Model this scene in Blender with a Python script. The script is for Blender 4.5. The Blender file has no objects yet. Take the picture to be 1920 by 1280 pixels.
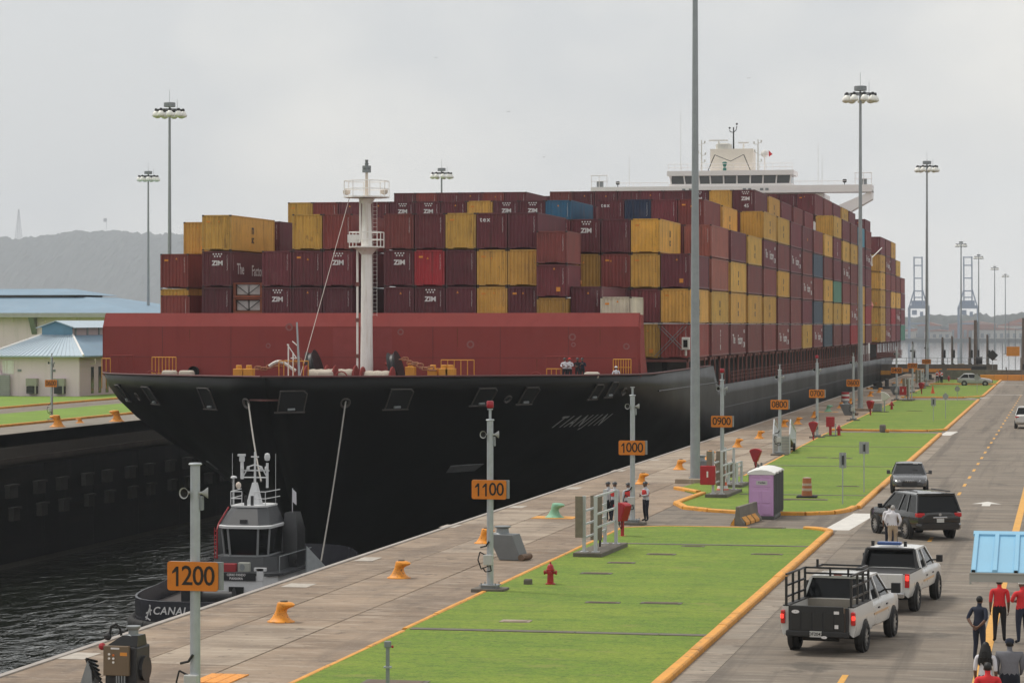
import bpy, bmesh, math, random
from mathutils import Vector, Matrix
random.seed(7)
R = math.radians
SC = bpy.context.scene
COL = SC.collection
# ---------------------------------------------------------------- camera
F, UV, HY, H = 5100.0, 2003.0, 600.0, 8.9          # focal length in photo pixels, lock-axis vanishing point, horizon, eye height
TH = math.atan((UV - 960) / F); CS, SN = math.cos(TH), math.sin(TH)
cam_d = bpy.data.cameras.new('camera'); cam = bpy.data.objects.new('camera', cam_d); COL.objects.link(cam)
cam.location = (0, 0, H); cam.rotation_euler = (R(90), 0, TH)
cam_d.sensor_width = 36; cam_d.lens = F / 1920 * 36; cam_d.shift_y = -(640 - HY) / 1920
cam_d.clip_start = 0.5; cam_d.clip_end = 20000
SC.camera = cam
# ---------------------------------------------------------------- world and sun
SUN_EL, SUN_AZ = R(58), R(-70)      # sun direction: high, from the left (north = +Y)
w = bpy.data.worlds.new('World'); SC.world = w; w.use_nodes = True
nt = w.node_tree; nt.nodes.clear()
N = nt.nodes.new; L = nt.links.new
out = N('ShaderNodeOutputWorld'); bg = N('ShaderNodeBackground'); bg.inputs['Strength'].default_value = 0.1
sky = N('ShaderNodeTexSky'); sky.sky_type = 'NISHITA'; sky.sun_disc = False
sky.sun_elevation = SUN_EL; sky.sun_rotation = SUN_AZ; sky.dust_density = 4
tc = N('ShaderNodeTexCoord'); mp = N('ShaderNodeMapping'); mp.inputs['Scale'].default_value = (1, 1, 1.7); mp.inputs['Location'].default_value = (0.1, 2.2, 0.7)
L(tc.outputs['Generated'], mp.inputs['Vector'])
n1 = N('ShaderNodeTexNoise'); n1.inputs['Scale'].default_value = 5.0; n1.inputs['Detail'].default_value = 5; n1.inputs['Roughness'].default_value = .5
L(mp.outputs['Vector'], n1.inputs['Vector'])
cr = N('ShaderNodeValToRGB'); cr.color_ramp.elements[0].position = .40; cr.color_ramp.elements[0].color = (5.1, 5.15, 5.15, 1)
cr.color_ramp.elements[1].position = .60; cr.color_ramp.elements[1].color = (6.75, 6.55, 6.15, 1)
L(n1.outputs['Fac'], cr.inputs['Fac'])
mx = N('ShaderNodeMixRGB'); mx.inputs['Fac'].default_value = .88
L(sky.outputs['Color'], mx.inputs['Color1']); L(cr.outputs['Color'], mx.inputs['Color2'])
L(mx.outputs['Color'], bg.inputs['Color']); L(bg.outputs['Background'], out.inputs['Surface'])
sd = bpy.data.lights.new('sun', 'SUN'); sd.energy = 1.5; sd.angle = R(12); sd.color = (1, .95, .87)
so = bpy.data.objects.new('sun', sd); COL.objects.link(so)
sdir = Vector((math.sin(SUN_AZ) * math.cos(SUN_EL), math.cos(SUN_AZ) * math.cos(SUN_EL), math.sin(SUN_EL)))
so.rotation_euler = sdir.to_track_quat('Z', 'Y').to_euler(); so.location = (0, 0, 60)
vs = SC.view_settings; vs.view_transform = 'Standard'; vs.look = 'None'; vs.exposure = 0.55; vs.gamma = 1; vs.use_curve_mapping = False
SC.cycles.use_denoising = True
SC.cycles.max_bounces = 8; SC.cycles.volume_bounces = 1; SC.cycles.transparent_max_bounces = 8
SC.cycles.caustics_reflective = False; SC.cycles.caustics_refractive = False

# ---------------------------------------------------------------- helpers
def G(u, v, z=0.0):
    """where the line of sight through a photo pixel meets the level z (used once, to survey ground positions)"""
    d = F * (H - z) / (v - HY); x = (u - 960) / F * d
    return Vector((x * CS - d * SN, x * SN + d * CS, z))
def atX(u, X):
    """distance along the lock of something seen at photo column u on the line X"""
    k = (u - 960) / F
    return X * (CS + k * SN) / (k * CS - SN)

class MB:
    def __init__(s): s.v = []; s.f = []; s.m = []; s.mi = 0
    def add(s, vs, fs, M=None):
        o = len(s.v)
        s.v += [tuple(M @ Vector(p)) if M else tuple(p) for p in vs]
        s.f += [[i + o for i in f] for f in fs]; s.m += [s.mi] * len(fs)
        return s
    def box(s, x0, x1, y0, y1, z0, z1, M=None):
        return s.add([(x, y, z) for z in (z0, z1) for y in (y0, y1) for x in (x0, x1)],
                     [(0, 2, 3, 1), (4, 5, 7, 6), (0, 1, 5, 4), (2, 6, 7, 3), (0, 4, 6, 2), (1, 3, 7, 5)], M)
    def cbox(s, c, d, rz=0, M=None):
        T = Matrix.Translation(c) @ Matrix.Rotation(rz, 4, 'Z')
        if M: T = M @ T
        return s.box(-d[0] / 2, d[0] / 2, -d[1] / 2, d[1] / 2, -d[2] / 2, d[2] / 2, T)
    def tube(s, p, q, r, r2=None, n=8, caps=True, M=None):
        p = Vector(p); q = Vector(q); r2 = r if r2 is None else r2
        d = (q - p); 
        if d.length < 1e-6: return s
        Q = d.to_track_quat('Z', 'Y').to_matrix()
        vs = []
        for c, rr in ((p, r), (q, r2)):
            for i in range(n):
                a = 2 * math.pi * i / n
                vs.append(c + Q @ Vector((rr * math.cos(a), rr * math.sin(a), 0)))
        fs = [(i, (i + 1) % n, n + (i + 1) % n, n + i) for i in range(n)]
        if caps: fs += [tuple(range(n - 1, -1, -1)), tuple(range(n, 2 * n))]
        return s.add(vs, fs, M)
    def path(s, pts, r, n=6, M=None):
        for a, b in zip(pts[:-1], pts[1:]): s.tube(a, b, r, n=n, M=M)
        return s
    def lathe(s, prof, n=16, M=None, caps=True):
        vs = []; fs = []
        for r, z in prof:
            for i in range(n):
                a = 2 * math.pi * i / n; vs.append((r * math.cos(a), r * math.sin(a), z))
        for k in range(len(prof) - 1):
            for i in range(n):
                j = (i + 1) % n; fs.append((k * n + i, k * n + j, (k + 1) * n + j, (k + 1) * n + i))
        if caps: fs += [tuple(range(n - 1, -1, -1)), tuple(range((len(prof) - 1) * n, len(prof) * n))]
        return s.add(vs, fs, M)
    def prism(s, poly, z0, z1, M=None):
        n = len(poly)
        vs = [(x, y, z0) for x, y in poly] + [(x, y, z1) for x, y in poly]
        fs = [tuple(range(n - 1, -1, -1)), tuple(range(n, 2 * n))] + [(i, (i + 1) % n, n + (i + 1) % n, n + i) for i in range(n)]
        return s.add(vs, fs, M)
    def xprism(s, poly, x0, x1, M=None):
        """polygon in (y,z), extruded along x"""
        n = len(poly)
        vs = [(x0, y, z) for y, z in poly] + [(x1, y, z) for y, z in poly]
        fs = [tuple(range(n - 1, -1, -1)), tuple(range(n, 2 * n))] + [(i, (i + 1) % n, n + (i + 1) % n, n + i) for i in range(n)]
        return s.add(vs, fs, M)
    def loft(s, secs, M=None, caps=True):
        n = len(secs[0]); vs = [p for sec in secs for p in sec]; fs = []
        for k in range(len(secs) - 1):
            for i in range(n):
                j = (i + 1) % n; fs.append((k * n + i, k * n + j, (k + 1) * n + j, (k + 1) * n + i))
        if caps: fs += [tuple(range(n - 1, -1, -1)), tuple(range((len(secs) - 1) * n, len(secs) * n))]
        return s.add(vs, fs, M)
    def ball(s, c, r, n=10, sc=(1, 1, 1), M=None):
        prof = [(max(1e-4, r * math.sin(math.pi * k / (n // 2))), -r * math.cos(math.pi * k / (n // 2))) for k in range(n // 2 + 1)]
        T = Matrix.Translation(c) @ Matrix.Diagonal((*sc, 1))
        return s.lathe(prof, n, (M @ T) if M else T)
    def mesh(s, name, mats, smooth=False, fix=True):
        me = bpy.data.meshes.new(name); me.from_pydata(s.v, [], s.f)
        mats = mats if isinstance(mats, (list, tuple)) else [mats]
        for m in mats: me.materials.append(m)
        if len(mats) > 1: me.polygons.foreach_set('material_index', s.m)
        if fix:
            bm = bmesh.new(); bm.from_mesh(me); bmesh.ops.recalc_face_normals(bm, faces=bm.faces); bm.to_mesh(me); bm.free()
        if smooth:
            me.polygons.foreach_set('use_smooth', [True] * len(me.polygons)); me.set_sharp_from_angle(angle=R(38))
        me.update(); return me
    def build(s, name, mats, parent=None, loc=(0, 0, 0), rz=0, smooth=False, bevel=0):
        return obj(name, s.mesh(name, mats, smooth), parent, loc, rz, bevel)

def obj(name, data, parent=None, loc=(0, 0, 0), rz=0, bevel=0):
    o = bpy.data.objects.new(name, data); COL.objects.link(o); o.location = loc
    if rz: o.rotation_euler = (0, 0, rz)
    if parent: o.parent = parent
    if bevel:
        b = o.modifiers.new('bevel', 'BEVEL'); b.width = bevel; b.segments = 2; b.limit_method = 'ANGLE'; b.angle_limit = R(40)
    return o
def tag(o, label=None, cat=None, group=None, kind=None):
    if label: o['label'] = label
    if cat: o['category'] = cat
    if group: o['group'] = group
    if kind: o['kind'] = kind
    return o
def thing(name, label, cat, loc=(0, 0, 0), rz=0, group=None):
    return tag(obj(name, None, None, loc, rz), label, cat, group)
def copy_tree(o, parent=None):
    c = o.copy(); COL.objects.link(c); c.parent = parent
    for ch in list(o.children): copy_tree(ch, c)
    return c
def children_copy(src, dst):
    for ch in list(src.children): copy_tree(ch, dst)

_tm = {}
def text_mesh(txt, size, mat, bold=0.0, face='front', thick=.004, sx=1.0, shear=0.0, spacing=1.0, line=1.0, align='CENTER'):
    """lettering as a flat mesh, centred; face 'front' looks toward -Y, 'side' toward +X, 'top' toward +Z"""
    key = (txt, size, mat.name, bold, face, sx, shear, spacing)
    if key in _tm: return _tm[key]
    cu = bpy.data.curves.new('lettering', 'FONT'); cu.body = txt; cu.size = size; cu.align_x = align; cu.align_y = 'CENTER'
    cu.offset = bold; cu.extrude = thick; cu.resolution_u = 3; cu.shear = shear; cu.space_character = spacing; cu.space_line = line
    o = bpy.data.objects.new('lettering', cu); COL.objects.link(o)
    bpy.context.view_layer.update()
    dg = bpy.context.evaluated_depsgraph_get()
    me = bpy.data.meshes.new_from_object(o.evaluated_get(dg))
    bpy.data.objects.remove(o); bpy.data.curves.remove(cu)
    me.materials.clear(); me.materials.append(mat)
    T = Matrix.Diagonal((sx, 1, 1, 1))
    if face == 'front': T = Matrix.Rotation(R(90), 4, 'X') @ T
    elif face == 'side': T = Matrix.Rotation(R(90), 4, 'Z') @ Matrix.Rotation(R(90), 4, 'X') @ T
    elif face == 'back': T = Matrix.Rotation(R(180), 4, 'Z') @ Matrix.Rotation(R(90), 4, 'X') @ T
    me.transform(T); me.name = 'lettering'; _tm[key] = me
    return me

# ---------------------------------------------------------------- materials
def srgb(r, g, b):
    f = lambda c: ((c / 255 + .055) / 1.055) ** 2.4 if c > 10 else c / 255 / 12.92
    return (f(r), f(g), f(b))
_mats = {}
def MAT(name, col=(.5, .5, .5), rough=.6, metal=0.0, var=.12, scale=1.5, bump=0.0, bscale=30.0, streak=0.0, scol=(.18, .08, .03), objcol=False,
        spec=.5, emit=None, coat=0.0, sscale=(6, 6, .35), svals=(.52, .72), spots=0.0, spcol=(.1, .06, .04), detail=6, pcoord=True, layers=()):
    if name in _mats: return _mats[name]
    m = bpy.data.materials.new(name); m.use_nodes = True; _mats[name] = m
    t = m.node_tree; b = t.nodes['Principled BSDF']; A = t.nodes.new; K = t.links.new
    b.inputs['Roughness'].default_value = rough; b.inputs['Metallic'].default_value = metal
    b.inputs['Specular IOR Level'].default_value = spec; b.inputs['Coat Weight'].default_value = coat
    if emit: b.inputs['Emission Color'].default_value = (*emit[0], 1); b.inputs['Emission Strength'].default_value = emit[1]
    geo = A('ShaderNodeNewGeometry'); pos = geo.outputs['Position']
    if not pcoord:
        tcn = A('ShaderNodeTexCoord'); pos = tcn.outputs['Object']
    if objcol:
        oi = A('ShaderNodeObjectInfo'); base = oi.outputs['Color']
    else:
        rgb = A('ShaderNodeRGB'); rgb.outputs[0].default_value = (*col, 1); base = rgb.outputs[0]
    if var:
        n = A('ShaderNodeTexNoise'); n.inputs['Scale'].default_value = scale; n.inputs['Detail'].default_value = detail; n.inputs['Roughness'].default_value = .62
        K(pos, n.inputs['Vector'])
        mr = A('ShaderNodeMapRange'); mr.inputs['From Min'].default_value = .25; mr.inputs['From Max'].default_value = .75
        mr.inputs['To Min'].default_value = 1 - var; mr.inputs['To Max'].default_value = 1 + var
        K(n.outputs['Fac'], mr.inputs['Value'])
        mu = A('ShaderNodeVectorMath'); mu.operation = 'SCALE'; K(base, mu.inputs[0]); K(mr.outputs[0], mu.inputs['Scale']); base = mu.outputs[0]
        rr = A('ShaderNodeMapRange'); rr.inputs['To Min'].default_value = max(.02, rough - .12); rr.inputs['To Max'].default_value = min(1, rough + .12)
        K(n.outputs['Fac'], rr.inputs['Value']); K(rr.outputs[0], b.inputs['Roughness'])
    def overlay(vecscale, lo, hi, amount, color):
        nonlocal base
        mpn = A('ShaderNodeMapping'); mpn.inputs['Scale'].default_value = vecscale; K(pos, mpn.inputs['Vector'])
        n = A('ShaderNodeTexNoise'); n.inputs['Scale'].default_value = 1; n.inputs['Detail'].default_value = 5; n.inputs['Roughness'].default_value = .6
        K(mpn.outputs[0], n.inputs['Vector'])
        mr = A('ShaderNodeMapRange'); mr.inputs['From Min'].default_value = lo; mr.inputs['From Max'].default_value = hi; mr.inputs['To Max'].default_value = amount
        K(n.outputs['Fac'], mr.inputs['Value'])
        x = A('ShaderNodeMixRGB'); K(mr.outputs[0], x.inputs['Fac']); K(base, x.inputs['Color1']); x.inputs['Color2'].default_value = (*color, 1); base = x.outputs[0]
    if streak: overlay(sscale, svals[0], svals[1], streak, scol)
    if spots: overlay((2.3, 2.3, 2.3), .60, .68, spots, spcol)
    for vsc, lo, hi, am, lc in layers: overlay(vsc, lo, hi, am, lc)
    K(base, b.inputs['Base Color'])
    if bump:
        n = A('ShaderNodeTexNoise'); n.inputs['Scale'].default_value = bscale; n.inputs['Detail'].default_value = 4; K(pos, n.inputs['Vector'])
        bp = A('ShaderNodeBump'); bp.inputs['Strength'].default_value = bump; bp.inputs['Distance'].default_value = .02
        K(n.outputs['Fac'], bp.inputs['Height']); K(bp.outputs[0], b.inputs['Normal'])
    return m
white = MAT('white_paint', (.84, .82, .79), .5, var=.06, streak=.35, scol=(.36, .22, .10))
offwhite = MAT('offwhite_paint', (.62, .61, .57), .55, var=.08)
cream = MAT('cream_paint', (.66, .58, .50), .55, var=.06, streak=.3, scol=(.35, .2, .1))
galv = MAT('galvanised_steel', (.40, .43, .45), .45, .35, var=.12, scale=4)
galvd = MAT('dull_steel', (.24, .26, .27), .5, .3, var=.15, scale=3)
black = MAT('black_paint', (.015, .015, .016), .4, var=.1)
rubber = MAT('rubber', (.016, .016, .016), .8, var=.2, scale=6)
darkmet = MAT('dark_steel', (.03, .03, .032), .5, .2, var=.2, scale=5)
yellow = MAT('safety_yellow', (.68, .30, .034), .6, var=.16, scale=2.5, layers=[((1.2, 1.2, 3), .50, .66, .45, (.40, .18, .04)), ((5, 5, 9), .58, .66, .65, (.17, .11, .06)), ((9, 9, 9), .60, .68, .5, (.75, .45, .12))])
yellow2 = MAT('bollard_yellow', (.74, .28, .022), .55, var=.16, scale=6, layers=[((5, 5, 8), .55, .66, .6, (.30, .13, .03)), ((9, 9, 9), .60, .67, .8, (.07, .045, .03))])
orange = MAT('sign_orange', (.62, .185, .008), .55, var=.10, scale=3, layers=[((2, 2, 6), .56, .70, .3, (.40, .13, .02))])
red = MAT('fire_red', (.36, .012, .02), .45, var=.12, scale=3)
redshirt = MAT('red_cloth', (.62, .03, .035), .85, var=.12, scale=14, bump=.4, bscale=14)
CONL = [((.12, .5, .5), .46, .64, .6, (.125, .085, .055)), ((.7, 3.2, .5), .52, .64, .55, (.40, .33, .26)), ((1.3, 1.3, 1), .60, .66, .6, (.075, .055, .04)), ((.6, .10, 1), .52, .66, .45, (.10, .075, .058)), ((5, 9, 1), .60, .68, .5, (.42, .38, .32))]
concrete = MAT('concrete', (.27, .20, .14), .85, var=.28, scale=.6, bump=.25, bscale=25, layers=CONL)
concdark = MAT('dark_concrete', (.13, .115, .095), .9, var=.25, scale=2, bump=.3)
glass = MAT('dark_glass', (.006, .007, .008), .1, var=0, spec=.25)
winglass = MAT('window_glass', (.03, .035, .04), .1, var=0, spec=.7)
hullblack = MAT('hull_black', (.002, .002, .0022), .45, var=.3, scale=.12, streak=.2, scol=(.008, .008, .0085), sscale=(.6, .6, .06), svals=(.5, .75), spec=.2)
hullred = MAT('deck_red', (.27, .058, .053), .8, spec=.15, var=.10, scale=.3, streak=.25, scol=(.17, .03, .03), sscale=(1.2, 1.2, .15), layers=[((.25, .25, .25), .56, .72, .25, (.25, .075, .07))])
postred = MAT('coaming_red', (.21, .072, .06), .7, var=.2, scale=.6)
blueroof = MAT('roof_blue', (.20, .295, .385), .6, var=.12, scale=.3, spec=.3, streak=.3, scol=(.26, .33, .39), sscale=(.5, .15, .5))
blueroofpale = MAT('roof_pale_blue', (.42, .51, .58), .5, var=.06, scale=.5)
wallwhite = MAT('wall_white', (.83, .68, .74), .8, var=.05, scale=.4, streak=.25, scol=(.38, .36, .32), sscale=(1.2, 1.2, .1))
wallshade = MAT('wall_pink_shaded', (.52, .40, .42), .8, var=.05, scale=.5)  # shade of the side walls put into a darker, pinkish base colour
navycloth = MAT('navy_cloth', (.018, .024, .045), .9, var=.15, scale=14, bump=.3, bscale=14)
blackcloth = MAT('black_cloth', (.014, .014, .017), .9, var=.2, scale=14)
whitecloth = MAT('white_cloth', (.66, .65, .69), .9, var=.06, scale=14, bump=.3, bscale=14)
greycloth = MAT('grey_cloth', (.17, .17, .19), .9, var=.08, scale=14, bump=.3, bscale=14)
tancloth = MAT('tan_cloth', (.40, .31, .22), .9, var=.08, scale=14, bump=.3, bscale=14)
skin = MAT('skin_brown', (.15, .075, .048), .55, var=.06, scale=20)
skinl = MAT('skin_tan', (.30, .165, .11), .55, var=.06, scale=20)
hairblack = MAT('hair_black', (.008, .007, .007), .6, var=.3, scale=40)
hairgrey = MAT('hair_grey', (.36, .35, .34), .7, var=.2, scale=40)
textblack = MAT('lettering_black', (.012, .009, .005), .6, var=0)
textwhite = MAT('lettering_white', (.72, .70, .70), .6, var=.08, scale=8)
textgrey = MAT('lettering_grey', (.42, .42, .42), .6, var=.15, scale=3)
textnavy = MAT('lettering_navy', (.035, .035, .04), .6, var=0)
# ================================================================ the setting
XQ, XF = -26.2, -81.2            # near and far edges of the lock chamber
XL, XK = -18.6, -9.6             # lawn edge along the apron, kerb along the road
WATER = -10.5
# ---- water
def water_mat(name, col, s1, bstr):
    m = bpy.data.materials.new(name); m.use_nodes = True; t = m.node_tree; b = t.nodes['Principled BSDF']
    b.inputs['Base Color'].default_value = (*col, 1); b.inputs['Roughness'].default_value = .07; b.inputs['IOR'].default_value = 1.33
    g = t.nodes.new('ShaderNodeNewGeometry'); mp = t.nodes.new('ShaderNodeMapping'); mp.inputs['Scale'].default_value = (1, .55, 1)
    mp.inputs['Rotation'].default_value = (0, 0, R(25)); t.links.new(g.outputs['Position'], mp.inputs['Vector'])
    n = t.nodes.new('ShaderNodeTexNoise'); n.inputs['Scale'].default_value = s1; n.inputs['Detail'].default_value = 4; n.inputs['Distortion'].default_value = .6
    t.links.new(mp.outputs[0], n.inputs['Vector'])
    n2 = t.nodes.new('ShaderNodeTexNoise'); n2.inputs['Scale'].default_value = .05; t.links.new(g.outputs['Position'], n2.inputs['Vector'])
    mr = t.nodes.new('ShaderNodeMapRange'); mr.inputs['From Min'].default_value = .35; mr.inputs['From Max'].default_value = .65; mr.inputs['To Min'].default_value = .35
    t.links.new(n2.outputs['Fac'], mr.inputs['Value'])
    mu = t.nodes.new('ShaderNodeMath'); mu.operation = 'MULTIPLY'; t.links.new(n.outputs['Fac'], mu.inputs[0]); t.links.new(mr.outputs[0], mu.inputs[1])
    bp = t.nodes.new('ShaderNodeBump'); bp.inputs['Strength'].default_value = 1.0; bp.inputs['Distance'].default_value = bstr
    t.links.new(mu.outputs[0], bp.inputs['Height']); t.links.new(bp.outputs[0], b.inputs['Normal'])
    return m
tag(MB().box(-120, XQ + 1, -60, 530, WATER - 3, WATER).build('water', water_mat('lock_water', (.010, .013, .008), .7, .5)), kind='structure')
tag(MB().box(-6300, 6300, 530.5, 6400, -21, -18).build('sea', water_mat('sea_water', (.05, .055, .055), .25, .04)), kind='structure')
# ---- near bank
road_m = MAT('road_concrete', (.185, .152, .118), .85, var=.2, scale=.5, bump=.25, bscale=30, layers=[((.07, .9, .5), .45, .62, .6, (.085, .07, .055)), ((.45, 3.6, .5), .52, .63, .5, (.30, .265, .22)), ((1.0, .03, 1), .52, .64, .55, (.075, .062, .05)), ((.35, .35, 1), .60, .66, .6, (.055, .048, .04)), ((4, 10, 1), .60, .68, .5, (.34, .31, .27))])
tag(MB().box(XQ + .3, 400, -60, 470, -16, -.06).build('ground', MAT('sub_concrete', (.10, .09, .08), .9)), kind='structure')
tag(MB().box(XL + .02, 60, -60, 468, -.05, -.004).build('road', road_m), kind='structure')
apron = tag(MB().box(XQ, XL + .01, -60, 466, -16, -.03).build('quay_apron', concdark), kind='structure')
slab_v = []
concs = [concrete, MAT('concrete_pale', (.33, .265, .20), .85, var=.26, scale=.5, bump=.25, bscale=25, layers=CONL), MAT('concrete_brown', (.225, .165, .115), .85, var=.28, scale=.7, bump=.25, bscale=25, layers=CONL)]
rnd = random.Random(3)
for (xa, xb, st) in ((XQ, -23.7, 7.6), (-23.7, -21.1, 9.1), (-21.1, XL, 11.4)):
    y = 30 + rnd.random() * 4
    while y < 460:
        ln = st * rnd.choice((.8, 1, 1, 1.2)); ye = min(y + ln, 466); dz = rnd.uniform(-.006, .004)
        MB().box(xa + .018, xb - .018, y + .018, ye - .018, -.1, dz).build('slab', rnd.choice(concs), apron, bevel=.012)
        y = ye
MB().box(XQ - .06, XQ + .14, -60, 466, -.5, .035).build('edge_angle', MAT('edge_steel', (.33, .30, .27), .6, .2, var=.2), apron)
# ---- far bank
tag(MB().box(-2600, XF - .0, -60, 900, -16, -.06).box(-9600, -420, 900.2, 9600, -16, -.06).build('far_ground', MAT('far_soil', (.10, .09, .075), .95)), kind='structure')
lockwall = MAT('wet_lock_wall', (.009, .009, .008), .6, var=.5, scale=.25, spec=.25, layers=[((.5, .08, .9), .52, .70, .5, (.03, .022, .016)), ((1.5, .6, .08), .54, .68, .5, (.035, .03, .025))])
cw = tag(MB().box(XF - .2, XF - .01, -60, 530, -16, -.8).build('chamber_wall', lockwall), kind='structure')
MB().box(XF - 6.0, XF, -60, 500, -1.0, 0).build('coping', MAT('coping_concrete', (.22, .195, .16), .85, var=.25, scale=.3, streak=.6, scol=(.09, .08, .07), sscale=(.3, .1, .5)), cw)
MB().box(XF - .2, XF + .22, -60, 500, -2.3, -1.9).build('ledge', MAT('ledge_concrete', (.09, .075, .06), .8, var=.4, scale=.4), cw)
fend = MAT('fender_timber', (.05, .047, .04), .7, var=.4, scale=1)
for i in range(17):
    y = 178 + i * 5.4 + (i % 2) * .5
    for k, zz in enumerate((-4.1, -5.9)):
        MB().box(0, .55, 0, 2.0 - .3 * k, 0, .16).box(.04, .45, .1, 1.8 - .3 * k, -.9, 0).build('fender', fend, cw, (XF, y + .7 * k, zz))
for i in range(34):
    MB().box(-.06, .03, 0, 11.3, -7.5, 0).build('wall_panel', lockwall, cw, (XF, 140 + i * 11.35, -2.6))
# lawn material
def lawn_mat():
    m = MAT('grass', (.135, .225, .012), .95, var=.3, scale=3.5, bump=.8, bscale=45, layers=[((.16, .30, .5), .44, .60, .75, (.215, .285, .020)), ((.7, 1.8, 1), .50, .60, .6, (.08, .15, .010)), ((2.2, 4, 1), .54, .62, .5, (.24, .265, .035)), ((5, 11, 1), .50, .60, .65, (.055, .11, .008)), ((.33, .8, 1), .60, .67, .5, (.25, .23, .06)), ((9, 20, 1), .53, .60, .6, (.21, .30, .03)), ((14, 26, 1), .54, .60, .6, (.045, .09, .008))])
    return m
grass = lawn_mat()
grassfar = MAT('grass_far', (.15, .245, .02), .95, var=.2, scale=.35, bump=.4, bscale=6)
def arc(cx, cy, r, a0, a1, n=6):
    return [(cx + r * math.cos(R(a0 + (a1 - a0) * i / n)), cy + r * math.sin(R(a0 + (a1 - a0) * i / n))) for i in range(n + 1)]
def kerb_run(parent, pts, wd=.32, h=.16, seg=3.0, mat=None, name='kerb_stone'):
    """kerb stones one by one along a polyline"""
    for a, b in zip(pts[:-1], pts[1:]):
        a = Vector(a).to_2d(); b = Vector(b).to_2d(); d = b - a; n = max(1, round(d.length / seg)); ang = math.atan2(d.y, d.x)
        for i in range(n):
            c = a + d * ((i + .5) / n); ln = d.length / n - .02 if d.length > 1.2 else d.length + .04
            q = MB(); q.xprism([(-wd / 2, -.05), (wd / 2, -.05), (wd / 2 - .01, h - .04), (wd / 2 - .05, h), (-wd / 2 + .04, h), (-wd / 2, h - .04)], -ln / 2, ln / 2)
            q.build(name, mat or yellow, parent, (c.x, c.y, rnd.uniform(-.008, .008)), ang + rnd.uniform(-.003, .003))
def yof(v): return 0
def lawn(name, outline, kerbs, flush, strips, label=None):
    """outline polygon; kerbs = polylines of raised kerb, flush = low edging, strips = concrete drains across (y, x0, x1)"""
    o = tag(MB().prism(outline, -.05, .045).build(name, grass), kind='structure')
    for k in kerbs: kerb_run(o, k)
    for k in flush: kerb_run(o, k, .20, .06, 4.0)
    for y, x0, x1 in strips:
        x = x0
        while x < x1 - .1:
            e = min(x + 2.4, x1); dw = .34 if y < 75 else .2; MB().box(x + .01, e - .01, y - dw, y + dw, -.02, .062 + rnd.uniform(-.004, .004)).build('drain_slab', concdark, o); x = e
    return o
def P(u, v): p = G(u, v); return (p.x, p.y)
# lawn outlines surveyed from the photograph
yA0 = 36.0; yA1 = G(1300, 989).y
lawn_a = lawn('lawn', [(XL, yA0), (XK - .3, yA0), (XK - .3, yA1 - 2.2)] + arc(XK - 2.5, yA1 - 2.2, 2.2, 0, 90)[1:] + [(XL + 1.5, yA1 + .2), (XL, yA1 - 1)],
     [[(XK - .15, yA0), (XK - .15, yA1 - 2.2)] + arc(XK - 2.5, yA1 - 2.2, 2.35, 0, 60)[1:]],
     [[(XL, yA0), (XL, G(760, 1185).y)], [(XL - .12, G(775, 1180).y), (XL - .12, yA1 - 1), (XL + 1.5, yA1 + .2), (XK - 2.6, yA1 + .25)]],
     [(G(900, 1184).y, XL + .1, XK - .35), (G(1200, 1021).y, XL + .6, XK - .35)])
yB0 = G(1480, 966).y; yB1 = G(1650, 812).y
bp = [(XK - .3, yB1 - 1.5), (XK - .3, yB0 + 5)] + [(XK - .45, yB0 + 3), (XK - 1.0, yB0 + 1.3), (XK - 2.2, yB0 + .35), (XK - 4.5, yB0)] + [P(1395, 962)] + [P(1330, 958), P(1285, 953), P(1268, 945)] + [P(1310, 928)]
bl = [P(1268, 917), P(1310, 905), P(1395, 893), (XL, yB1 - .5), (XL + .6, yB1), (XK - .9, yB1)]
lawn_b = lawn('lawn', bp + bl, [bp[1:7], [P(1395, 963), P(1330, 959), P(1285, 954), P(1268, 945), P(1318, 927)], [P(1268, 917), P(1310, 925)],
     [(XK - .15, yB0 + 5), (XK - .15, yB1 - 2)]], [[P(1395, 893), (XL, yB1 - .5)]],
     [(y, XL + 2.2 if y < 150 else XL + .2, XK - .35) for y in (G(1500, 929).y, G(1550, 875).y, G(1560, 838).y)])
ys = [yB1 + 4.2, G(1700, 750).y, G(1700, 747).y + 3, G(1800, 722).y]
lawn_c = lawn('lawn', [(XL, ys[0]), (XK - .3, ys[0] - .4), (XK - .3, ys[1]), (XL, ys[1])], [[(XL - .2, ys[0]), (XK - 1.5, ys[0] - .4), (XK - .15, ys[0] + 2), (XK - .15, ys[1])]], [[(XL, ys[0]), (XL, ys[1])]], [])
lawn_d = lawn('lawn', [(XL, ys[2]), (XK - .3, ys[2]), (XK - .3, ys[3]), (XL, ys[3])], [[(XL - .2, ys[2]), (XK - 2.2, ys[2]), (XK - .15, ys[2] + 6), (XK - .15, ys[3])]], [[(XL, ys[2]), (XL, ys[3])]], [])
lawn_e = lawn('lawn', [(XL, ys[3] + 4), (XK - .3, ys[3] + 4), (XK - .3, ys[3] + 48), (XL, ys[3] + 48)], [[(XL - .2, ys[3] + 4), (XK - .15, ys[3] + 4), (XK - .15, ys[3] + 48)]], [], [])
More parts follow.
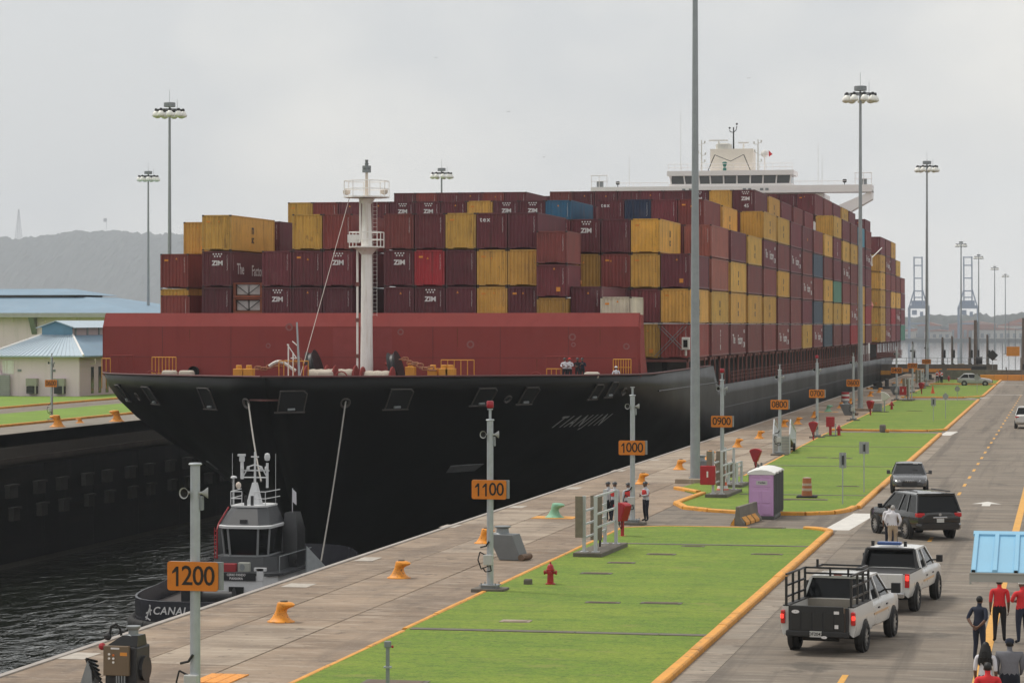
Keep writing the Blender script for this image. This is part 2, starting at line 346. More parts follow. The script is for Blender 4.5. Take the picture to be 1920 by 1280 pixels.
# road markings (thin sheets)
dash_m = MAT('lane_yellow', (.62, .32, .06), .7, var=.2, scale=3); stripe_m = MAT('crossing_white', (.60, .58, .54), .75, var=.15, scale=1.5, streak=.4, scol=(.3, .28, .25))
mk = tag(obj('road_marking', None), kind='structure')
MB().box(XK + .02, XK + .85, 20, 420, 0, .003).build('gutter', MAT('gutter_concrete', (.24, .205, .165), .85, var=.22, scale=.7, layers=CONL), mk)
y = 44.0
while y < 330:
    MB().box(-5.56, -5.40, y, y + 2.4, 0, .004).build('lane_dash', dash_m, mk); y += 7.4
MB().box(-2.32, -2.02, 20, 420, 0, .004).build('edge_line', dash_m, mk)
for (u0, v0, u1, v1, wd) in ((1543, 993, 1600, 962, 1.1), (1760, 816, 1775, 809, .9), (1805, 747, 1845, 745, .8)):
    a = G(u0, v0); b = G(u1, v1); MB().prism([(a.x, a.y), (a.x + wd, a.y), (b.x + wd, b.y), (b.x, b.y)], 0, .004).build('crossing_stripe', stripe_m, mk)
a = G(1850, 944); MB().prism([(a.x - .2, a.y - 1.6), (a.x + .2, a.y - 1.6), (a.x + .2, a.y), (a.x + .7, a.y - .2), (a.x, a.y + 1.6), (a.x - .7, a.y - .2), (a.x - .2, a.y)], 0, .004).build('lane_arrow', stripe_m, mk)
for (u, v, dx, dy) in ((1850, 716, 5, 1.2), (1890, 721, 4, .8), (1870, 740, 6, .8)):
    a = G(u, v); MB().box(a.x - dx / 2, a.x + dx / 2, a.y, a.y + dy, 0, .004).build('stop_bar', stripe_m, mk)
for (u, v, dx, dy) in ((140, 1229, 1.0, 1.4), (560, 1097, .9, 1.3), (690, 1048, .7, 1.6), (845, 986, .7, 1.6), (970, 950, .7, 1.4), (1075, 915, .7, 1.8), (1160, 882, .7, 1.8), (1225, 862, .7, 1.6)):
    a = G(u, v); MB().box(a.x - dx / 2, a.x + dx / 2, a.y - dy / 2, a.y + dy / 2, 0, .004).build('edge_marking', MAT('worn_white', (.40, .36, .31), .8, var=.25, scale=3), mk, (0, 0, .006))
# far bank lawns, road and kerbs
fb = tag(MB().box(-99, -87.2, -60, 420, -.06, .03).build('far_lawn', grassfar), kind='structure'); kerb_run(fb, [(-87.0, 190), (-87.0, 420)], .35, .2, 6); 
tag(MB().box(-105, -99.02, -60, 440, -.06, -.01).build('far_road', road_m), kind='structure')
fb2 = tag(MB().box(-180, -105.2, -60, 440, -.06, .03).build('far_lawn', grassfar), kind='structure'); kerb_run(fb2, [(-105.1, 200), (-105.1, 420)], .3, .2, 6)
# ================================================================ the container ship
CXS, BH, YT = -52.0, 21.4, 172.0           # centreline, half breadth, bow tip
YE = 518.0
ship = thing('container_ship', 'huge black-hulled container ship with dark red breakwater filling the lock chamber', 'ship', (CXS, YT, WATER))
def sh(x, y, z): return (x - CXS, y - YT, z - WATER)          # world -> ship coordinates
def ztop(Y):
    if Y < 200: return 5.15 - .3 * (Y - YT) / 28
    if Y < 238: return 4.85 + .05 * (Y - 200) / 38
    if Y < 241: return 4.9 - 1.8 * (Y - 238) / 3
    return 3.1 - (Y - 241) * .003
def hull_b(z, Y):
    """half breadth of the hull at level z and station Y"""
    t = min(1, max(0, (z - WATER) / (5.1 - WATER)))
    ys = YT + 14.5 * (1 - t) ** 1.7
    Ln = 34 + 105 * (1 - t) ** 1.75
    q = (Y - ys) / Ln
    if q <= 0: return 0
    if q >= 1: return BH * (1 if Y < 470 else 1 - .25 * (1 - t) * ((Y - 470) / 38) ** 2)
    n = 2.0 - .4 * (1 - t); m = 1.12 - .15 * (1 - t)
    return BH * (1 - (1 - q) ** n) ** (1 / m)
levels = [0, .06, .14, .24, .36, .48, .60, .70, .80, .88, .94, 1.0]
ST = [0] + [.0008, .003, .007, .013, .02, .03, .042, .055, .068, .08, .095, .115, .14, .17, .1892, .1982, .25, .3, .4, .5, .6, .7, .8, .9, .96, 1.0]
hv = []; hf = []; nl = len(levels)
for side in (-1, 1):
    base = len(hv)
    for k, s in enumerate(ST):
        for t in levels:
            zz = WATER - 1.5 + t * 14.4                 # provisional level
            tt = min(1, max(0, (zz - WATER) / (5.1 - WATER)))
            ys = YT + 14.5 * (1 - tt) ** 1.7
            Y = ys + s * (YE - ys)
            zt = ztop(Y); zz = WATER - 1.5 + t * (zt - WATER + 1.5)
            hv.append(sh(CXS + side * hull_b(zz, Y) if s > 0 else CXS, Y, zz))
    for k in range(len(ST) - 1):
        for i in range(nl - 1):
            a = base + k * nl + i; q = (a, a + nl, a + nl + 1, a + 1)
            hf.append(q if side > 0 else q[::-1])
m_ = len(ST) * nl; kk = (len(ST) - 1) * nl
hf += [(kk + i, kk + i + 1, m_ + kk + i + 1, m_ + kk + i) for i in range(nl - 1)]
hm = MB(); hm.add(hv, hf)
hull = hm.build('hull', hullblack, ship, smooth=True)
sol = hull.modifiers.new('plate', 'SOLIDIFY'); sol.thickness = .12; sol.offset = -1
# decks
deckm = MAT('deck_paint', (.12, .045, .04), .75, var=.2, scale=.8)
dk = [(side * max(.1, hull_b(3.6, Y) - .75), Y - YT) for side in (1,) for Y in [YT + .4 + i * 1.5 for i in range(44)]]
poly = dk + [(-x, y) for x, y in dk[::-1]]
MB().prism(poly, 3.55 - WATER, 3.65 - WATER).build('forecastle_deck', deckm, ship)
MB().box(-BH + .2, BH - .2, 241 - YT, YE - .3 - YT, 1.9 - WATER, 2.1 - WATER).build('main_deck', deckm, ship)
# bulwark cap, sheer strake and weld lines along the plating
capm = MAT('rail_cap', (.13, .05, .05), .6, var=.2)
ys_ = [YT + .02 + i * .35 for i in range(8)] + [YT + 3 + i * 1.3 for i in range(48)]
for sgn in (-1, 1):
    pts = [sh(CXS + sgn * hull_b(5, y), y, ztop(y) + .03) for y in ys_ if y < 238.3]
    MB().path(pts, .07, 6).build('bulwark_cap', capm, ship)
def hull_line(zf, y0, y1, n, r, name, mat):
    pts = []
    for i in range(n + 1):
        y = y0 + (y1 - y0) * i / n; z = zf(y); pts.append(sh(CXS + hull_b(z, y) + .0, y, z))
    MB().path(pts, r, 6).build(name, mat, ship)
seam = MAT('hull_seam', (.03, .03, .031), .5, var=.2)
hull_line(lambda y: 3.35 - (y - 241) * .0037, 206, 241, 24, .06, 'sheer_strake', seam)
hull_line(lambda y: 1.0 - (y - 241) * .003, 244, 500, 20, .035, 'plate_seam', seam)
# ---- breakwater on the forecastle
yb = 200.0; xb0, xb1 = -73.2, -31.3
q = MB()
prof = [(0, 4.6), (0, 8.42), (.55, 9.44), (.9, 9.44), (.9, 4.6)]
q.xprism([(yb + a - YT, b - WATER) for a, b in prof], xb0 - CXS, xb1 - CXS)
bw = q.build('breakwater', hullred, ship)
MB().xprism([(yb + .3 - YT, 4.7 - WATER), (yb - .02 - YT, 6 - WATER), (yb - .02 - YT, 8.3 - WATER), (yb + .55 - YT, 9.3 - WATER), (yb + 1.4 - YT, 9.3 - WATER), (yb + 2.2 - YT, 6.5 - WATER), (yb + 3.6 - YT, 4.7 - WATER)], xb1 - CXS + .01, xb1 - CXS + .14).build('breakwater_wing', hullred, ship)
MB().xprism([(yb - .02 - YT, 4.7 - WATER), (yb - .02 - YT, 8.3 - WATER), (yb + .55 - YT, 9.3 - WATER), (yb + 6.5 - YT, 9.0 - WATER), (yb + 6.5 - YT, 4.7 - WATER)], xb0 - CXS - .05, xb0 - CXS - .01).build('breakwater_wing', hullred, ship)
seamr = MAT('seam_red', (.17, .04, .037), .8, var=.15)
for x in (-68.4, -62.9, -57.6, -47.0, -41.8, -36.6): MB().box(x - CXS - .025, x - CXS + .025, yb - YT - .012, yb - YT + .0, 4.7 - WATER, 8.40 - WATER).build('weld_seam', seamr, bw)
MB().box(xb0 - CXS + .2, xb1 - CXS - .2, yb - YT - .012, yb - YT, 6.05 - WATER, 6.09 - WATER).build('weld_seam', seamr, bw)
MB().box(-54.8 - CXS, -50.2 - CXS, yb - YT - .006, yb - YT, 4.2 - WATER, 8.3 - WATER).build('repaint_patch', MAT('repaint_red', (.285, .068, .066), .75, spec=.15, var=.14, scale=1.2), bw)
rustm = MAT('rust_run', (.15, .045, .02), .9, var=.3, scale=4)
for x, z, ln_ in ((-66.2, 8.2, 1.1), (-60.2, 5.9, .8), (-45.1, 8.3, 1.5), (-39.0, 6.0, .9), (-34.2, 8.2, 1.3)): MB().add([(x - CXS - .03, yb - YT - .008, z - WATER), (x - CXS + .03, yb - YT - .008, z - WATER), (x - CXS + .012, yb - YT - .008, z - ln_ - WATER), (x - CXS - .008, yb - YT - .008, z - ln_ * .9 - WATER)], [(0, 1, 2, 3)]).build('rust_run', rustm, bw)
scuff = MAT('scuffed_red', (.26, .10, .095), .7, var=.2, scale=3)
for u, v, rr in ((1087, 631, .28), (1089, 645, .18), (560, 613, .3), (770, 622, .25), (900, 645, .3), (520, 648, .2), (1185, 648, .25)):
    X = (u - 1207) / 24.0 + xb1; Z = 8.9 - (v - HY) / 24.6
    q = MB(); q.lathe([(rr * .55, 0), (rr, 0), (rr, .012), (rr * .55, .012)], 14, Matrix.Translation(sh(X, yb - .004, Z)) @ Matrix.Rotation(R(90), 4, 'X'), caps=False)
    q.build('scuff_ring', scuff, ship)
# ---- fairleads, marks and the name on the bow plating
def on_hull(u, z):
    """point on the visible (camera side) bow plating at level z in photo column u, with outward normal"""
    best = None; prev = None
    for sgn in (1, -1):
        y = YT + .2
        while y < (245 if sgn > 0 else 197):
            b = hull_b(z, y)
            if b > 0:
                x = CXS + sgn * b; d = -x * SN + y * CS; uu = 960 + F * (x * CS + y * SN) / d
                e = abs(uu - u)
                if best is None or e < best[0]: best = (e, sgn, y)
            y += .1
    _, sgn, y = best
    f = lambda yy, zz: Vector((CXS + sgn * hull_b(zz, yy), yy, zz))
    p = f(y, z); ty = f(y + .2, z) - f(max(YT + .05, y - .2), z); tz = f(y, z + .3) - f(y, z - .3)
    n = ty.cross(tz).normalized()
    if n.dot(Vector((sgn, -1, 0))) < 0: n = -n
    ex = Vector((0, 0, 1)).cross(n).normalized(); ez = n.cross(ex)
    M = Matrix((ex, ez, n)).transposed().to_4x4(); M.translation = p - Vector((CXS, YT, WATER))
    return M
rimm = MAT('fairlead_rim', (.07, .06, .055), .5, .2, var=.3, scale=4, spots=.6, spcol=(.12, .05, .03))
void = MAT('deep_recess', (.004, .004, .004), .9, var=0)
def zpx(v, d): return 8.9 - (v - HY) * d / F
def fairlead(u, v, wd, hh, kind):
    z = zpx(v, 196); M = on_hull(u, z)
    if kind == 'rect':
        o = MB().box(-wd / 2, wd / 2, -hh / 2, hh / 2, -.1, .03, M).build('fairlead', void, ship)
        q = MB()
        q.path([(wd / 2, -hh / 2, .05), (wd / 2 + .1, hh / 2 - .2, .05), (wd / 2 - .15, hh / 2, .05), (-wd / 2, hh / 2, .05), (-wd / 2 - .05, -hh / 2, .05)], .05, 6, M)
        q.build('rim', rimm, o)
        MB().tube((-wd / 2 - .25, -hh / 2, .06), (wd / 2 + .1, -hh / 2, .06), .07, n=6, M=M).build('sill', rimm, o)
        MB().tube((-.25, -hh / 2 + .2, .08), (.25, -hh / 2 + .22, .08), .09, n=8, M=M).build('roller', galvd, o)
    else:
        o = MB().lathe([(.01, .035), (wd * .6, .04)], 14, M, caps=False).build('fairlead', void, ship)
        MB().lathe([(wd * .62, .02), (wd * .9, .05), (wd, .12), (wd * .82, .16), (wd * .6, .05)], 14, M, caps=False).build('rim', rimm, o)
    return o
for a in ((231, 738, 1.3, 1.5, 'rect'), (283, 738, 1.4, 1.5, 'rect'), (389, 738, 1.5, 1.6, 'rect'), (549, 740, 1.8, 1.5, 'rect'), (748, 739, 1.7, 1.6, 'rect'), (908, 738, 1.6, 1.5, 'rect'),
          (992, 738, 1.3, 1.5, 'rect'), (1118, 735, 1.0, 1.3, 'rect'), (1148, 732, .9, 1.3, 'rect'),
          (260, 741, .38, 0, 'oval'), (465, 743, .40, 0, 'oval'), (648, 743, .40, 0, 'oval'), (950, 742, .36, 0, 'oval'), (1168, 736, .36, 0, 'oval')): fairlead(*a)
# name: letters laid one by one on the curved plating
for i, (chh, u) in enumerate(zip('TIANJIN', (1044, 1058, 1072, 1090, 1103, 1112, 1126))):
    M = on_hull(u, zpx(792, 196)); me = text_mesh(chh, 1.9, textgrey, .02, 'top', shear=.45, sx=.66)
    o = obj('name_letter', me, ship); o.matrix_local = M @ Matrix.Translation((0, 0, .05))
# draught patches lower down (bare primer rectangles)
for (u0, u1, v0, v1) in ((387, 410, 866, 890), (830, 905, 868, 890)):
    z = zpx((v0 + v1) / 2, 194); M = on_hull((u0 + u1) / 2, z); wdt = (u1 - u0) / 26 * 1.25; ht = (v1 - v0) / 26
    MB().prism([(-wdt / 2, ht / 2), (wdt / 2 + .1, ht / 2), (wdt / 2 - .15, -ht / 2), (-wdt / 2 + .3, -ht / 2)], .0, .05, M).build('primer_patch', MAT('grey_primer', (.22, .22, .23), .6, var=.25, scale=2), ship)
# ---- forecastle gear
def deckX(u, Y):                                  # across-ship position seen at photo column u at station Y
    k = (u - 960) / F
    return Y * (k * CS - SN) / (CS + k * SN)
railm = MAT('rail_yellow', (.60, .27, .03), .55, var=.15)
def hand_rail(u0, u1, Y, z0, z1, npost, mat=railm, name='deck_railing'):
    xa, xb = deckX(u0, Y), deckX(u1, Y); q = MB()
    for i in range(npost):
        x = xa + (xb - xa) * i / (npost - 1); q.tube(sh(x, Y, z0), sh(x, Y, z1), .035, n=6)
    q.tube(sh(xa, Y, z1), sh(xb, Y, z1), .045, n=6); q.tube(sh(xa, Y, (z0 + z1) / 2), sh(xb, Y, (z0 + z1) / 2), .035, n=6)
    return q.build(name, mat, ship)
hand_rail(191, 207, 199.0, 3.65, 5.95, 3); hand_rail(285, 330, 196, 3.65, 6.1, 8); hand_rail(523, 578, 186, 3.65, 6.0, 7)
hand_rail(827, 889, 193, 3.65, 6.0, 6); hand_rail(1150, 1183, 198.9, 4.8, 6.0, 8); hand_rail(207, 250, 199.2, 3.65, 6.2, 4, hullred)
hand_rail(1024, 1096, 198.6, 3.65, 6.2, 4, hullred); hand_rail(1025, 1052, 197.6, 3.65, 5.3, 4)
def winch(u, Y, flip=1):
    x = deckX(u, Y); T = Matrix.Translation(sh(x, Y, 4.75)) @ Matrix.Rotation(R(90), 4, 'Y')
    o = MB().lathe([(.45, -1.1), (.45, 1.1)], 16, T).build('winch_drum', postred, ship, smooth=True)
    for k in (-1.1, 1.1): MB().lathe([(.78, k - .06), (.82, k), (.78, k + .06)], 20, T).build('drum_flange', hullred, o, smooth=True)
    MB().lathe([(.48, -.9), (.53, -.6), (.48, -.3), (.53, 0), (.48, .3), (.53, .6), (.48, .9)], 16, T).build('rope_coil', MAT('mooring_rope', (.45, .40, .33), .9, var=.25, scale=8), o, smooth=True)
    return o
winch(708, 190); winch(602, 195); winch(640, 196)
for u, Y, rr in ((742, 197, 1.25), (590, 198, 1.3)):                     # chain windlass wheels
    T = Matrix.Translation(sh(deckX(u, Y), Y, 5.35)) @ Matrix.Rotation(R(75), 4, 'Y')
    o = MB().lathe([(rr * .5, -.35), (rr, -.3), (rr * .85, -.1), (rr * .85, .1), (rr, .3), (rr * .5, .35)], 22, T).build('windlass_wheel', darkmet, ship, smooth=True)
    for k in range(3): MB().tube((0, 0, 0), (rr * .8 * math.cos(k * 2.1), rr * .8 * math.sin(k * 2.1), 0), .12, n=6, M=T @ Matrix.Translation((0, 0, -.4))).build('spoke', hullred, o)
chm = MAT('anchor_chain', (.26, .10, .045), .75, var=.3, scale=6)
def chain(p, q, n):
    for i in range(n):
        c = Vector(p).lerp(Vector(q), i / (n - 1)); T = Matrix.Translation(sh(c.x, c.y, c.z + .1 * math.sin(i * 1.3))) @ Matrix.Rotation(R(60 * (i % 2)), 4, 'X')
        b = MB(); pts = [(.26, 0, 0), (.18, .12, 0), (-.18, .12, 0), (-.26, 0, 0), (-.18, -.12, 0), (.18, -.12, 0), (.26, 0, 0)]
        b.path(pts, .05, 5, T); b.build('chain_link', chm, ship)
chain((deckX(755, 195), 195, 6.0), (deckX(812, 189), 189, 5.3), 13); chain((deckX(478, 187), 187, 5.35), (deckX(560, 193), 193, 5.9), 16)
for u, Y in ((467, 186), (812, 190), (833, 190), (845, 190), (448, 186), (770, 196)):
    MB().cbox(sh(deckX(u, Y), Y, 5.0), (.7, .7, .9)).tube(sh(deckX(u, Y), Y, 5.4), sh(deckX(u, Y), Y, 5.7), .22, n=10).build('chain_stopper', railm, ship, bevel=.05)
jackp = sh(deckX(563, 184), 184, 3.65)                                    # jackstaff, leaning
MB().tube(jackp, (jackp[0] - .25, jackp[1], jackp[2] + 5.1), .1, .06, n=8).build('jackstaff', galv, ship)
q = MB()
for dx, z0, z1 in ((-.6, 3.7, 7.2), (-.25, 3.7, 6.6)): q.tube(sh(deckX(556, 186) + dx, 186, z0), sh(deckX(556, 186) + dx, 186, z1), .05, n=6)
q.path([sh(deckX(545, 186), 186, 6.2), sh(deckX(556, 186), 186, 6.2), sh(deckX(556, 186) - .7, 186, 7.2)], .04, 5).path([sh(deckX(548, 186), 186, 7.4), sh(deckX(560, 186), 186, 7.0)], .04, 5)
q.build('bell_frame', white, ship)
MB().path([sh(deckX(505, 187) + i * .28, 187, 5.6 + .35 * math.sin(i * .6)) for i in range(8)], .12, 7).build('vent_pipe', offwhite, ship)
for u in (285, 1005, 1290, 640, 960): 
    if u < 1200: MB().path([sh(deckX(u, 190) + .5 * math.cos(a), 190, 4.6 + .6 * math.sin(a)) for a in [i * math.pi / 6 for i in range(7)]], .05, 6).build('rope_guide', hullred, ship)
T = Matrix.Translation(sh(deckX(364, 199.7), 199.7, 4.95)) @ Matrix.Rotation(R(90), 4, 'X')
MB().lathe([(.01, 0), (.42, 0), (.42, .3)], 16, T, caps=False).build('hatch_hole', void, ship)
for u in (318, 350, 610, 1110): MB().cbox(sh(deckX(u, 194), 194, 4.9), (1.1, .8, .5)).build('rope_bundle', MAT('canvas_cover', (.5, .45, .38), .9, var=.15), ship, bevel=.18)
# ---- foremast
xm, ym = deckX(687.5, 198.4), 198.4
q = MB(); q.lathe([(.52, 0), (.45, 4), (.41, 10), (.40, 10.2), (.75, 10.6), (1.05, 10.75)], 20, Matrix.Translation(sh(xm, ym, 3.6)))
q.lathe([(.42, 10.8), (.33, 14.0), (.62, 14.4)], 18, Matrix.Translation(sh(xm, ym, 3.6)))
mast = q.build('foremast', white, ship, smooth=True)
def platform(z, r, hgt, name):
    q = MB(); q.lathe([(.3, -.06), (r, -.06), (r, .04), (.3, .04)], 8, Matrix.Translation(sh(xm, ym, z)) @ Matrix.Rotation(R(22.5), 4, 'Z')); o = q.build(name, white, mast)
    q = MB(); pts = [Vector((r * .97 * math.cos(R(22.5 + 45 * i)), r * .97 * math.sin(R(22.5 + 45 * i)), 0)) + Vector(sh(xm, ym, z)) for i in range(9)]
    for p in pts[:8]: q.tube(p, p + Vector((0, 0, hgt)), .035, n=5)
    for k in (1, .5): q.path([p + Vector((0, 0, hgt * k)) for p in pts], .035, 5)
    q.build('platform_railing', white, mast)
platform(14.4, 1.35, 1.1, 'lower_platform'); platform(18.15, 1.75, 1.2, 'upper_platform')
MB().tube(sh(xm, ym, 18.2), sh(xm, ym, 20.0), .16, .10, n=10).build('topmast', cream, mast)
MB().lathe([(.34, 0), (.34, .25), (.3, .27), (.34, .3), (.34, .5)], 12, Matrix.Translation(sh(xm, ym, 20.0))).lathe([(.12, 0), (.16, .2), (.1, .22), (.14, .45)], 10, Matrix.Translation(sh(xm, ym, 20.5))).build('navigation_light', galvd, mast)
for dx in (-1.5, 1.4): MB().lathe([(.05, 0), (.28, .1), (.3, .35), (.1, .4)], 10, Matrix.Translation(sh(xm + dx, ym - .2, 18.3))).build('horn', cream, mast, smooth=True)
MB().cbox(sh(xm - .75, ym - .9, 15.0), (.9, .4, .6)).build('light_box', white, mast)
MB().tube(sh(xm - .72, ym, 3.7), sh(xm - .72, ym, 14.2), .085, n=8).tube(sh(xm - .5, ym, 14.8), sh(xm - .5, ym, 18.1), .085, n=8).build('cable_pipe', white, mast)
q = MB()
for dx in (.48, .80):  q.tube(sh(xm + dx, ym, 9.2), sh(xm + dx, ym, 17.8), .012, n=5)
for i in range(28): q.tube(sh(xm + .48, ym, 9.3 + i * .3), sh(xm + .80, ym, 9.3 + i * .3), .009, n=4)
q.build('ladder', white, mast)
for zz in (6.2, 8.9, 11.6): MB().cbox(sh(xm - .72, ym, zz), (.25, .25, .3)).build('pipe_clamp', postred, mast)
wirem = MAT('wire', (.25, .24, .23), .5, .5, var=0)
MB().tube(sh(xm - 1.2, ym - .5, 18.1), sh(deckX(556, 185), 185, 4.0), .025, n=5).build('stay_wire', MAT('pale_rope', (.5, .44, .4), .8, var=0), ship)
# ---- coaming, side posts and rails under the deck stacks
MB().box(-BH + 4.6, BH - 4.6, 241.5 - YT, 515 - YT, 2.1 - WATER, 5.3 - WATER).box(-BH + 5, BH - 5, 208 - YT, 241 - YT, 3.6 - WATER, 5.5 - WATER).build('hatch_coaming', MAT('coaming_dark', (.022, .012, .011), .8, var=.3), ship)
def bayY(i): return 209.4 + 13.95 * i if i < 16 else 451 + 13.3 * (i - 16)       # 0 = foremost bay; 16.. = aft of the bridge
TZ = lambda n, Y: 8.9 - .3 + 2.91 * (n - 1) - (Y - 223) * .0022               # top of tier n
for i in range(1, 21):
    y0 = bayY(i)
    for k in range(4):
        y = y0 + .2 + k * (14.06 / 4); zt = TZ(1, y) - 2.93; zb = max(ztop(y) - .15, 2.2) if y > 241 else 3.6
        if zt - zb < .3: continue
        wd = .42 if k % 2 == 0 else .26
        q = MB()
        if k % 2 == 0:
            q.cbox(sh(-30.85, y - .22, (zt + zb) / 2), (.10, .12, zt - zb)).cbox(sh(-30.85, y + .22, (zt + zb) / 2), (.10, .12, zt - zb)).cbox(sh(-30.93, y, (zt + zb) / 2), (.04, .4, zt - zb)).cbox(sh(-30.85, y, zt - .15), (.10, .56, .2))
        else: q.cbox(sh(-30.85, y, (zt + zb) / 2), (.09, .22, zt - zb))
        q.build('stack_post', postred, ship)
    if y0 > 240:
        q = MB(); ya, yb_ = y0 + .5, y0 + 13.5; zb = ztop(y0) 
        for k in range(9): yy = ya + (yb_ - ya) * k / 8; q.tube(sh(-30.72, yy, zb - .1), sh(-30.72, yy, zb + 1.05), .03, n=5)
        for h in (.35, .7, 1.05): q.tube(sh(-30.72, ya, zb + h), sh(-30.72, yb_, zb + h), .025, n=5)
        q.build('deck_railing', postred, ship)
    q = MB().cbox(sh(-33.2, y0 + 7.0, TZ(1, y0) - 3.05), (4.4, 13.6, .24)); q.build('stack_beam', postred, ship)
# white cargo-light box at the forecastle break
xw, yw = deckX(1286, 219), 219
MB().cbox(sh(xw, yw, 7.0), (.62, .5, 1.0)).tube(sh(xw, yw, 6.0), sh(xw, yw, 6.6), .1, n=8).build('control_box', offwhite, ship, bevel=.04)
MB().cbox(sh(xw, yw - .27, 7.0), (.34, .04, .6)).build('box_window', void, ship)
# stern: transom flag post
MB().box(-BH + 1.2, BH - 1.2, YE - YT - .5, YE - YT - .2, 12.4, 13.3).build('stern_bulwark', postred, ship)
# ---- bridge and superstructure
cb, yB = -53.0, 433.0
sp = lambda x, y, z: sh(cb + x * 1.06, yB + y, 8.9 + (z - 8.9) * 1.046)
def bbox(name, x0, x1, y0, y1, z0, z1, mat=white, parent=ship):
    return MB().box(*[c for pr in zip(sp(x0, y0, z0), sp(x1, y1, z1)) for c in pr]).build(name, mat, parent, bevel=0)
bridgew = MAT('bridge_white', (.86, .82, .81), .5, var=.05, scale=.4)
house = bbox('deckhouse', -14, 14, 1.5, 13, 2.2, 28.2, bridgew)
wing = bbox('bridge_wing', -21.3, 21.3, 0, 4, 28.3, 29.4, bridgew)
for s in (-1, 1):
    q = MB()
    q.add([sp(s * 21.3, .4, 28.5), sp(s * 21.3, .4, 27.2), sp(s * 13.0, .4, 22.4), sp(s * 13.0, .4, 24.9), sp(s * 21.3, 3.6, 28.5), sp(s * 21.3, 3.6, 27.2), sp(s * 13.0, 3.6, 22.4), sp(s * 13.0, 3.6, 24.9)],
          [(0, 1, 2, 3), (4, 7, 6, 5), (0, 4, 5, 1), (1, 5, 6, 2), (3, 2, 6, 7), (0, 3, 7, 4)])
    q.build('wing_bracket', bridgew, wing)
    q = MB()
    for dx in (-1.2, 0, 1.2): q.tube(sp(s * 20 + dx, .1, 29.3), sp(s * 20 + dx, .1, 31.2), .05, n=5)
    q.tube(sp(s * 20 - 1.3, .1, 31.2), sp(s * 20 + 1.3, .1, 31.2), .07, n=5).tube(sp(s * 20 - 1.3, .1, 30.3), sp(s * 20 + 1.3, .1, 30.3), .05, n=5)
    q.build('wing_station', bridgew, wing); MB().cbox(sp(s * 20, 1, 29.9), (1.0, .8, .9)).build('console', galvd, wing)
    MB().lathe([(.05, 0), (.3, .1), (.34, .5), (.2, .6)], 10, Matrix.Translation(sp(s * 17.2, .5, 29.7))).tube(sp(s * 17.2, .5, 29.3), sp(s * 17.2, .5, 29.8), .06, n=6).build('searchlight', darkmet, wing)
    q = MB()
    for k in range(8): q.tube(sp(s * (9.5 + k * 1.05), .15, 29.4), sp(s * (9.5 + k * 1.05), .15, 30.0), .03, n=4)
    q.tube(sp(s * 9.3, .15, 30.0), sp(s * 17.5, .15, 30.0), .04, n=5); q.build('wing_rail', bridgew, wing)
wh = MB()
wh.add([sp(-9.3, .4, 29.4), sp(9.3, .4, 29.4), sp(9.3, 7, 29.4), sp(-9.3, 7, 29.4), sp(-9.3, .4, 29.75), sp(9.3, .4, 29.75), sp(9.3, 7, 29.75), sp(-9.3, 7, 29.75)],
       [(0, 1, 5, 4), (1, 2, 6, 5), (2, 3, 7, 6), (3, 0, 4, 7), (4, 5, 6, 7), (0, 3, 2, 1)])
wheel = wh.build('wheelhouse', bridgew, ship)
MB().box(*[c for pr in zip(sp(-9.0, .75, 29.75), sp(9.0, 6.6, 31.0)) for c in pr]).build('window_band', winglass, wheel)
for x in (-9.0, -6.9, -4.7, -3.0, -1.0, 1.0, 3.0, 4.9, 6.9, 9.0):
    MB().tube(sp(x, .62, 29.7), sp(x * 1.02, .42, 31.05), .13, n=6).build('window_mullion', bridgew, wheel)
MB().box(*[c for pr in zip(sp(-9.6, .1, 31.0), sp(9.6, 7.2, 31.75)) for c in pr]).build('wheelhouse_roof', bridgew, wheel)
for x in (-7, -6, 2.2, 3.0, 4.8, 5.6): MB().cbox(sp(x, -.03, 28.85), (.5, .1, .35)).build('vent', galvd, wing)
q = MB()
for k in range(20): q.tube(sp(-9.4 + k * .99, .2, 31.7), sp(-9.4 + k * .99, .2, 32.8), .03, n=4)
for h in (32.25, 32.8): q.tube(sp(-9.4, .2, h), sp(9.4, .2, h), .035, n=4)
q.build('roof_railing', bridgew, wheel)
rm = MB().box(*[c for pr in zip(sp(-3.3, 2.5, 31.7), sp(3.2, 6.5, 35.2)) for c in pr]).build('mast_house', MAT('bridge_cream', (.84, .77, .68), .55, var=.05), ship)
MB().lathe([(1.3, 0), (1.3, .8), (.9, 1.0)], 14, Matrix.Translation(sp(-1.4, 4, 35.2))).build('funnel_cap', offwhite, rm)
MB().tube(sp(.1, 4, 35.2), sp(.1, 4, 38.6), .14, .1, n=8).path([sp(-.5, 4, 38.2), sp(-.4, 4, 37.9), sp(.1, 4, 37.8), sp(.5, 4, 38.2), sp(.6, 4, 38.8)], .07, 6).ball(sp(-.5, 4, 38.5), .17).ball(sp(.6, 4, 39.1), .18).build('signal_mast', darkmet, rm)
for x, z, wd in ((-2.1, 36.4, 3.0), (1.7, 36.0, 1.7)):
    MB().tube(sp(x, 3.4, 35.2), sp(x, 3.4, z), .14, n=8).cbox(sp(x, 3.2, z + .15), (wd, .25, .22), R(9)).build('radar_scanner', white, rm)
for x in (-4.6, 4.0):
    q = MB(); q.tube(sp(x, 2.4, 31.7), sp(x, 2.4, 36.6), .14, .08, n=8)
    for k, (dx, zz) in enumerate(((-.6, 35.9), (.5, 36.1), (-.5, 34.6), (.6, 34.3), (.5, 33.2))): q.tube(sp(x, 2.4, zz - .1), sp(x + dx, 2.4, zz), .05, n=5).cbox(sp(x + dx, 2.4, zz + .2), (.22, .22, .35))
    q.build('light_mast', offwhite, rm)
MB().ball(sp(5.0, 2.4, 34.4), .62, 12).tube(sp(5.0, 2.4, 31.7), sp(5.0, 2.4, 33.9), .12, n=8).build('radome', white, rm, smooth=True)
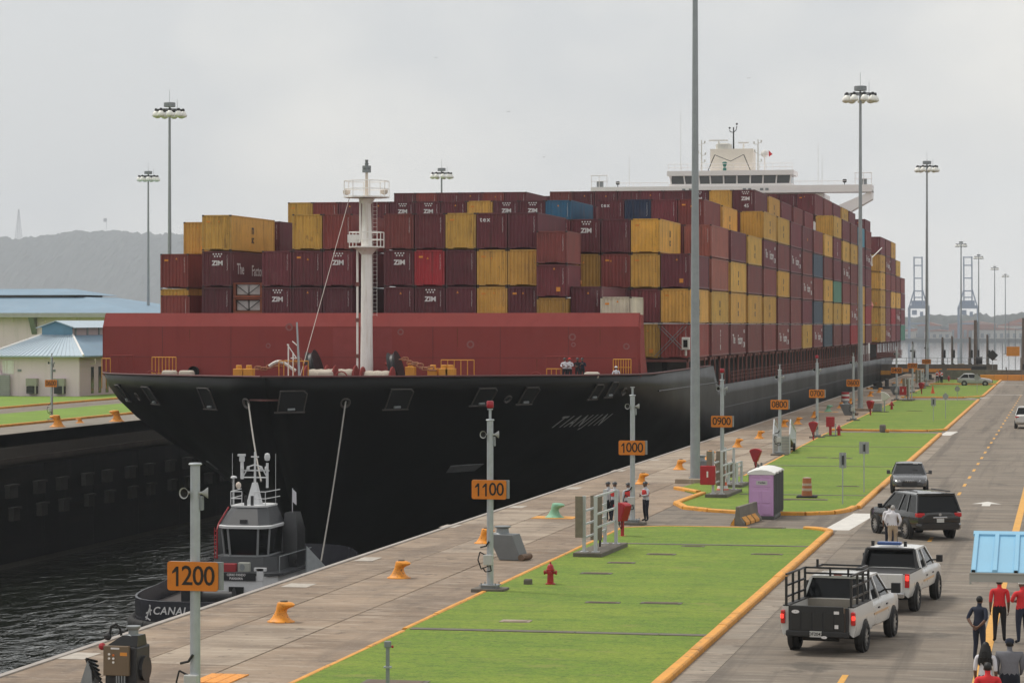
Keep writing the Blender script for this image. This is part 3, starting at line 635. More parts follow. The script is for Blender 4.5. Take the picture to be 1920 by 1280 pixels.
MB().add([sp(5.6, 2.4, 34.9), sp(6.2, 2.4, 34.3), sp(5.65, 2.4, 33.9), sp(5.6, 2.46, 34.9), sp(6.2, 2.46, 34.3), sp(5.65, 2.46, 33.9)], [(0, 1, 2), (5, 4, 3), (0, 3, 4, 1), (1, 4, 5, 2), (2, 5, 3, 0)]).build('red_flag', redshirt, rm)
MB().lathe([(.3, 0), (.3, .3), (.18, .6), (.3, .9), (.42, 1.3), (.2, 1.45)], 10, Matrix.Translation(sp(-.9, .9, 31.75))).build('compass_stand', MAT('binnacle_green', (.03, .18, .15), .5), rm, smooth=True)
MB().path([sp(-2.4, .8, 34.2), sp(-3.4, .8, 31.8)], .07, 5).path([sp(2.0, .8, 34.2), sp(3.0, .8, 31.8)], .07, 5).path([sp(-2.4, .8, 34.2), sp(0, .8, 33.2), sp(2.0, .8, 34.2)], .05, 5).build('mast_brace', darkmet, rm)
q = MB()
for x, z0, z1 in ((-15.5, 29.4, 34.2), (-7.6, 31.7, 41), (13.2, 29.4, 35.8), (13.8, 29.4, 34)): q.tube(sp(x, 1, z0), sp(x, 1, z1), .035, .02, n=5)
q.build('whip_antenna', offwhite, rm)
# side of the deckhouse seen in the gap between the stacks
MB().box(*[c for pr in zip(sh(-32.6, 435.5, 2.2), sh(-31.1, 438.0, 9.5)) for c in pr]).build('side_locker', white, ship)
MB().box(*[c for pr in zip(sh(-33.5, 434.0, 17.6), sh(-30.9, 441, 17.9)) for c in pr]).build('side_platform', white, ship)
q = MB()
for k in range(6): q.tube(sh(-30.95, 434.2 + k * 1.3, 17.9), sh(-30.95, 434.2 + k * 1.3, 19.2), .04, n=5)
q.tube(sh(-30.95, 434.1, 19.2), sh(-30.95, 441, 19.2), .05, n=5).tube(sh(-30.95, 441, 19), sh(-29.6, 444, 20.6), .08, n=6).tube(sh(-31.2, 434.3, 17.6), sh(-33.4, 437, 14.4), .15, n=6); q.build('platform_railing', white, ship)
lifem = MAT('lifeboat_orange', (.62, .10, .04), .5, var=.1)
lb = MB().loft([[sh(-31.9 + r_ * math.cos(a), 434.8 + yy, 11.2 + .9 * r_ * math.sin(a)) for a in [R(36 * k) for k in range(10)]] for yy, r_ in ((0, .3), (.8, .95), (2, 1.25), (5, 1.25), (6.4, .9), (7, .3))]).build('lifeboat', lifem, ship, smooth=True)
MB().tube(sh(-31.5, 435, 9.5), sh(-31.5, 435, 10.6), .1, n=6).path([sh(-31.3, 439, 9.5), sh(-31.3, 439, 13), sh(-30.9, 438, 14)], .12, 6).ball(sh(-31.4, 436.2, 9.95), .45, 10).build('davit', cream, ship)
# mooring gantry and lashing bars crossing the first side stack
q = MB()
for a, b in (((-33.6, 5.9), (-31.2, 8.4)), ((-33.3, 5.9), (-30.9, 8.4)), ((-33.0, 8.4), (-31.0, 6.4)), ((-33.3, 8.4), (-31.3, 6.4))):
    q.tube(sh(a[0], 223.2, a[1]), sh(b[0], 223.2, b[1]), .03, n=5)
q.build('lashing_bar', galvd, ship)
# ================================================================ containers
cpaint = MAT('container_paint', objcol=True, rough=.6, spec=.4, var=.2, scale=.5, streak=.5, scol=(.055, .028, .02), sscale=(3.2, 3.2, .22), svals=(.54, .72), layers=[((2.2, 2.2, 1.2), .64, .70, .4, (.12, .05, .03)), ((.3, .3, .3), .56, .72, .2, (.30, .20, .17)), ((5, 5, 5), .66, .70, .5, (.05, .03, .025))])
cframe = MAT('container_frame', objcol=True, rough=.6, var=.2, scale=1.5, streak=.4, scol=(.05, .03, .025))
CW = 2.438
def corr_body(Ln, Ht):
    """corrugated box, origin at bottom centre of the camera-side end, length along +Y"""
    pts = []
    def wave(a, b, n, nx, ny, d):
        for i in range(n):
            for f, k in ((.08, 0), (.42, 0), (.58, 1), (.92, 1)):
                t = (i + f) / n; pts.append((a[0] + (b[0] - a[0]) * t - nx * d * k, a[1] + (b[1] - a[1]) * t - ny * d * k))
    x = CW / 2 - .03; y0, y1 = .04, Ln - .04
    wave((-x, y0), (x, y0), 8, 0, -1, .055); ns = int(Ln * 2.6)
    wave((x, y0), (x, y1), ns, 1, 0, .036); wave((x, y1), (-x, y1), 6, 0, 1, .04); wave((-x, y1), (-x, y0), ns, -1, 0, .036)
    q = MB(); n = len(pts); q.add([(*p, .14) for p in pts] + [(*p, Ht - .1) for p in pts], [(i, (i + 1) % n, n + (i + 1) % n, n + i) for i in range(n)])
    q.box(-x + .02, x - .02, y0 + .08, y1 - .05, .13, Ht - .03); q.box(-x + .1, x - .1, y0 + .9, y1 - .6, .02, .128)
    return q.mesh('body', cpaint, fix=False)
def frame_mesh(Ln, Ht):
    q = MB(); x = CW / 2
    for sx in (-1, 1):
        for yy in (.08, Ln - .08): q.cbox((sx * (x - .07), yy, Ht / 2), (.14, .15, Ht - .2))
        q.cbox((sx * (x - .04), Ln / 2, Ht - .06), (.075, Ln - .2, .10)); q.cbox((sx * (x - .04), Ln / 2, .13), (.075, Ln - .2, .14))
    for yy in (.06, Ln - .06): q.cbox((0, yy, Ht - .07), (CW - .2, .10, .12))
    for sx in (-1, 1): q.cbox((sx * .84, .07, .12), (.58, .1, .13))
    q.mi = 1
    for sx in (-1, 1):
        for yy in (.085, Ln - .085):
            for zz in (.059, Ht - .059): q.cbox((sx * (x - .078), yy, zz), (.164, .18, .118))
    return q.mesh('frame', [cframe, MAT('casting', (.05, .03, .03), .6, var=.3)])
B40, F40 = corr_body(12.19, 2.87), frame_mesh(12.19, 2.87)
B20, F20 = corr_body(6.06, 2.56), frame_mesh(6.06, 2.56)
rc = random.Random(11)
def code_mesh(mat, n=11, face='front'):
    q = MB()
    for i in range(n):
        for k in range(3):
            a = rc.uniform(-.035, .02); q.box(a, a + rc.uniform(.015, .05), -.003, .003, -i * .115 - k * .03 - .02, -i * .115 - k * .03)
    return q.mesh('code_marking', mat)
codeW = [code_mesh(textwhite) for _ in range(3)]; codeK = [code_mesh(textnavy) for _ in range(2)]
orangemk = MAT('marking_orange', (.72, .28, .04), .6, var=.1)
def patch_mesh(kind):
    q = MB()
    if kind == 'tri': q.add([(-.09, 0, 0), (.09, 0, 0), (0, 0, .17), (-.09, .006, 0), (.09, .006, 0), (0, .006, .17)], [(0, 1, 2), (5, 4, 3), (0, 3, 4, 1), (1, 4, 5, 2), (2, 5, 3, 0)])
    if kind == 'sq': q.box(-.16, .16, 0, .006, 0, .34)
    if kind == 'bar': q.box(-.17, .17, 0, .006, 0, .15)
    return q.mesh('sticker', orangemk)
PM = {k: patch_mesh(k) for k in ('tri', 'sq', 'bar')}
def zim_mesh():
    q = MB()
    for row, n in ((0, 4), (1, 3)):
        for i in range(n):
            q.lathe([(.068, -.004), (.068, .004)], 8, Matrix.Translation(((i - (n - 1) / 2) * .225, 0, .62 - row * .185)) @ Matrix.Rotation(R(90), 4, 'X'))
    return q.mesh('logo_stars', textwhite)
ZIMD = zim_mesh(); ZIMT = text_mesh('ZIM', .52, textwhite, .022, 'front', sx=1.05)
TEX = text_mesh('tex', .52, textwhite, .010, 'front', spacing=1.25); T45 = text_mesh('45', .55, textwhite, .008, 'front')
MSCm = text_mesh('m', 1.15, textnavy, .02, 'side', sx=.75); MSCs = text_mesh('sc', .95, textnavy, .02, 'side', sx=.9)
MSCv = text_mesh('MSC', 1.0, textnavy, .02, 'side')
FAC1 = text_mesh('The', 1.25, textwhite, .012, 'side'); FAC2 = text_mesh('Factory', 1.25, textwhite, .012, 'side'); ZS = text_mesh('ZIM', 1.0, textwhite, .02, 'side')
COLS = {'maroon': (.155, .036, .046), 'dark maroon': (.115, .029, .038), 'red-brown': (.225, .050, .045), 'brown': (.18, .048, .046), 'salmon': (.30, .095, .075), 'red': (.34, .03, .04),
        'yellow': (.54, .31, .07), 'ochre': (.42, .24, .055), 'bright yellow': (.60, .33, .06), 'blue': (.035, .14, .26), 'navy': (.022, .04, .085), 'slate blue': (.06, .085, .12),
        'sky blue': (.09, .26, .36), 'green': (.09, .22, .16), 'cream': (.58, .52, .42)}
ORD = ['zeroth', 'first', 'second', 'third', 'fourth', 'fifth', 'sixth', 'seventh', 'eighth', 'ninth', 'tenth', 'eleventh', 'twelfth', 'thirteenth', 'fourteenth', 'fifteenth', 'sixteenth', 'seventeenth', 'eighteenth', 'nineteenth', 'twentieth', 'twenty-first']
NC = [0]
def container(bay, row, tier, col, mark='', short=False, zoff=None, yoff=0.0, side=None, xoff=0.0):
    Y = bayY(bay) + yoff + rc.uniform(-.05, .05); X = CXS - BH + .05 + 2.514 * (row + .5) + rc.uniform(-.012, .012) + xoff
    if bay >= 9: X += (bay - 8) * .045
    zt = TZ(tier, Y); z = zt - 2.88 if not short else (zoff if zoff is not None else zt - 2.6)
    Ht = 2.56 if short else 2.87
    where = f'{ORD[bay + 1]} block from bow, {ORD[tier]} tier, {ORD[17 - row]} stack from starboard'
    mtxt = {'zim': ' with ZIM mark', 'zim45': ' with ZIM mark', 'tex': ' with tex mark', 'msc': '', 'fac': ''}.get(mark, '')
    nm = 'short ' if short else ''
    t = thing('shipping_container', f'{nm}{col} container{mtxt}, {where}', 'container', (X, Y, z), rc.uniform(-.002, .002), 'containers stacked on the ship')
    base = COLS[col]; j = rc.uniform(.95, 1.3); c4 = (base[0] * j * rc.uniform(.95, 1.05), base[1] * j, base[2] * j * rc.uniform(.95, 1.05), 1)
    b = obj('body', B20 if short else B40, t); b.color = c4
    f = obj('frame', F20 if short else F40, t); f.color = tuple(k * .85 for k in c4[:3]) + (1,)
    light = 'yellow' in col or col in ('ochre', 'cream')
    if bay < 8 or row >= 14: tag(obj('code_marking', rc.choice(codeK if light else codeW), t, (.86, .028, Ht - .32)), kind='stuff')
    if mark in ('zim', 'zim45'):
        obj('logo', ZIMT, t, (.05 if mark == 'zim' else .2, .03, Ht - .98)); obj('logo_stars', ZIMD, t, (.05 if mark == 'zim' else .2, .03, Ht - .86))
        if mark == 'zim45': obj('lettering', T45, t, (.3, .03, Ht - 1.75))
    elif mark == 'tex': obj('lettering', TEX, t, (-.55, .03, Ht - .55))
    else:
        r_ = rc.random()
        if r_ < .55: obj('sticker', PM['tri'], t, (rc.uniform(-.4, .3), .026, Ht * rc.uniform(.72, .85)))
        if r_ < .30: obj('sticker', PM['sq'], t, (.5, .026, .45))
        elif r_ < .45 or (light and r_ < .8): obj('sticker', PM['bar'], t, (-.7, .026, Ht - .62))
    if side is None: side = 'msc' if light and col != 'cream' else None
    xs = CW / 2 - .02
    if row >= 14 or side:
        tag(obj('code_marking', rc.choice(codeK if light else codeW), t, (xs + .01, .6, Ht - .3), R(90)), kind='stuff')
    L2 = 6.0 if not short else 3
    if side == 'msc':
        obj('logo', MSCm, t, (xs, L2, Ht * .64)); obj('logo', MSCs, t, (xs, L2, Ht * .36))
    elif side == 'fac':
        obj('lettering', FAC1, t, (xs, 2.6, Ht * .5)); obj('lettering', FAC2, t, (xs, 7.6, Ht * .47))
        obj('lettering', text_mesh('45 G1', .45, textwhite, .008, 'side'), t, (xs, 10.9, Ht * .75)); obj('lettering', text_mesh('ZIM', .7, textwhite, .014, 'side'), t, (xs, 10.9, Ht * .3))
    elif side == 'zim':
        for k in range(3): obj('lettering', text_mesh('ZIM'[k], .75, textwhite, .014, 'side'), t, (xs, 6.2, Ht * (.7 - .22 * k)))
    elif side == 'org':
        obj('lettering', text_mesh('tex', .6, orangemk, .01, 'side'), t, (xs, 6.2, Ht * .5))
    NC[0] += 1
    return t
# ---- what stands where: counts per bay for (outer starboard, next, inner rows); listed colours where the photo shows them
D, Mr, Rb, Br, Sa, Rd, Ye, Dy, By, Bl, Nv, Sl, Sk, Gr = 'dark maroon', 'maroon', 'red-brown', 'brown', 'salmon', 'red', 'yellow', 'ochre', 'bright yellow', 'blue', 'navy', 'slate blue', 'sky blue', 'green'
def b1(row, lst):
    for tier, col, *mk in lst: container(0, row, tier, col, mk[0] if mk else '', side=mk[1] if len(mk) > 1 else None)
b1(2, [(4, Ye, '', 'msc'), (3, D, 'zim', 'fac'), (2, D)])
b1(4, [(3, Mr), (2, D, 'zim')]); b1(5, [(4, Ye), (3, Mr), (2, D)]); b1(6, [(4, Rb), (3, Mr, 'zim'), (2, D)])
b1(8, [(4, Br), (3, D, 'zim'), (2, D)]); b1(9, [(4, Mr), (3, Rd), (2, D, 'zim')]); b1(10, [(4, Ye), (3, D), (2, D)])
b1(11, [(4, D, 'tex'), (3, Ye), (2, Ye)]); b1(12, [(4, D), (3, Ye), (2, D)]); b1(14, [(2, D)])
for tier, col, z in ((4, Br, 8.9 + 4.38), (3, Mr, 8.9 + 1.78), (2, Dy, 8.9 - .82)): container(0, 13, tier, col, short=True, zoff=z, yoff=-1.2, side='org' if tier == 3 else None)
container(0, 15, 2, 'cream', short=True, zoff=8.9 - .75, yoff=-1.0)
# flat racks with white bales beside the foremost ZIM box
rackm = MAT('rack_brown', (.24, .07, .035), .7, var=.2); bale = MAT('bale_wrap', (.50, .48, .47), .7, var=.12, scale=3)
for k, (z, lab) in enumerate(((9.42, 'lower'), (10.68, 'upper'))):
    t = thing('flat_rack', f'{lab} brown folding flat rack loaded with pale wrapped bales behind the breakwater', 'flat rack', (CXS - BH + .05 + 2.514 * 3.5, bayY(0) + .3, z), 0, 'flat racks in the foremost block')
    MB().box(-1.2, 1.2, 0, 12, 0, .22).build('base', rackm, t)
    for sx in (-1, 1):
        MB().box(sx * 1.12 - .1, sx * 1.12 + .1, .02, .25, .22, 1.22).build('post', rackm, t)
        MB().tube((0, .12, .3), (sx * 1.0, .12, 1.05), .035, n=5).build('brace', darkmet, t)
    MB().box(-1.0, 1.0, .05, .2, 1.12, 1.22).build('end_rail', rackm, t)
    for sx in (-1, 1): MB().box(sx * .53 - .48, sx * .53 + .48, .3, 6, .24, 1.05).build('bale', bale, t, bevel=.08)
# second block
table = {}                                     # (bay, row) -> {tier: (colour, mark)}
def put(bay, row, lst):
    d = table.setdefault((bay, row), {})
    for tier, col, *mk in lst: d[tier] = (col, mk[0] if mk else '')
for a_ in ((4, Ye), (3, Br), (2, Br)): container(1, 0, *a_, xoff=-1.2)
container(0, 0, 3, Rb, yoff=7.2, xoff=-.95); container(0, 0, 2, Ye, yoff=7.2, xoff=-.95); container(0, 1, 2, Rb, short=True, zoff=8.35, yoff=1.0, xoff=-1.3); container(1, 1, 3, Br)
put(1, 2, [(4, D, 'zim45')]); put(1, 7, [(4, Mr), (3, Mr), (2, D)])
put(1, 13, [(4, D, 'zim'), (3, Dy)]); put(1, 14, [(4, D), (3, Rb), (2, D)]); put(1, 15, [(4, By), (3, Ye), (2, Mr), (1, Dy)])  # darker yellow third-tier box carries its shadow in the base colour
for r_, cm in enumerate(((Ye,), (Rb,), (Mr,), (Mr,), (D, 'zim'), (D, 'zim'), (Mr,), (Ye,), (D, 'zim'), (D, 'zim'), (Bl,), None, (D, 'tex'), (Nv,), (Mr,), (Rb,))):
    if cm: put(3, r_, [(5, *cm)])
put(6, 15, [(6, D, 'zim45')]); put(6, 14, [(6, Ye)]); put(6, 13, [(6, D, 'zim')])
outer = {1: [Rb, Ye, Mr], 2: [(Br, 'zim'), Ye, Sa, Sa], 3: [(Br, 'fac'), Ye, Ye, Mr], 4: [Br, Ye, Br, Ye], 5: [Br, Ye, Br, (Mr, 'fac'), Ye], 6: [(Br, 'fac'), Br, By, Br, Ye], 7: [Br, Br, Br, (Mr, 'fac'), Mr],
         8: [Ye, Mr, (Br, 'fac'), Br, (Mr, 'org')], 9: [(Br, 'fac'), Sl, Br, Sl, Br], 10: [Sl, Ye, Ye, Br, Ye], 11: [Br, Ye, Gr, Mr, (Mr, 'zim'), Ye], 12: [Mr, Ye, Br, (Br, 'fac'), Ye, Mr],
         13: [Rd, (Br, 'fac'), Br, Br, Ye, Br], 14: [Ye, Ye, Ye, Mr, Mr, Sk], 15: [Br, Rd, Br, Mr, (Mr, 'fac'), Br], 16: [Ye, Ye, Ye, Ye, Ye, Mr], 17: [(Br, 'fac'), Br, Br, Rb, (Br, 'fac'), Br],
         18: [Br, Rd, Ye, Br, Mr, Ye], 19: [Mr, (Br, 'fac'), Ye, Br, Ye], 20: [Gr, Mr, Mr, Br]}
r15 = {1: 4, 2: 4, 3: 5, 4: 5, 5: 5, 6: 6, 7: 6, 8: 6, 9: 6, 10: 6, 11: 7, 12: 7, 13: 7, 14: 7, 15: 7, 16: 7, 17: 6, 18: 6, 19: 5, 20: 4}
r15col = {4: Ye, 7: Ye, 8: Mr, 9: Br, 10: Mr, 11: Mr, 12: Br, 13: (Mr), 14: Ye, 16: Mr}
inner = {1: 4, 2: 4, 3: 5, 4: 5, 5: 5, 6: 6, 7: 6, 8: 6, 9: 6, 10: 6, 11: 7, 12: 7, 13: 7, 14: 7, 15: 7, 16: 6, 17: 6, 18: 6, 19: 5, 20: 4}
def count(b, r):
    if b == 0: return {2: 4, 3: 3, 5: 4, 6: 4, 4: 3, 8: 4, 9: 4, 10: 4, 11: 4, 12: 4, 13: 3, 14: 2, 15: 1}.get(r, 0)
    if r == 16: return len(outer[b])
    if r == 15: return r15[b]
    if (b, r) in ((3, 11), (6, 6)): return inner[b] - 1
    if b == 1 and r in (0, 1): return 0
    if b == 1 and r == 3: return 3
    return inner[b]
for b in range(1, 21):
    for r_ in range(17):
        for t_ in range(1, count(b, r_) + 1):
            spec = table.get((b, r_), {}).get(t_)
            side = None
            if r_ == 16:
                e = outer[b][t_ - 1]; spec = (e, '') if isinstance(e, str) else (e[0], ''); side = None if isinstance(e, str) else e[1]
                vis = True
            else:
                Yb = bayY(b); ang = (TZ(t_, Yb) - 8.9) / Yb
                front = False
                for dx in (-1.05, -.35, .35, 1.05):
                    Xp = CXS - BH + 2.514 * (r_ + .5) + dx; blocked = False
                    for k in range(max(0, b - 9), b):
                        for yk in (bayY(k) + .1, bayY(k) + 6, bayY(k) + 12):
                            rk = int((Xp * yk / Yb - CXS + BH) // 2.514)
                            if 0 <= rk <= 16 and count(k, rk) and (TZ(count(k, rk), yk) - 8.9) / yk > ang - .0002: blocked = True
                    if not blocked: front = True
                sidev = t_ > count(b, r_ + 1)
                vis = spec is not None or ((front or sidev) and t_ > 1)
                if r_ <= 12 and b >= 7 and not front: vis = False
                if r_ == 15 and t_ == count(b, r_): vis = True
            if not vis: continue
            if spec is None: spec = (r15col.get(b, None) if r_ == 15 and t_ == r15[b] else None) or rc.choice((D, D, Mr, Mr, Br, Rb, Ye, Ye, Mr, D)), ''
            if isinstance(spec[0], tuple): spec = spec[0]
            container(b, r_, t_, spec[0], spec[1], side=side)
print('containers', NC[0])
# ================================================================ lock-side furniture
# ---- number posts
def rounded(w_, h_, r, n=3):
    pts = []
    for cx, cy, a0 in ((w_ / 2 - r, h_ / 2 - r, 0), (-w_ / 2 + r, h_ / 2 - r, 90), (-w_ / 2 + r, -h_ / 2 + r, 180), (w_ / 2 - r, -h_ / 2 + r, 270)):
        pts += [(cx + r * math.cos(R(a0 + 90 * i / n)), cy + r * math.sin(R(a0 + 90 * i / n))) for i in range(n + 1)]
    return pts
FR = Matrix.Rotation(R(90), 4, 'X')       # local z -> -Y (toward the camera)
def horn_mb(): return MB().lathe([(.05, -.02), (.05, .1), (.09, .16), (.15, .24), (.19, .30), (.20, .31), (.165, .29), (.10, .2), (.02, .14)], 16, caps=False)
shorn = MAT('horn_grey', (.36, .37, .36), .5, var=.1); dkin = MAT('horn_inside', (.006, .006, .006), .8, var=0)
junc = MAT('junction_box', (.46, .47, .46), .5, var=.06)
def number_post(loc, num, light=False, label='', far=False, box=True, rz=0):
    t = thing('number_post', label, 'sign post', loc, rz, 'numbered posts along the lock')
    MB().box(-.55, .55, -.42, .42, -.05, .12).build('footing', concdark, t, bevel=.03)
    MB().box(-.3, .3, -.3, .3, .20, .23).box(-.25, .25, -.25, .25, .12, .20).build('base_plate', galvd, t)
    q = MB()
    for sx in (-.24, .24):
        for sy in (-.24, .24): q.tube((sx, sy, .12), (sx, sy, .3), .02, n=6)
    q.build('anchor_bolt', galvd, t)
    H0 = 5.75 if num in ('1200',) else 5.6
    MB().tube((0, 0, .2), (0, 0, H0), .115, .105, n=14).lathe([(.13, H0), (.15, H0 + .02), (.13, H0 + .05)], 12).build('post', galv, t, smooth=True)
    if num != '1200':
        MB().tube((0, 0, H0), (0, 0, H0 + .36), .045, n=8).lathe([(.1, H0 + .36), (.1, H0 + .39)], 10).build('spigot', galv, t)
    if light: MB().lathe([(.1, H0 + .42), (.12, H0 + .45), (.12, H0 + .62), (.1, H0 + .65)], 12).build('warning_light', MAT('red_lens', (.35, .015, .03), .3, var=0), t, smooth=True)
    sg = MB().prism(rounded(1.17, .63, .06), .0, .03, Matrix.Translation((0, -.13, 3.35)) @ FR).build('sign_face', orange, t)
    MB().box(-.56, .66, -.126, .0, 3.06, 3.66).build('sign_back', galvd, t)
    for k_, ch in enumerate(num):
        if ch == '1': MB().box(.0, .055, -.168, -.162, 3.13, 3.555).add([(.0, -.168, 3.555), (.055, -.168, 3.555), (.0, -.168, 3.45), (-.09, -.168, 3.40), (-.09, -.168, 3.445), (.0, -.162, 3.555), (.055, -.162, 3.555), (.0, -.162, 3.45), (-.09, -.162, 3.40), (-.09, -.162, 3.445)], [(0, 1, 2, 3, 4), (9, 8, 7, 6, 5)]).build('digit', textblack, t, (-.38 + k_ * .255, 0, 0))
        else: obj('digit', text_mesh(ch, .60, textblack, .004, 'front', sx=.92), t, (-.38 + k_ * .255, -.165, 3.345))
    for a, dx in ((-14, -.14), (112, .10)):
        M = Matrix.Translation((dx, -.02, 5.15)) @ Matrix.Rotation(R(a), 4, 'Z') @ FR @ Matrix.Scale(.62, 4)
        h_ = horn_mb(); o = obj('loudspeaker', h_.mesh('loudspeaker', shorn, True), t); o.data.transform(M)
        o2 = MB().lathe([(.005, .22), (.165, .285)], 14, M, caps=False).build('horn_throat', dkin, o)
    MB().cbox((.1, .05, 4.92), (.12, .12, .3)).build('bracket', galvd, t)
    if box:
        MB().cbox((-.02, -.17, 1.05), (.3, .2, .34)).build('junction_box', junc, t, bevel=.02)
        q = MB(); q.path([(-.1, -.15, 1.2), (-.3, -.18, 1.3), (-.36, -.2, 1.05), (-.25, -.2, .75), (-.02, -.17, .85)], .022, 6).path([(.05, -.2, .88), (.1, -.22, .7), (-.1, -.22, .66), (-.2, -.2, .8)], .02, 6).path([(-.3, -.1, 1.45), (-.1, -.15, 1.5), (0, -.14, 1.65)], .03, 6)
        q.build('cable', rubber, t)
    return t
PO = dict(zip(('1200', '1100', '1000', '0900', '0800', '0700', '0600', '0400', '0300', '0200'), ('nearest number post', 'second number post from camera, red light on top,', 'third number post, workers at its foot,', 'fourth number post, behind the red cabinet rack,', 'fifth number post, beside the gangway,', 'sixth number post, by the square red hose box,', 'seventh number post, left of a lamp mast,', 'eighth number post from camera', 'ninth number post from camera', 'farthest number post')))
for num, u in (('1200', 366), ('1100', 919), ('1000', 1186), ('0900', 1354), ('0800', 1462), ('0700', 1532), ('0600', 1600), ('0400', 1681), ('0300', 1711), ('0200', 1737)):
    number_post((XL, atX(u, XL), 0), num, num in ('1100', '0900', '0700'), f'{PO[num]} on the near bank, orange sign {num}', rz=R(-3))
pf = G(97, 790); number_post((pf.x, pf.y, 0), '0600', False, 'orange 0600 sign on a thin grey post, far bank lawn', rz=R(-8))
# ---- high-mast lamps
lampw = MAT('lamp_glass', (.85, .85, .80), .35, var=.05); mastm = MAT('mast_steel', (.30, .325, .34), .5, .35, var=.14, scale=2)
def high_mast(loc, label, hgt=31.2, r=.27):
    t = thing('high_mast_lamp', label, 'lamp post', loc, 0, 'high mast lamps')
    MB().cbox((0, 0, .08), (2.0, 1.7, .36)).build('footing', concs[1], t, bevel=.04)
    MB().lathe([(.36, .26), (.36, .32)], 12).lathe([(r, .3), (r * .98, 4), (r * .68, 18), (r * .45, hgt - .3)], 12).build('mast', mastm, t, smooth=True)
    MB().lathe([(.0 + .62, hgt + .2), (.62, hgt + .62), (.55, hgt + .66)], 12).tube((0, 0, hgt - .6), (0, 0, hgt + .3), .1, n=8).build('hoist_head', galvd, t)
    MB().tube((0, 0, hgt + .6), (0, 0, hgt + 2.0), .02, n=5).tube((.85, 0, hgt - .2), (.85, 0, hgt + 1.0), .02, n=5).build('lightning_rod', galvd, t)
    q = MB(); pts = [(1.45 * math.cos(R(36 * i)), 1.45 * math.sin(R(36 * i)), hgt - .12) for i in range(11)]; q.path(pts, .05, 6)
    for i in range(0, 10, 2): q.tube((0, 0, hgt - .12), pts[i], .04, n=5)
    q.build('luminaire_ring', darkmet, t)
    for i in range(9):
        a = R(40 * i + 10); M = Matrix.Translation((1.45 * math.cos(a), 1.45 * math.sin(a), hgt - .15))
        o = obj('lamp', LMP, t); o.matrix_local = M
        obj('lamp_housing', LMH, o)
    return t
LMP = MB().lathe([(.10, -.1), (.26, -.22), (.36, -.42), (.40, -.62), (.36, -.70), (.2, -.80), (.02, -.83)], 14, caps=False).mesh('lamp', lampw, True)
LMH = MB().lathe([(.02, .16), (.13, .14), (.15, -.04), (.15, -.16)], 10, caps=False).mesh('lamp_housing', darkmet, True)
for u, v, lab in ((1304, 905, 'tall grey high-mast lamp beside the red cabinet, its head above the frame'), (1619, 770, 'high-mast lamp standing in front of the ship side containers')):
    p = G(u, v); high_mast((-20.0, p.y, 0), lab)
for u, X, lab in ((1738, -20.0, 'high-mast lamp right of the ship stern, third along the near bank'),):
    high_mast((X, atX(u, X), 0), lab)
lampord = ['nearest', 'second', 'third', 'fourth']
for k, (u, z) in enumerate(((1802, 795), (1835, 977), (1865, 1153), (1885, 1356))):
    high_mast((-30.7, atX(u, -30.7), -8 if k else -4), f'{lampord[k]} of the distant high-mast lamps right of the two cranes', 31.2 + (8 if k else 4), .36)
for u, X, lab in ((318, -93.0, 'tallest-looking high-mast lamp left of the containers, behind the ship'), (828, -92.8, 'high-mast lamp whose head shows above the middle container stacks'), (278, -139.0, 'high-mast lamp farthest left, in front of the hazy hill')):
    high_mast((X, atX(u, X), 0), lab)
# ---- mooring bollards
def bollard_mesh(mat):
    q = MB(); secs = []
    for (dx, z, rx, ry) in ((0, .0, .46, .43), (0, .03, .45, .43), (-.01, .06, .37, .36), (-.02, .16, .27, .28), (-.01, .30, .20, .23), (.02, .40, .18, .23), (.07, .46, .23, .25), (.14, .51, .29, .27), (.17, .57, .30, .28), (.14, .63, .26, .25), (.10, .66, .15, .15)):
        secs.append([(dx + rx * math.cos(R(22.5 * i)), ry * math.sin(R(22.5 * i)), z) for i in range(16)])
    return q.loft(secs).mesh('body', mat, True)
def plate_mesh(mat): return MB().box(-.75, .75, -.5, .5, -.02, .012).mesh('base_plate', mat)
BM, BG = bollard_mesh(yellow2), bollard_mesh(MAT('bollard_green', (.20, .42, .28), .6, var=.15, scale=5, spots=.4, spcol=(.12, .09, .05)))
capm2 = MB().lathe([(.05, 0), (.14, 0), (.12, .05), (.02, .06)], 10).mesh('rope_cap', concdark)
bl_ = [(527, 1165, 'yellow bollard nearest the 1200 sign'), (748, 1083, 'yellow bollard between the 1200 and 1100 signs, farther from camera'), (908, 1018, 'yellow bollard beside the 1100 post, left of the grey block'),
       (1203, 907, 'yellow bollard behind the workers near the 1000 sign'), (1274, 880, 'yellow bollard left of the tall lamp mast base'), (1330, 862, 'yellow bollard half hidden behind the white pipe rack'),
       (1383, 838, 'yellow bollard right of the 0900 sign, first of two'), (1424, 822, 'yellow bollard just left of the gangway'), (1470, 800, 'yellow bollard seen through the gangway rails'), (1496, 795, 'yellow bollard right of the gangway'), (1527, 783, 'yellow bollard below the 0700 sign'),
       (1576, 765, 'yellow bollard left of the 0600 post, near the striped barrel'), (1594, 757, 'yellow bollard behind the striped barrel'), (1612, 750, 'yellow bollard hidden partly by the second mast'), (1632, 743, 'yellow bollard between second mast and 0400 sign, nearer'), (1649, 736, 'yellow bollard beyond the white bollard cover, before the 0400 sign'), (1675, 725, 'yellow bollard left of the 0400 post'), (1691, 718, 'yellow bollard right of the 0400 post')]
for u, v, lab in bl_:
    p = G(u, v); t = thing('mooring_bollard', lab, 'bollard', (p.x, p.y, 0), R(rnd.uniform(-15, 15)), 'yellow bollards along the quay edge')
    t.scale = (.9, .9, .9)
    obj('body', BM, t); obj('rope_cap', capm2, t, (.10, 0, .655))
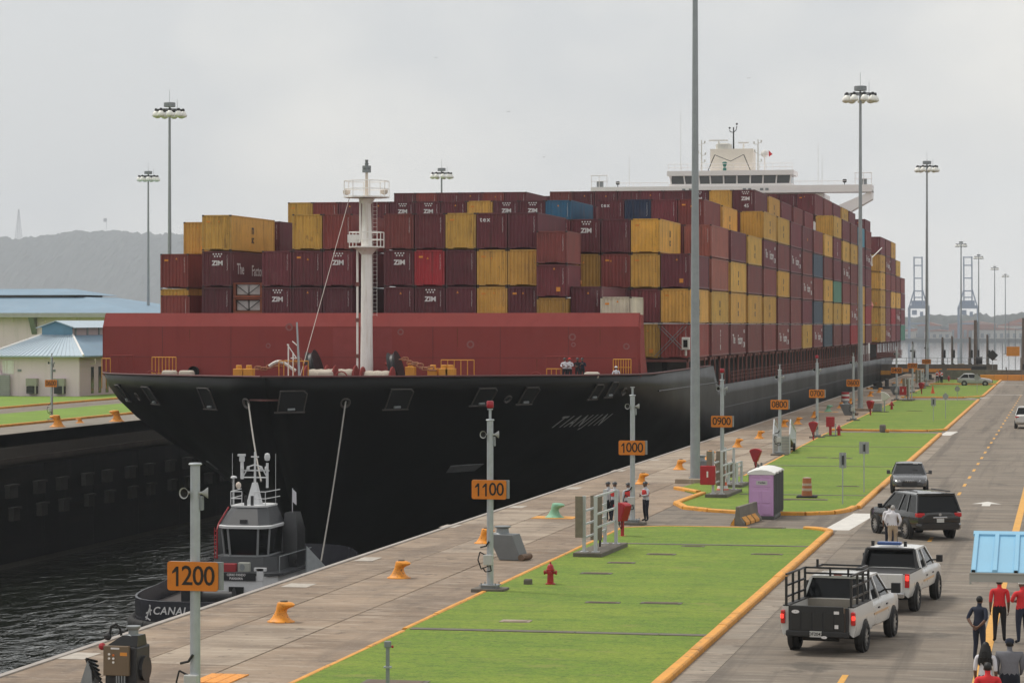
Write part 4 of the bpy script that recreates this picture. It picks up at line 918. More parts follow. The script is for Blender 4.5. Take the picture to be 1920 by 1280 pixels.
for u, v, lab in ((1040, 970, 'pale green bollard on a yellow plate between the 1100 and 1000 signs'), (1553, 772, 'pale green bollard on a yellow plate beyond the 0700 sign')):
    p = G(u, v); t = thing('mooring_bollard', lab, 'bollard', (p.x, p.y, 0), 0); obj('body', BG, t); MB().box(-.95, .95, -.7, .7, -.02, .02).build('base_plate', yellow, t)
for k, (u, v) in enumerate(((108, 800), (219, 790), (150, 792.5))):
    p = G(u, v); t = thing('mooring_bollard', ('yellow bollard on the far bank left of the bow, nearest camera', 'yellow bollard on the far bank beside the bow flare', 'small yellow bollard between the two on the far bank')[k], 'bollard', (p.x, p.y, 0), R(180), 'bollards on the far bank'); o = obj('body', BM, t); o.scale = (1.5, 1.5, 1.5) if k < 2 else (.9, .9, .6)
# ---- slanted grey fairlead blocks with capstans
def fairblock(u, v, sc, lab):
    p = G(u, v); t = thing('capstan_block', lab, 'capstan', (p.x, p.y, 0), R(-12), 'slanted grey capstan blocks')
    gm = MAT('block_grey', (.15, .16, .165), .6, var=.12, scale=2)
    q = MB(); q.loft([[(-.6 * sc, y, .95 * sc), (.42 * sc, y, .95 * sc), (.80 * sc, y, .0), (-.1 * sc, y, .0)] for y in (-.38 * sc, .38 * sc)]); q.build('housing', gm, t, bevel=.03)
    MB().lathe([(.3 * sc, .95 * sc), (.24 * sc, 1.0 * sc), (.22 * sc, 1.15 * sc), (.31 * sc, 1.2 * sc), (.31 * sc, 1.24 * sc)], 16, Matrix.Translation((-.12 * sc, 0, 0))).build('capstan_head', galvd, t, smooth=True)
    MB().tube((.8 * sc, -.42 * sc, .12 * sc), (.8 * sc, .42 * sc, .12 * sc), .12 * sc, n=12).build('roller', MAT('rusty_steel', (.14, .09, .06), .7, var=.3, scale=6), t)
fairblock(948, 1048, 1.0, 'slanted grey capstan block right of the 1100 post'); fairblock(1588, 778, 1.1, 'slanted grey capstan block left of the 0600 post, a barrel behind it'); fairblock(1678, 740, 1.1, 'slanted grey capstan block left of the 0400 post')
fairblock(1318, 892, .95, 'slanted grey capstan block behind the tall mast base')
# ---- hydrants
def hydrant(u, v, lab, sc=1.0):
    p = G(u, v); t = thing('fire_hydrant', lab, 'fire hydrant', (p.x, p.y, .04), 0, 'red fire hydrants')
    MB().lathe([(.17, 0), (.17, .04), (.115, .05), (.10, .45), (.15, .47), (.15, .51), (.12, .52), (.11, .60), (.07, .67), (.03, .69)], 14).build('barrel', red, t, smooth=True)
    MB().lathe([(.03, .68), (.03, .75)], 6).build('operating_nut', red, t)
    for a in (0, 180, -90):
        M = Matrix.Rotation(R(a), 4, 'Z') @ Matrix.Translation((0, 0, .40)) @ Matrix.Rotation(R(90), 4, 'Y')
        MB().lathe([(.05, .08), (.05, .17), (.075, .17), (.075, .22), (.03, .23)], 10, M).build('outlet', red, t)
    t.scale = (sc,) * 3
hydrant(1032, 1097, 'red fire hydrant on the near lawn'); hydrant(1573, 817, 'red fire hydrant beside the red box on a stand', 1.1); hydrant(1672, 768, 'red fire hydrant right of the white bollard cover', 1.1); hydrant(1779, 715, 'red fire hydrant near the silver car', 1.1)
p = G(990, 1097); t = thing('junction_stub', 'small brown concrete stub left of the near hydrant', 'stub', (p.x, p.y, 0)); MB().box(-.13, .13, -.13, .13, 0, .2).build('block', concdark, t, bevel=.02); MB().box(-.11, .11, -.11, .11, .2, .22).build('lid', concdark, t)
# ---- service racks
rackw = MAT('rack_white', (.50, .52, .53), .5, .1, var=.06)
boardm = MAT('weathered_board', (.20, .17, .13), .8, var=.2, scale=5)
def rack(u, v, wd, hh, lab, cab=False, yaw=88):
    p = G(u, v); t = thing('service_rack', lab, 'rack', (p.x, p.y, 0), R(yaw), 'white steel service racks on concrete bases')
    MB().box(-.5, wd + .7, -.55, .55, -.03, .2).build('base_slab', concdark, t, bevel=.03)
    for x, y in ((0, -.22), (0, .22), (wd, -.22), (wd, .22)): MB().box(x - .06, x + .06, y - .06, y + .06, .2, hh).box(x - .14, x + .14, y - .14, y + .14, .2, .22).build('upright', rackw, t)
    for k, z in enumerate((.7, 1.05, 1.2, 1.55, 1.7, hh - .08)):
        if z < hh: MB().box(0, wd, -.2 if k % 2 else .16, -.14 if k % 2 else .22, z, z + .07).build('cross_rail', rackw, t)
    MB().box(-.3, -.24, .22, .5, .75, hh).build('board', boardm, t); MB().box(wd * .45, wd * .45 + .06, -.1, .35, .5, hh - .1).build('cabinet_back', boardm, t)
    MB().path([(wd * .6, .1, .2), (wd * .62, .1, .9), (wd * .5, .15, 1.5)], .04, 6).build('conduit', rubber, t)
    if cab: 
        MB().cbox((-.35, .42, 1.15), (.3, .75, .95)).build('red_cabinet', red, t, bevel=.03)
        MB().cbox((-.51, .42, 1.2), (.02, .08, .3)).build('cabinet_label', textwhite, t)
rack(1106, 1044, 3.9, 2.3, 'white pipe rack with brown board on a slab, by the 1000 sign')
rack(1345, 933, 3.9, 2.35, 'white pipe rack with a red cabinet beside the tall mast', True)
rack(1374, 914, 1.6, 1.35, 'short white rack with grey board behind the purple toilets')
rack(1701, 752, 3, 2.5, 'white rack with red cabinet right of the 0400 sign', True); rack(1724, 729, 3, 2.5, 'farthest white rack below the 0200 sign')
# ---- red hooded hose stations (fan-shaped)
def hood(u, v, lab, rz=0, legs=False):
    p = G(u, v); t = thing('hose_station', lab, 'hose station', (p.x, p.y, 0.03), R(rz), 'red hooded hose stations')
    pts = [(-.11, .62), (.11, .62), (.34, 1.22)] + [(.36 * math.cos(R(a)), 1.22 + .17 * math.sin(R(a))) for a in (20, 45, 70, 90, 110, 135, 160)] + [(-.34, 1.22)]
    MB().prism(pts, -.2, .2, Matrix.Rotation(R(90), 4, 'X')).build('hood', red, t, bevel=.02)
    MB().prism([(x * .8, .98 + (z - .98) * .8) for x, z in pts], .2, .215, Matrix.Rotation(R(90), 4, 'X')).build('hood_front', MAT('hood_dark_red', (.26, .01, .018), .5, var=.1), t)
    MB().box(-.05, .05, -.05, .05, 0, .64).box(-.14, .14, -.14, .14, 0, .02).build('stand', red, t)
    MB().path([(.08, -.1, .65), (.12, -.14, .4), (.05, -.14, .3), (-.05, -.12, .45), (-.08, -.1, .65)], .02, 6).build('hose', rubber, t)
for u, v, lab, rz in ((1167, 1006, 'red hooded hose station beside the 1000 post', -35), (1417, 886, 'red hooded hose station above the purple toilets', -5), (1525, 826, 'smaller red hooded hose station left of the square red hose box', -5), (1632, 779, 'red hooded hose station by the second mast', -35), (1728, 739, 'farthest red hooded hose station, below the 0200 sign', -30)): hood(u, v, lab, rz)
# red box on a stand
p = G(1557, 818); t = thing('hose_cabinet', 'square red hose box on a red stand past the 0700 sign', 'cabinet', (p.x, p.y, 0), R(-5))
MB().cbox((0, 0, 1.12), (.62, .35, .78)).build('box', red, t, bevel=.03); MB().box(-.09, .09, -.09, .09, .12, .75).build('stand', red, t); MB().box(.36, .44, -.05, .05, .1, 1.0).build('pipe', galv, t); MB().box(-.5, .5, -.35, .35, -.03, .12).build('base', concdark, t)
# ---- portable toilets
purple = MAT('toilet_purple', (.54, .32, .56), .5, var=.05, scale=2, streak=.15, scol=(.3, .18, .3)); tgrey = MAT('toilet_grey', (.10, .105, .10), .6, var=.1); troof = MAT('toilet_roof', (.70, .70, .67), .45, var=.05)
p = G(1425, 973); 
for k in range(3):
    t = thing('portable_toilet', ('purple portable toilet with white roof, front of the row of three', 'middle portable toilet, mostly hidden in the row of three', 'rearmost portable toilet in the row of three')[k], 'toilet', (p.x + .05, p.y + k * 1.22 + .02, 0), R(-2), 'row of portable toilets')
    MB().box(-.6, .6, 0, 1.1, 0, .14).build('skid', tgrey, t, bevel=.02)
    MB().box(-.55, .55, .03, 1.08, .14, 2.02).build('walls', tgrey if k else purple, t)
    MB().box(.54, .575, .05, 1.06, .14, 2.0).box(-.575, -.54, .05, 1.06, .14, 2.0).build('side_wall', tgrey, t)
    MB().box(-.52, .52, -.01, .04, .16, 2.0).build('back_panel', purple, t, bevel=.015)
    for (x0, x1, z0, z1) in ((-.42, .42, 1.45, 1.78), (-.42, -.04, .72, 1.28), (.04, .42, .72, 1.28), (-.42, -.06, .22, .62), (.06, .42, .22, .62), (-.46, -.06, 1.86, 1.98), (.06, .46, 1.86, 1.98)):
        MB().box(x0, x1, -.028, .0, z0, z1).build('moulded_panel', purple, t, bevel=.018)
    q = MB(); q.loft([[(x * s_, y, z0 + .15 * (1 - (x / .62) ** 2) * s_) for x in (-.62, -.45, -.25, 0, .25, .45, .62)] + [(.62 * s_, y, z0 - .07), (-.62 * s_, y, z0 - .07)] for y, s_, z0 in ((-.05, 1, 2.06), (.5, 1.0, 2.12), (1.16, 1, 2.06))]); q.build('roof', troof, t, smooth=True)
    if k == 0:
        MB().box(-.22, .28, -.036, -.03, 1.54, 1.72).build('name_plate', MAT('plate_grey', (.48, .48, .47), .5), t)
        obj('lettering', text_mesh('TecSan', .115, MAT('plate_text', (.05, .06, .07), .6, var=0), .002, 'front'), t, (.03, -.042, 1.64))
        obj('lettering', text_mesh('TEL 000', .04, MAT('plate_green', (.12, .25, .14), .6, var=0), .001, 'front'), t, (.03, -.042, 1.565)) if False else None
    q = MB()
    for y in (.12, .42, .74, 1.0): q.tube((.585, y, .2), (.585, y, 1.98), .03, n=6)
    q.build('side_rib', tgrey, t)
    MB().tube((-.4, .95, 2.0), (-.4, .95, 2.35), .05, n=8).build('vent_pipe', tgrey, t) if k else None
# ---- jersey barrier with yellow feet
p = G(1372, 985); q_ = G(1402, 960)
t = thing('concrete_barrier', 'grey concrete barrier with yellow stripes left of the purple toilets', 'barrier', (p.x + .25, p.y, 0), R(-6))
sec = [(-.3, 0), (.3, 0), (.3, .12), (.12, .35), (.08, .82), (-.08, .82), (-.12, .35), (-.3, .12)]
MB().loft([[(x, y, z) for x, z in sec] for y in (0, 3.6)]).build('body', MAT('barrier_concrete', (.17, .155, .13), .9, var=.3, scale=2, streak=.4, scol=(.07, .06, .05)), t, bevel=.02)
for k in range(3): MB().loft([[(.125, y, .345), (.315, y, .12), (.32, y, .015), (.34, y, .015), (.335, y, .13), (.14, y, .36)] for y in (.25 + k * .95, 1.0 + k * .95)]).build('yellow_block', yellow, t)
MB().add([(-.32, -.02, .0), (-.14, -.02, .0), (-.14, -.02, .33), (-.32, .4, 0), (-.14, .4, 0), (-.14, .4, .33)], [(0, 1, 2), (5, 4, 3), (0, 3, 4, 1), (1, 4, 5, 2), (2, 5, 3, 0)]).build('yellow_block', yellow, t)
# ---- traffic drums and cones
drum_o = MAT('drum_orange', (.38, .13, .06), .7, var=.2, scale=5); drum_w = MAT('drum_white', (.46, .36, .30), .7, var=.2, scale=5)
p = G(1513, 934); t = thing('traffic_drum', 'faded orange striped traffic drum standing on the lawn', 'traffic drum', (p.x, p.y, 0.04))
rr = .265
for k in range(7):
    z0, z1 = .1 + k * .125, .1 + (k + 1) * .125; MB().lathe([(rr - k * .008, z0), (rr - k * .008, z1)], 18).build('band', drum_w if k in (2, 4) else drum_o, t, smooth=True)
MB().lathe([(rr - .06, .975), (.2, 1.0), (.05, 1.02)], 16).build('cap', drum_w, t); MB().box(-.5, .5, -.4, .4, 0, .1).build('base', rubber, t, bevel=.03)
p = G(1355, 925); t = thing('traffic_cone', 'large orange and white striped cone behind the service rack', 'traffic cone', (p.x, p.y, .04))
co = MAT('cone_orange', (.65, .10, .03), .6, var=.1); cwh = MAT('cone_white', (.62, .60, .57), .6, var=.1)
for k in range(5): MB().lathe([(.34 - k * .05, .05 + k * .17), (.30 - k * .05, .05 + (k + 1) * .17)], 16).build('band', cwh if k % 2 else co, t, smooth=True)
MB().box(-.4, .4, -.4, .4, 0, .05).build('base', co, t); MB().lathe([(.1, .9), (.14, .95), (.14, 1.15), (.08, 1.2)], 12).build('lamp', co, t)
for u, v, lab in ((1749, 738, 'small orange cone on the distant lawn corner'),):
    p = G(u, v); t = thing('traffic_cone', lab, 'traffic cone', (p.x, p.y, .04)); MB().lathe([(.22, .04), (.04, .95)], 12).build('cone', co, t); MB().box(-.28, .28, -.28, .28, 0, .04).build('base', co, t)
p = G(1585, 760); t = thing('traffic_drum', 'red and white striped barrel behind the slanted grey block', 'traffic drum', (p.x, p.y, 0))
for k in range(5): MB().lathe([(.42, .3 + k * .22), (.42, .52 + k * .22)], 16).build('band', cwh if k % 2 else red, t, smooth=True)
MB().lathe([(.5, 0), (.5, .3)], 16).build('base', concdark, t)
# ---- signs seen from the back
def backsign(u, v, top, wd, hh, lab, sh_='rect'):
    p = G(u, v); d = F * H / (v - HY); hgt = (v - top) * d / F
    t = thing('road_sign', lab, 'road sign', (p.x, p.y, 0), R(-4), 'road signs facing away')
    MB().box(-.025, .025, -.02, .02, 0, hgt).build('post', galv, t)
    if sh_ == 'rect': MB().box(-wd / 2, wd / 2, .025, .045, hgt - hh, hgt).build('plate', MAT('sign_back_grey', (.33, .34, .34), .45, .4, var=.1), t)
    else: MB().prism([(wd / 2 * math.cos(R(22.5 + 45 * i)), wd / 2 * math.sin(R(22.5 + 45 * i))) for i in range(8)], .025, .045, Matrix.Translation((0, 0, hgt - hh / 2)) @ FR).build('plate', MAT('sign_back_grey'), t)
    MB().box(-.09, .09, .0, .024, hgt - hh * .85, hgt - hh * .15).build('bracket', galvd, t)
    MB().box(-.03, .06, -.03, .0, hgt - hh * .8, hgt - hh * .2).build('channel', darkmet, t)
backsign(1580, 946, 848, .34, .75, 'narrow grey road sign seen from behind, nearer of two on the lawn'); backsign(1620, 924, 828, .5, .62, 'wider grey road sign seen from behind, left of the grey sedan')
backsign(1750, 790, 745, .42, .75, 'small grey sign seen from behind on the second lawn'); backsign(1773, 786, 735, .55, .75, 'octagonal grey sign seen from behind on the second lawn', 'oct')
backsign(1795, 752, 722, .6, .8, 'far grey sign seen from behind below the silver car', 'oct'); backsign(1832, 738, 700, .7, 1.0, 'far octagonal sign in front of the silver car', 'oct')
# ---- wheeled gangway
gang = MAT('gangway_grey', (.36, .36, .33), .6, .2, var=.15)
p = G(1449, 851); t = thing('gangway', 'grey wheeled boarding gangway with handrails on the apron by the 0800 post', 'gangway', (p.x, p.y, 0), R(3))
MB().box(0, 1.15, 0, .06, .0, 1.2).build('front_panel', gang, t)
for k in range(6): MB().box(.02, 1.13, -.02, .0, .1 + k * .19, .13 + k * .19).build('panel_slat', galvd, t)
MB().loft([[(.0, y, z - .1), (1.15, y, z - .1), (1.15, y, z), (0, y, z)] for y, z in ((.06, 1.2), (4.5, .6), (8.5, .15))]).build('ramp', gang, t)
for x in (.03, 1.12):
    MB().path([(x, 0, 0), (x, 0, 1.3), (x, 1.2, 2.25), (x, 8.4, 1.2), (x, 8.4, .1)], .05, 6).path([(x, .3, 1.0), (x, 8.3, .7)], .035, 6).build('handrail', rackw, t)
    for k in range(9): MB().tube((x, .8 + k * .9, 1.1 - k * .12), (x, .8 + k * .9, 2.0 - k * .1), .03, n=5).build('baluster', rackw, t)
for x in (-.1, 1.25): MB().tube((x - .08, 3.5, .3), (x + .08, 3.5, .3), .3, n=14).build('wheel', rubber, t)
# ---- stub on the kerb, white-covered bollard, black-wrapped gear
p = G(1655, 810); t = thing('concrete_stub', 'grey concrete stub on the yellow kerb of the second lawn', 'stub', (p.x, p.y, 0)); MB().box(-.25, .25, -.2, .2, 0, .62).build('post', MAT('barrier_concrete'), t, bevel=.12); MB().box(.2, .55, -.25, .2, 0, .25).build('block', yellow, t, bevel=.08)
p = G(1655, 773); t = thing('hose_reel', 'pale hose reel with a white fan-shaped cover by the lawn edge', 'hose reel', (p.x, p.y, 0), R(-10))
MB().box(-.95, -.1, -.3, .3, .1, .85).build('cabinet', galvd, t, bevel=.04); MB().box(-1.0, -.05, -.35, .35, 1.12, 1.2).build('shelf', white, t); MB().box(.12, .24, -.06, .06, 0, 1.2).build('post', galv, t); MB().box(-1.05, .5, -.45, .45, -.03, .1).build('base', concdark, t)
MB().prism([(-.1, 1.15), (.25, 1.15), (.75, 1.5), (.55, 1.75), (.2, 1.95), (-.18, 2.0)], -.1, .1, Matrix.Rotation(R(90), 4, 'X')).build('cover', offwhite, t, bevel=.03)
for k, (u, v, lab) in enumerate(((1653, 729, 'black mooring gear heap on the apron below the 0400 sign'), (1735, 713, 'grey winch unit beside the third lamp mast'))):
    p = G(u, v); t = thing('mooring_gear', lab, 'winch', (p.x, p.y, 0), R(20))
    MB().box(-1.4, 1.2, -.5, .5, 0, .35).build('bed', darkmet, t, bevel=.08); MB().lathe([(.45, -.6), (.3, -.5), (.3, .5), (.45, .6)], 14, Matrix.Translation((-.5, 0, .55)) @ Matrix.Rotation(R(90), 4, 'X')).build('drum', rubber if not k else galvd, t); MB().box(.5, .9, -.3, .3, .3, 1.3 if not k else .9).build('motor', darkmet, t, bevel=.06)
    MB().box(-1.9, -1.3, -.5, .5, 0, .16).build('cover_plate', yellow, t)
# ---- bottom-left control machine, cover plates and small post
p = Vector((-22.3, 61.8, 0))
t = thing('winch_control', 'black capstan winch with a grey-brown control panel in the lower left corner', 'winch', p, R(-4))
panel = MAT('panel_bronze', (.17, .125, .08), .4, .3, var=.06)
MB().box(-.30, .36, -.08, .04, .42, 1.13).build('control_panel', panel, t, bevel=.02)
for (x, z, m) in ((-.14, .93, white), (-.03, .91, MAT('button_orange', (.6, .15, .02), .5)), (-.14, .83, white), (-.03, .83, white), (-.03, .74, white)): MB().tube((x, -.1, z), (x, -.08, z), .028, n=10).build('button', m, t)
MB().box(-.1, .12, -.084, -.08, 1.05, 1.09).build('name_label', textwhite, t); MB().box(.14, .32, -.084, -.08, .90, .98).build('warning_label', orangemk, t)
MB().lathe([(.16, 1.35), (.12, 1.38), (.12, 1.48), (.16, 1.52), (.175, 1.56), (.175, 1.58)], 16, Matrix.Translation((.32, .3, 0))).build('capstan_head', galvd, t, smooth=True)
MB().box(-.32, .5, .06, .9, .1, 1.1).build('cabinet', darkmet, t, bevel=.05); MB().add([(-.3, .1, 1.1), (.5, .1, 1.1), (.5, .7, 1.1), (-.3, .7, 1.1), (.1, .15, 1.36), (.5, .15, 1.36), (.5, .6, 1.36), (.1, .6, 1.36)], [(0, 1, 5, 4), (1, 2, 6, 5), (2, 3, 7, 6), (3, 0, 4, 7), (4, 5, 6, 7)]).build('slope_cover', black, t)
MB().ball((-.36, 0, 1.1), .09).build('emergency_stop', red, t)
q = MB().path([(-.25, .2, 1.3), (-.22, .2, 1.55), (-.08, .2, 1.62), (.02, .2, 1.5), (.05, .2, 1.35)], .03, 7); q.build('hose', rubber, t); MB().ball((-.3, .2, 1.32), .1, 10).build('hose_coupling', darkmet, t)
for k in range(6): MB().path([(-.35 - .05 * k, .0 + .05 * k, .2 + .1 * k), (-.55 - .04 * k, -.05, .45 + .07 * k), (-.62, -.05 + .04 * k, .2)], .03, 6).build('hydraulic_hose', rubber, t)
MB().loft([[(-.95, -.1, .0), (-.55, -.1, 0), (-.6, -.1, .5), (-.7, -.1, .75)], [(-.95, .3, 0), (-.55, .3, 0), (-.6, .3, .5), (-.7, .3, .75)]]).build('side_guard', galvd, t)
MB().cbox((.75, -.15, .12), (.25, .2, .18)).tube((.35, -.15, .1), (.7, -.15, .12), .05, n=8).build('foot_pedal', darkmet, t)
MB().tube((.46, .5, .55), (.58, .5, .55), .3, n=14).build('motor', darkmet, t)
for x in (.04, .1, .17, .24): MB().tube((x, -.05, .1), (x, -.05, .45), .022, n=6).build('conduit', galvd, t)
pl = MAT('deck_plate', (.30, .30, .31), .5, .3, var=.12)
t = tag(MB().box(-21.6, -18.9, 55.5, 60.2, .0, .022).build('cover_plate', pl), 'pale grey steel cover plate beneath the winch and 1200 post', 'plate')
t = thing('cover_plate', 'orange-yellow steel cover plate at the foot of the 1200 post', 'plate', (G(415, 1272).x, G(415, 1272).y - .5, .0), R(0))
for k in range(3): MB().box(-.5 + k * .33, -.5 + k * .33 + .31, -.4, 1.3, .0, .03).build('strip', yellow2, t)
p = G(727, 1300); t = thing('socket_post', 'thin grey post with a small socket box on the nearest lawn', 'post', (p.x, p.y, 0)); MB().box(-.04, .04, -.03, .03, 0, 1.15).build('post', galvd, t); MB().cbox((.0, 0, 1.18), (.16, .1, .16)).build('socket_box', galvd, t, bevel=.02); MB().ball((.12, -.02, 1.13), .035, 8).build('red_lamp', red, t); MB().box(-.09, .09, -.06, .06, .62, .66).build('clamp', galv, t)
# ---- inspection covers let into the lawns
cov = [(1165, 1057, 1.0, .5), (1118, 1077, 1.1, .5), (1240, 1133, 1.3, .5), (967, 1167, .9, .6), (1130, 1132, 1.1, .4), (1437, 991, 1.6, .6), (1240, 1041, 1.1, .5), (740, 1283, 1.6, .9), (1510, 938, 2.2, .7), (1460, 938, 1.3, .5), (1438, 1041, 1.2, .4), (1300, 1026, .9, .4), (1532, 859, 1.4, .5), (1578, 860, 1.4, .5), (1715, 771, 1.6, .5), (1590, 913, 1.2, .4)]
for i, (u, v, wd, dp) in enumerate(cov):
    p = G(u, v); t = thing('inspection_cover', f'{"pale" if i in (3,) else "brown"} flat inspection cover in the lawn, {ORD[i + 1]} of those counted', 'cover', (p.x, p.y, .045), 0, 'inspection covers in the lawns')
    t['label'] = {0: 'brown inspection cover below the white pipe rack, upper of two', 1: 'brown inspection cover below the white pipe rack, lower of two', 2: 'large brown inspection cover in the middle of the near lawn', 3: 'pale inspection cover near the concrete drain of the near lawn', 4: 'narrow brown cover left of the large one in the near lawn',
                  5: 'wide brown cover by the far edge of the near lawn', 6: 'brown cover right of the white pipe rack base', 7: 'grated cover at the foot of the thin socket post', 8: 'brown patch cover under the orange traffic drum', 9: 'brown cover right of the purple toilets', 10: 'thin brown cover just past the upper drain strip', 11: 'small brown cover at the upper drain strip',
                  12: 'brown cover in the second lawn left of the narrow sign', 13: 'brown cover in the second lawn behind the wider sign', 14: 'brown cover in the lawn beyond the concrete stub', 15: 'thin brown cover left of the grey sedan'}[i]
    MB().box(-wd / 2, wd / 2, -dp / 2, dp / 2, -.04, .018).build('frame', concdark if i != 3 else concs[1], t, bevel=.008); MB().box(-wd / 2 + .12, wd / 2 - .12, -dp / 2 + .1, dp / 2 - .1, .0, .03).build('lid', MAT('rusty_lid', (.12, .08, .06), .8, var=.25, scale=4) if i != 3 else concs[1], t)
# ================================================================ tug ahead of the bow
tx, ty = -49.7, 163.0
tug = thing('tugboat', 'black and grey harbour tug with white wheelhouse frame just ahead of the bow', 'tug', (tx, ty, WATER))
tugblk = MAT('tug_black', (.018, .019, .022), .32, var=.2, scale=1); tuggrey = MAT('tug_grey', (.045, .048, .053), .45, var=.12); tugwh = MAT('tug_white', (.62, .63, .64), .45, var=.06); tugsteel = MAT('tug_bulwark', (.05, .05, .06), .2, .1, var=.1)
def WR(z): return z - WATER
def W(z): return 8.9 + (z - 8.9) * 1.065 - WATER          # world level -> tug coordinates
def oval(k, z, sheer=0):
    pts = []
    for i in range(40):
        a = 2 * math.pi * i / 40; c_, s_ = math.cos(a), math.sin(a); e = .7 if s_ < 0 else .85
        y = 16.75 * k * math.copysign(abs(s_) ** e, s_); pts.append((6.1 * k * math.copysign(abs(c_) ** (.62 if s_ < 0 else .75), c_), y, z + sheer * max(0, y + 5) * .8))
    return pts
MB().loft([oval(.86, -1.2), oval(.96, 1.2), oval(1.0, WR(-8.6), .04)]).build('hull', tugblk, tug, smooth=True)
q = MB(); q.loft([oval(1.0, WR(-8.55), .04), oval(1.005, WR(-7.3), .07), oval(.985, WR(-7.3), .07), oval(.98, WR(-8.3), .04)], caps=False); q.build('bulwark', tugsteel, tug, smooth=True)
MB().loft([oval(.985, WR(-8.35), .04), oval(.985, WR(-8.3), .04)]).build('deck', MAT('tug_deck', (.06, .05, .05), .8, var=.2), tug)
fe = oval(1.03, WR(-8.75), .03); MB().path([Vector(p) for p in fe] + [Vector(fe[0])], .3, 10).build('fender', rubber, tug, smooth=True)
for i in range(9):
    MB().lathe([(.22, -.22), (.5, -.2), (.55, 0), (.5, .2), (.22, .22)], 14, Matrix.Translation((-4.4 + i * 1.1, -17.15, WR(-9.5))) @ Matrix.Rotation(R(90), 4, 'X')).build('tyre', rubber, tug)
obj('lettering', text_mesh('CANAL DE PANAMA', .62, textwhite, .01, 'front', shear=.2, spacing=1.1, sx=1.15), tug, (1.1, -16.85, WR(-7.85)))
q = MB()
for a, b in (((-2.9, -8.35), (-2.6, -7.55)), ((-2.9, -8.0), (-2.5, -7.8)), ((-2.95, -8.2), (-2.6, -8.4)), ((-2.65, -7.5), (-2.6, -8.1))): q.tube((a[0], -16.8, WR(a[1])), (b[0], -16.8, WR(b[1])), .045, n=5)
q.build('emblem', textwhite, tug)
# lower house, casing
def ring(w_, yf, yb_, z, cham):     # octagonal plan
    return [(-w_ + cham, yf, z), (w_ - cham, yf, z), (w_, yf + cham * 1.1, z), (w_, yb_ - cham, z), (w_ - cham, yb_, z), (-w_ + cham, yb_, z), (-w_, yb_ - cham, z), (-w_, yf + cham * 1.1, z)]
MB().loft([ring(3.0, -5.5, 5.5, WR(-8.35), .9), ring(3.0, -5.4, 5.5, W(-5.7), .9)]).build('deckhouse', tugwh, tug)
MB().loft([ring(3.4, -5.2, 6.0, W(-5.7), .9), ring(3.4, -5.2, 6.0, W(-5.55), .9)]).build('bridge_deck', tuggrey, tug)
MB().loft([ring(2.5, -3.6, 3.0, W(-5.55), .8), ring(2.35, -3.3, 3.0, W(-4.75), .75)]).build('house_skirt', tuggrey, tug)
MB().loft([ring(1.62, -2.9, 2.0, W(-4.75), .62), ring(1.80, -3.12, 2.0, W(-3.1), .66)]).build('windows', glass, tug)
wht = MB(); ra = ring(1.65, -2.93, 2.02, W(-4.75), .62); rb_ = ring(1.83, -3.16, 2.02, W(-3.08), .66)
wh_ = MB().loft([ring(1.70, -2.98, 2.05, W(-4.95), .62), ring(1.70, -2.98, 2.05, W(-4.66), .62)]).build('wheelhouse_sill', MAT('tug_pale_grey', (.25, .26, .27), .45), tug)
for i, (a, b) in enumerate(zip(ra, rb_)): MB().tube(a, b, .085, n=6).build('window_post', MAT('tug_pale_grey'), tug)
MB().loft([ring(2.0, -3.4, 2.2, W(-3.12), .7), ring(2.02, -3.42, 2.2, W(-2.98), .7), ring(1.95, -3.3, 2.15, W(-2.94), .7)]).build('roof_edge', tugwh, tug)
MB().loft([ring(1.9, -3.25, 2.1, W(-2.94), .7), ring(1.38, -2.1, 1.7, W(-1.95), .6)]).build('roof', tuggrey, tug)
MB().loft([ring(1.42, -2.15, 1.75, W(-1.95), .6), ring(1.42, -2.15, 1.75, W(-1.86), .6)]).build('roof_rim', tugwh, tug)
MB().cbox((0, -3.0, W(-2.75)), (.5, .25, .3)).build('floodlight', darkmet, tug)
for s, xa, xb in ((-1, -1.3, -.45), (1, 1.35, .5)):
    q = MB().tube((xa, -1.9, W(-1.86)), (xa, -1.9, W(-1.05)), .03, n=5).tube((xb, -1.9, W(-1.86)), (xb, -1.9, W(-1.05)), .03, n=5)
    for z in (-1.05, -1.45): q.tube((xa, -1.9, W(z)), (xb, -1.9, W(z)), .03, n=5).tube((xa, -1.9, W(z)), (s * 1.5, 1.5, W(z)), .03, n=5)
    q.build('roof_rail', tugwh, tug)
MB().loft([[(-.5, -.6, W(-1.86)), (.5, -.6, W(-1.86)), (.5, .4, W(-1.86)), (-.5, .4, W(-1.86))], [(-.16, -.2, W(-.6)), (.16, -.2, W(-.6)), (.16, .2, W(-.6)), (-.16, .2, W(-.6))]]).build('mast_foot', tugwh, tug)
m = MB().tube((0, 0, W(-.7)), (0, 0, W(1.2)), .10, .07, n=8).tube((-1.1, 0, W(.1)), (1.1, 0, W(.1)), .05, n=6).tube((-.9, 0, W(-.3)), (.9, 0, W(-.3)), .05, n=6).path([(-.95, 0, W(-.3)), (-.5, 0, W(.32)), (0, 0, W(.45)), (.5, 0, W(.32)), (.95, 0, W(-.3))], .05, 6).tube((-.3, 0, W(.9)), (.3, 0, W(.9)), .04, n=5).build('mast', tugwh, tug)
for x in (-.95, -.5, .5, .9): MB().lathe([(.1, 0), (.13, .1), (.1, .25)], 8, Matrix.Translation((x, -.1, W(.12)))).build('navigation_light', tugwh, tug)
for x, z, w_ in ((-1.0, .65, .7), ):
    MB().tube((x, 0, W(-.4)), (x, 0, W(z)), .13, n=8).cbox((x, -.1, W(z + .35)), (.6, .2, .14), R(15)).cbox((x, 0, W(z + .12)), (.34, .3, .3)).build('radar', tugwh, tug)
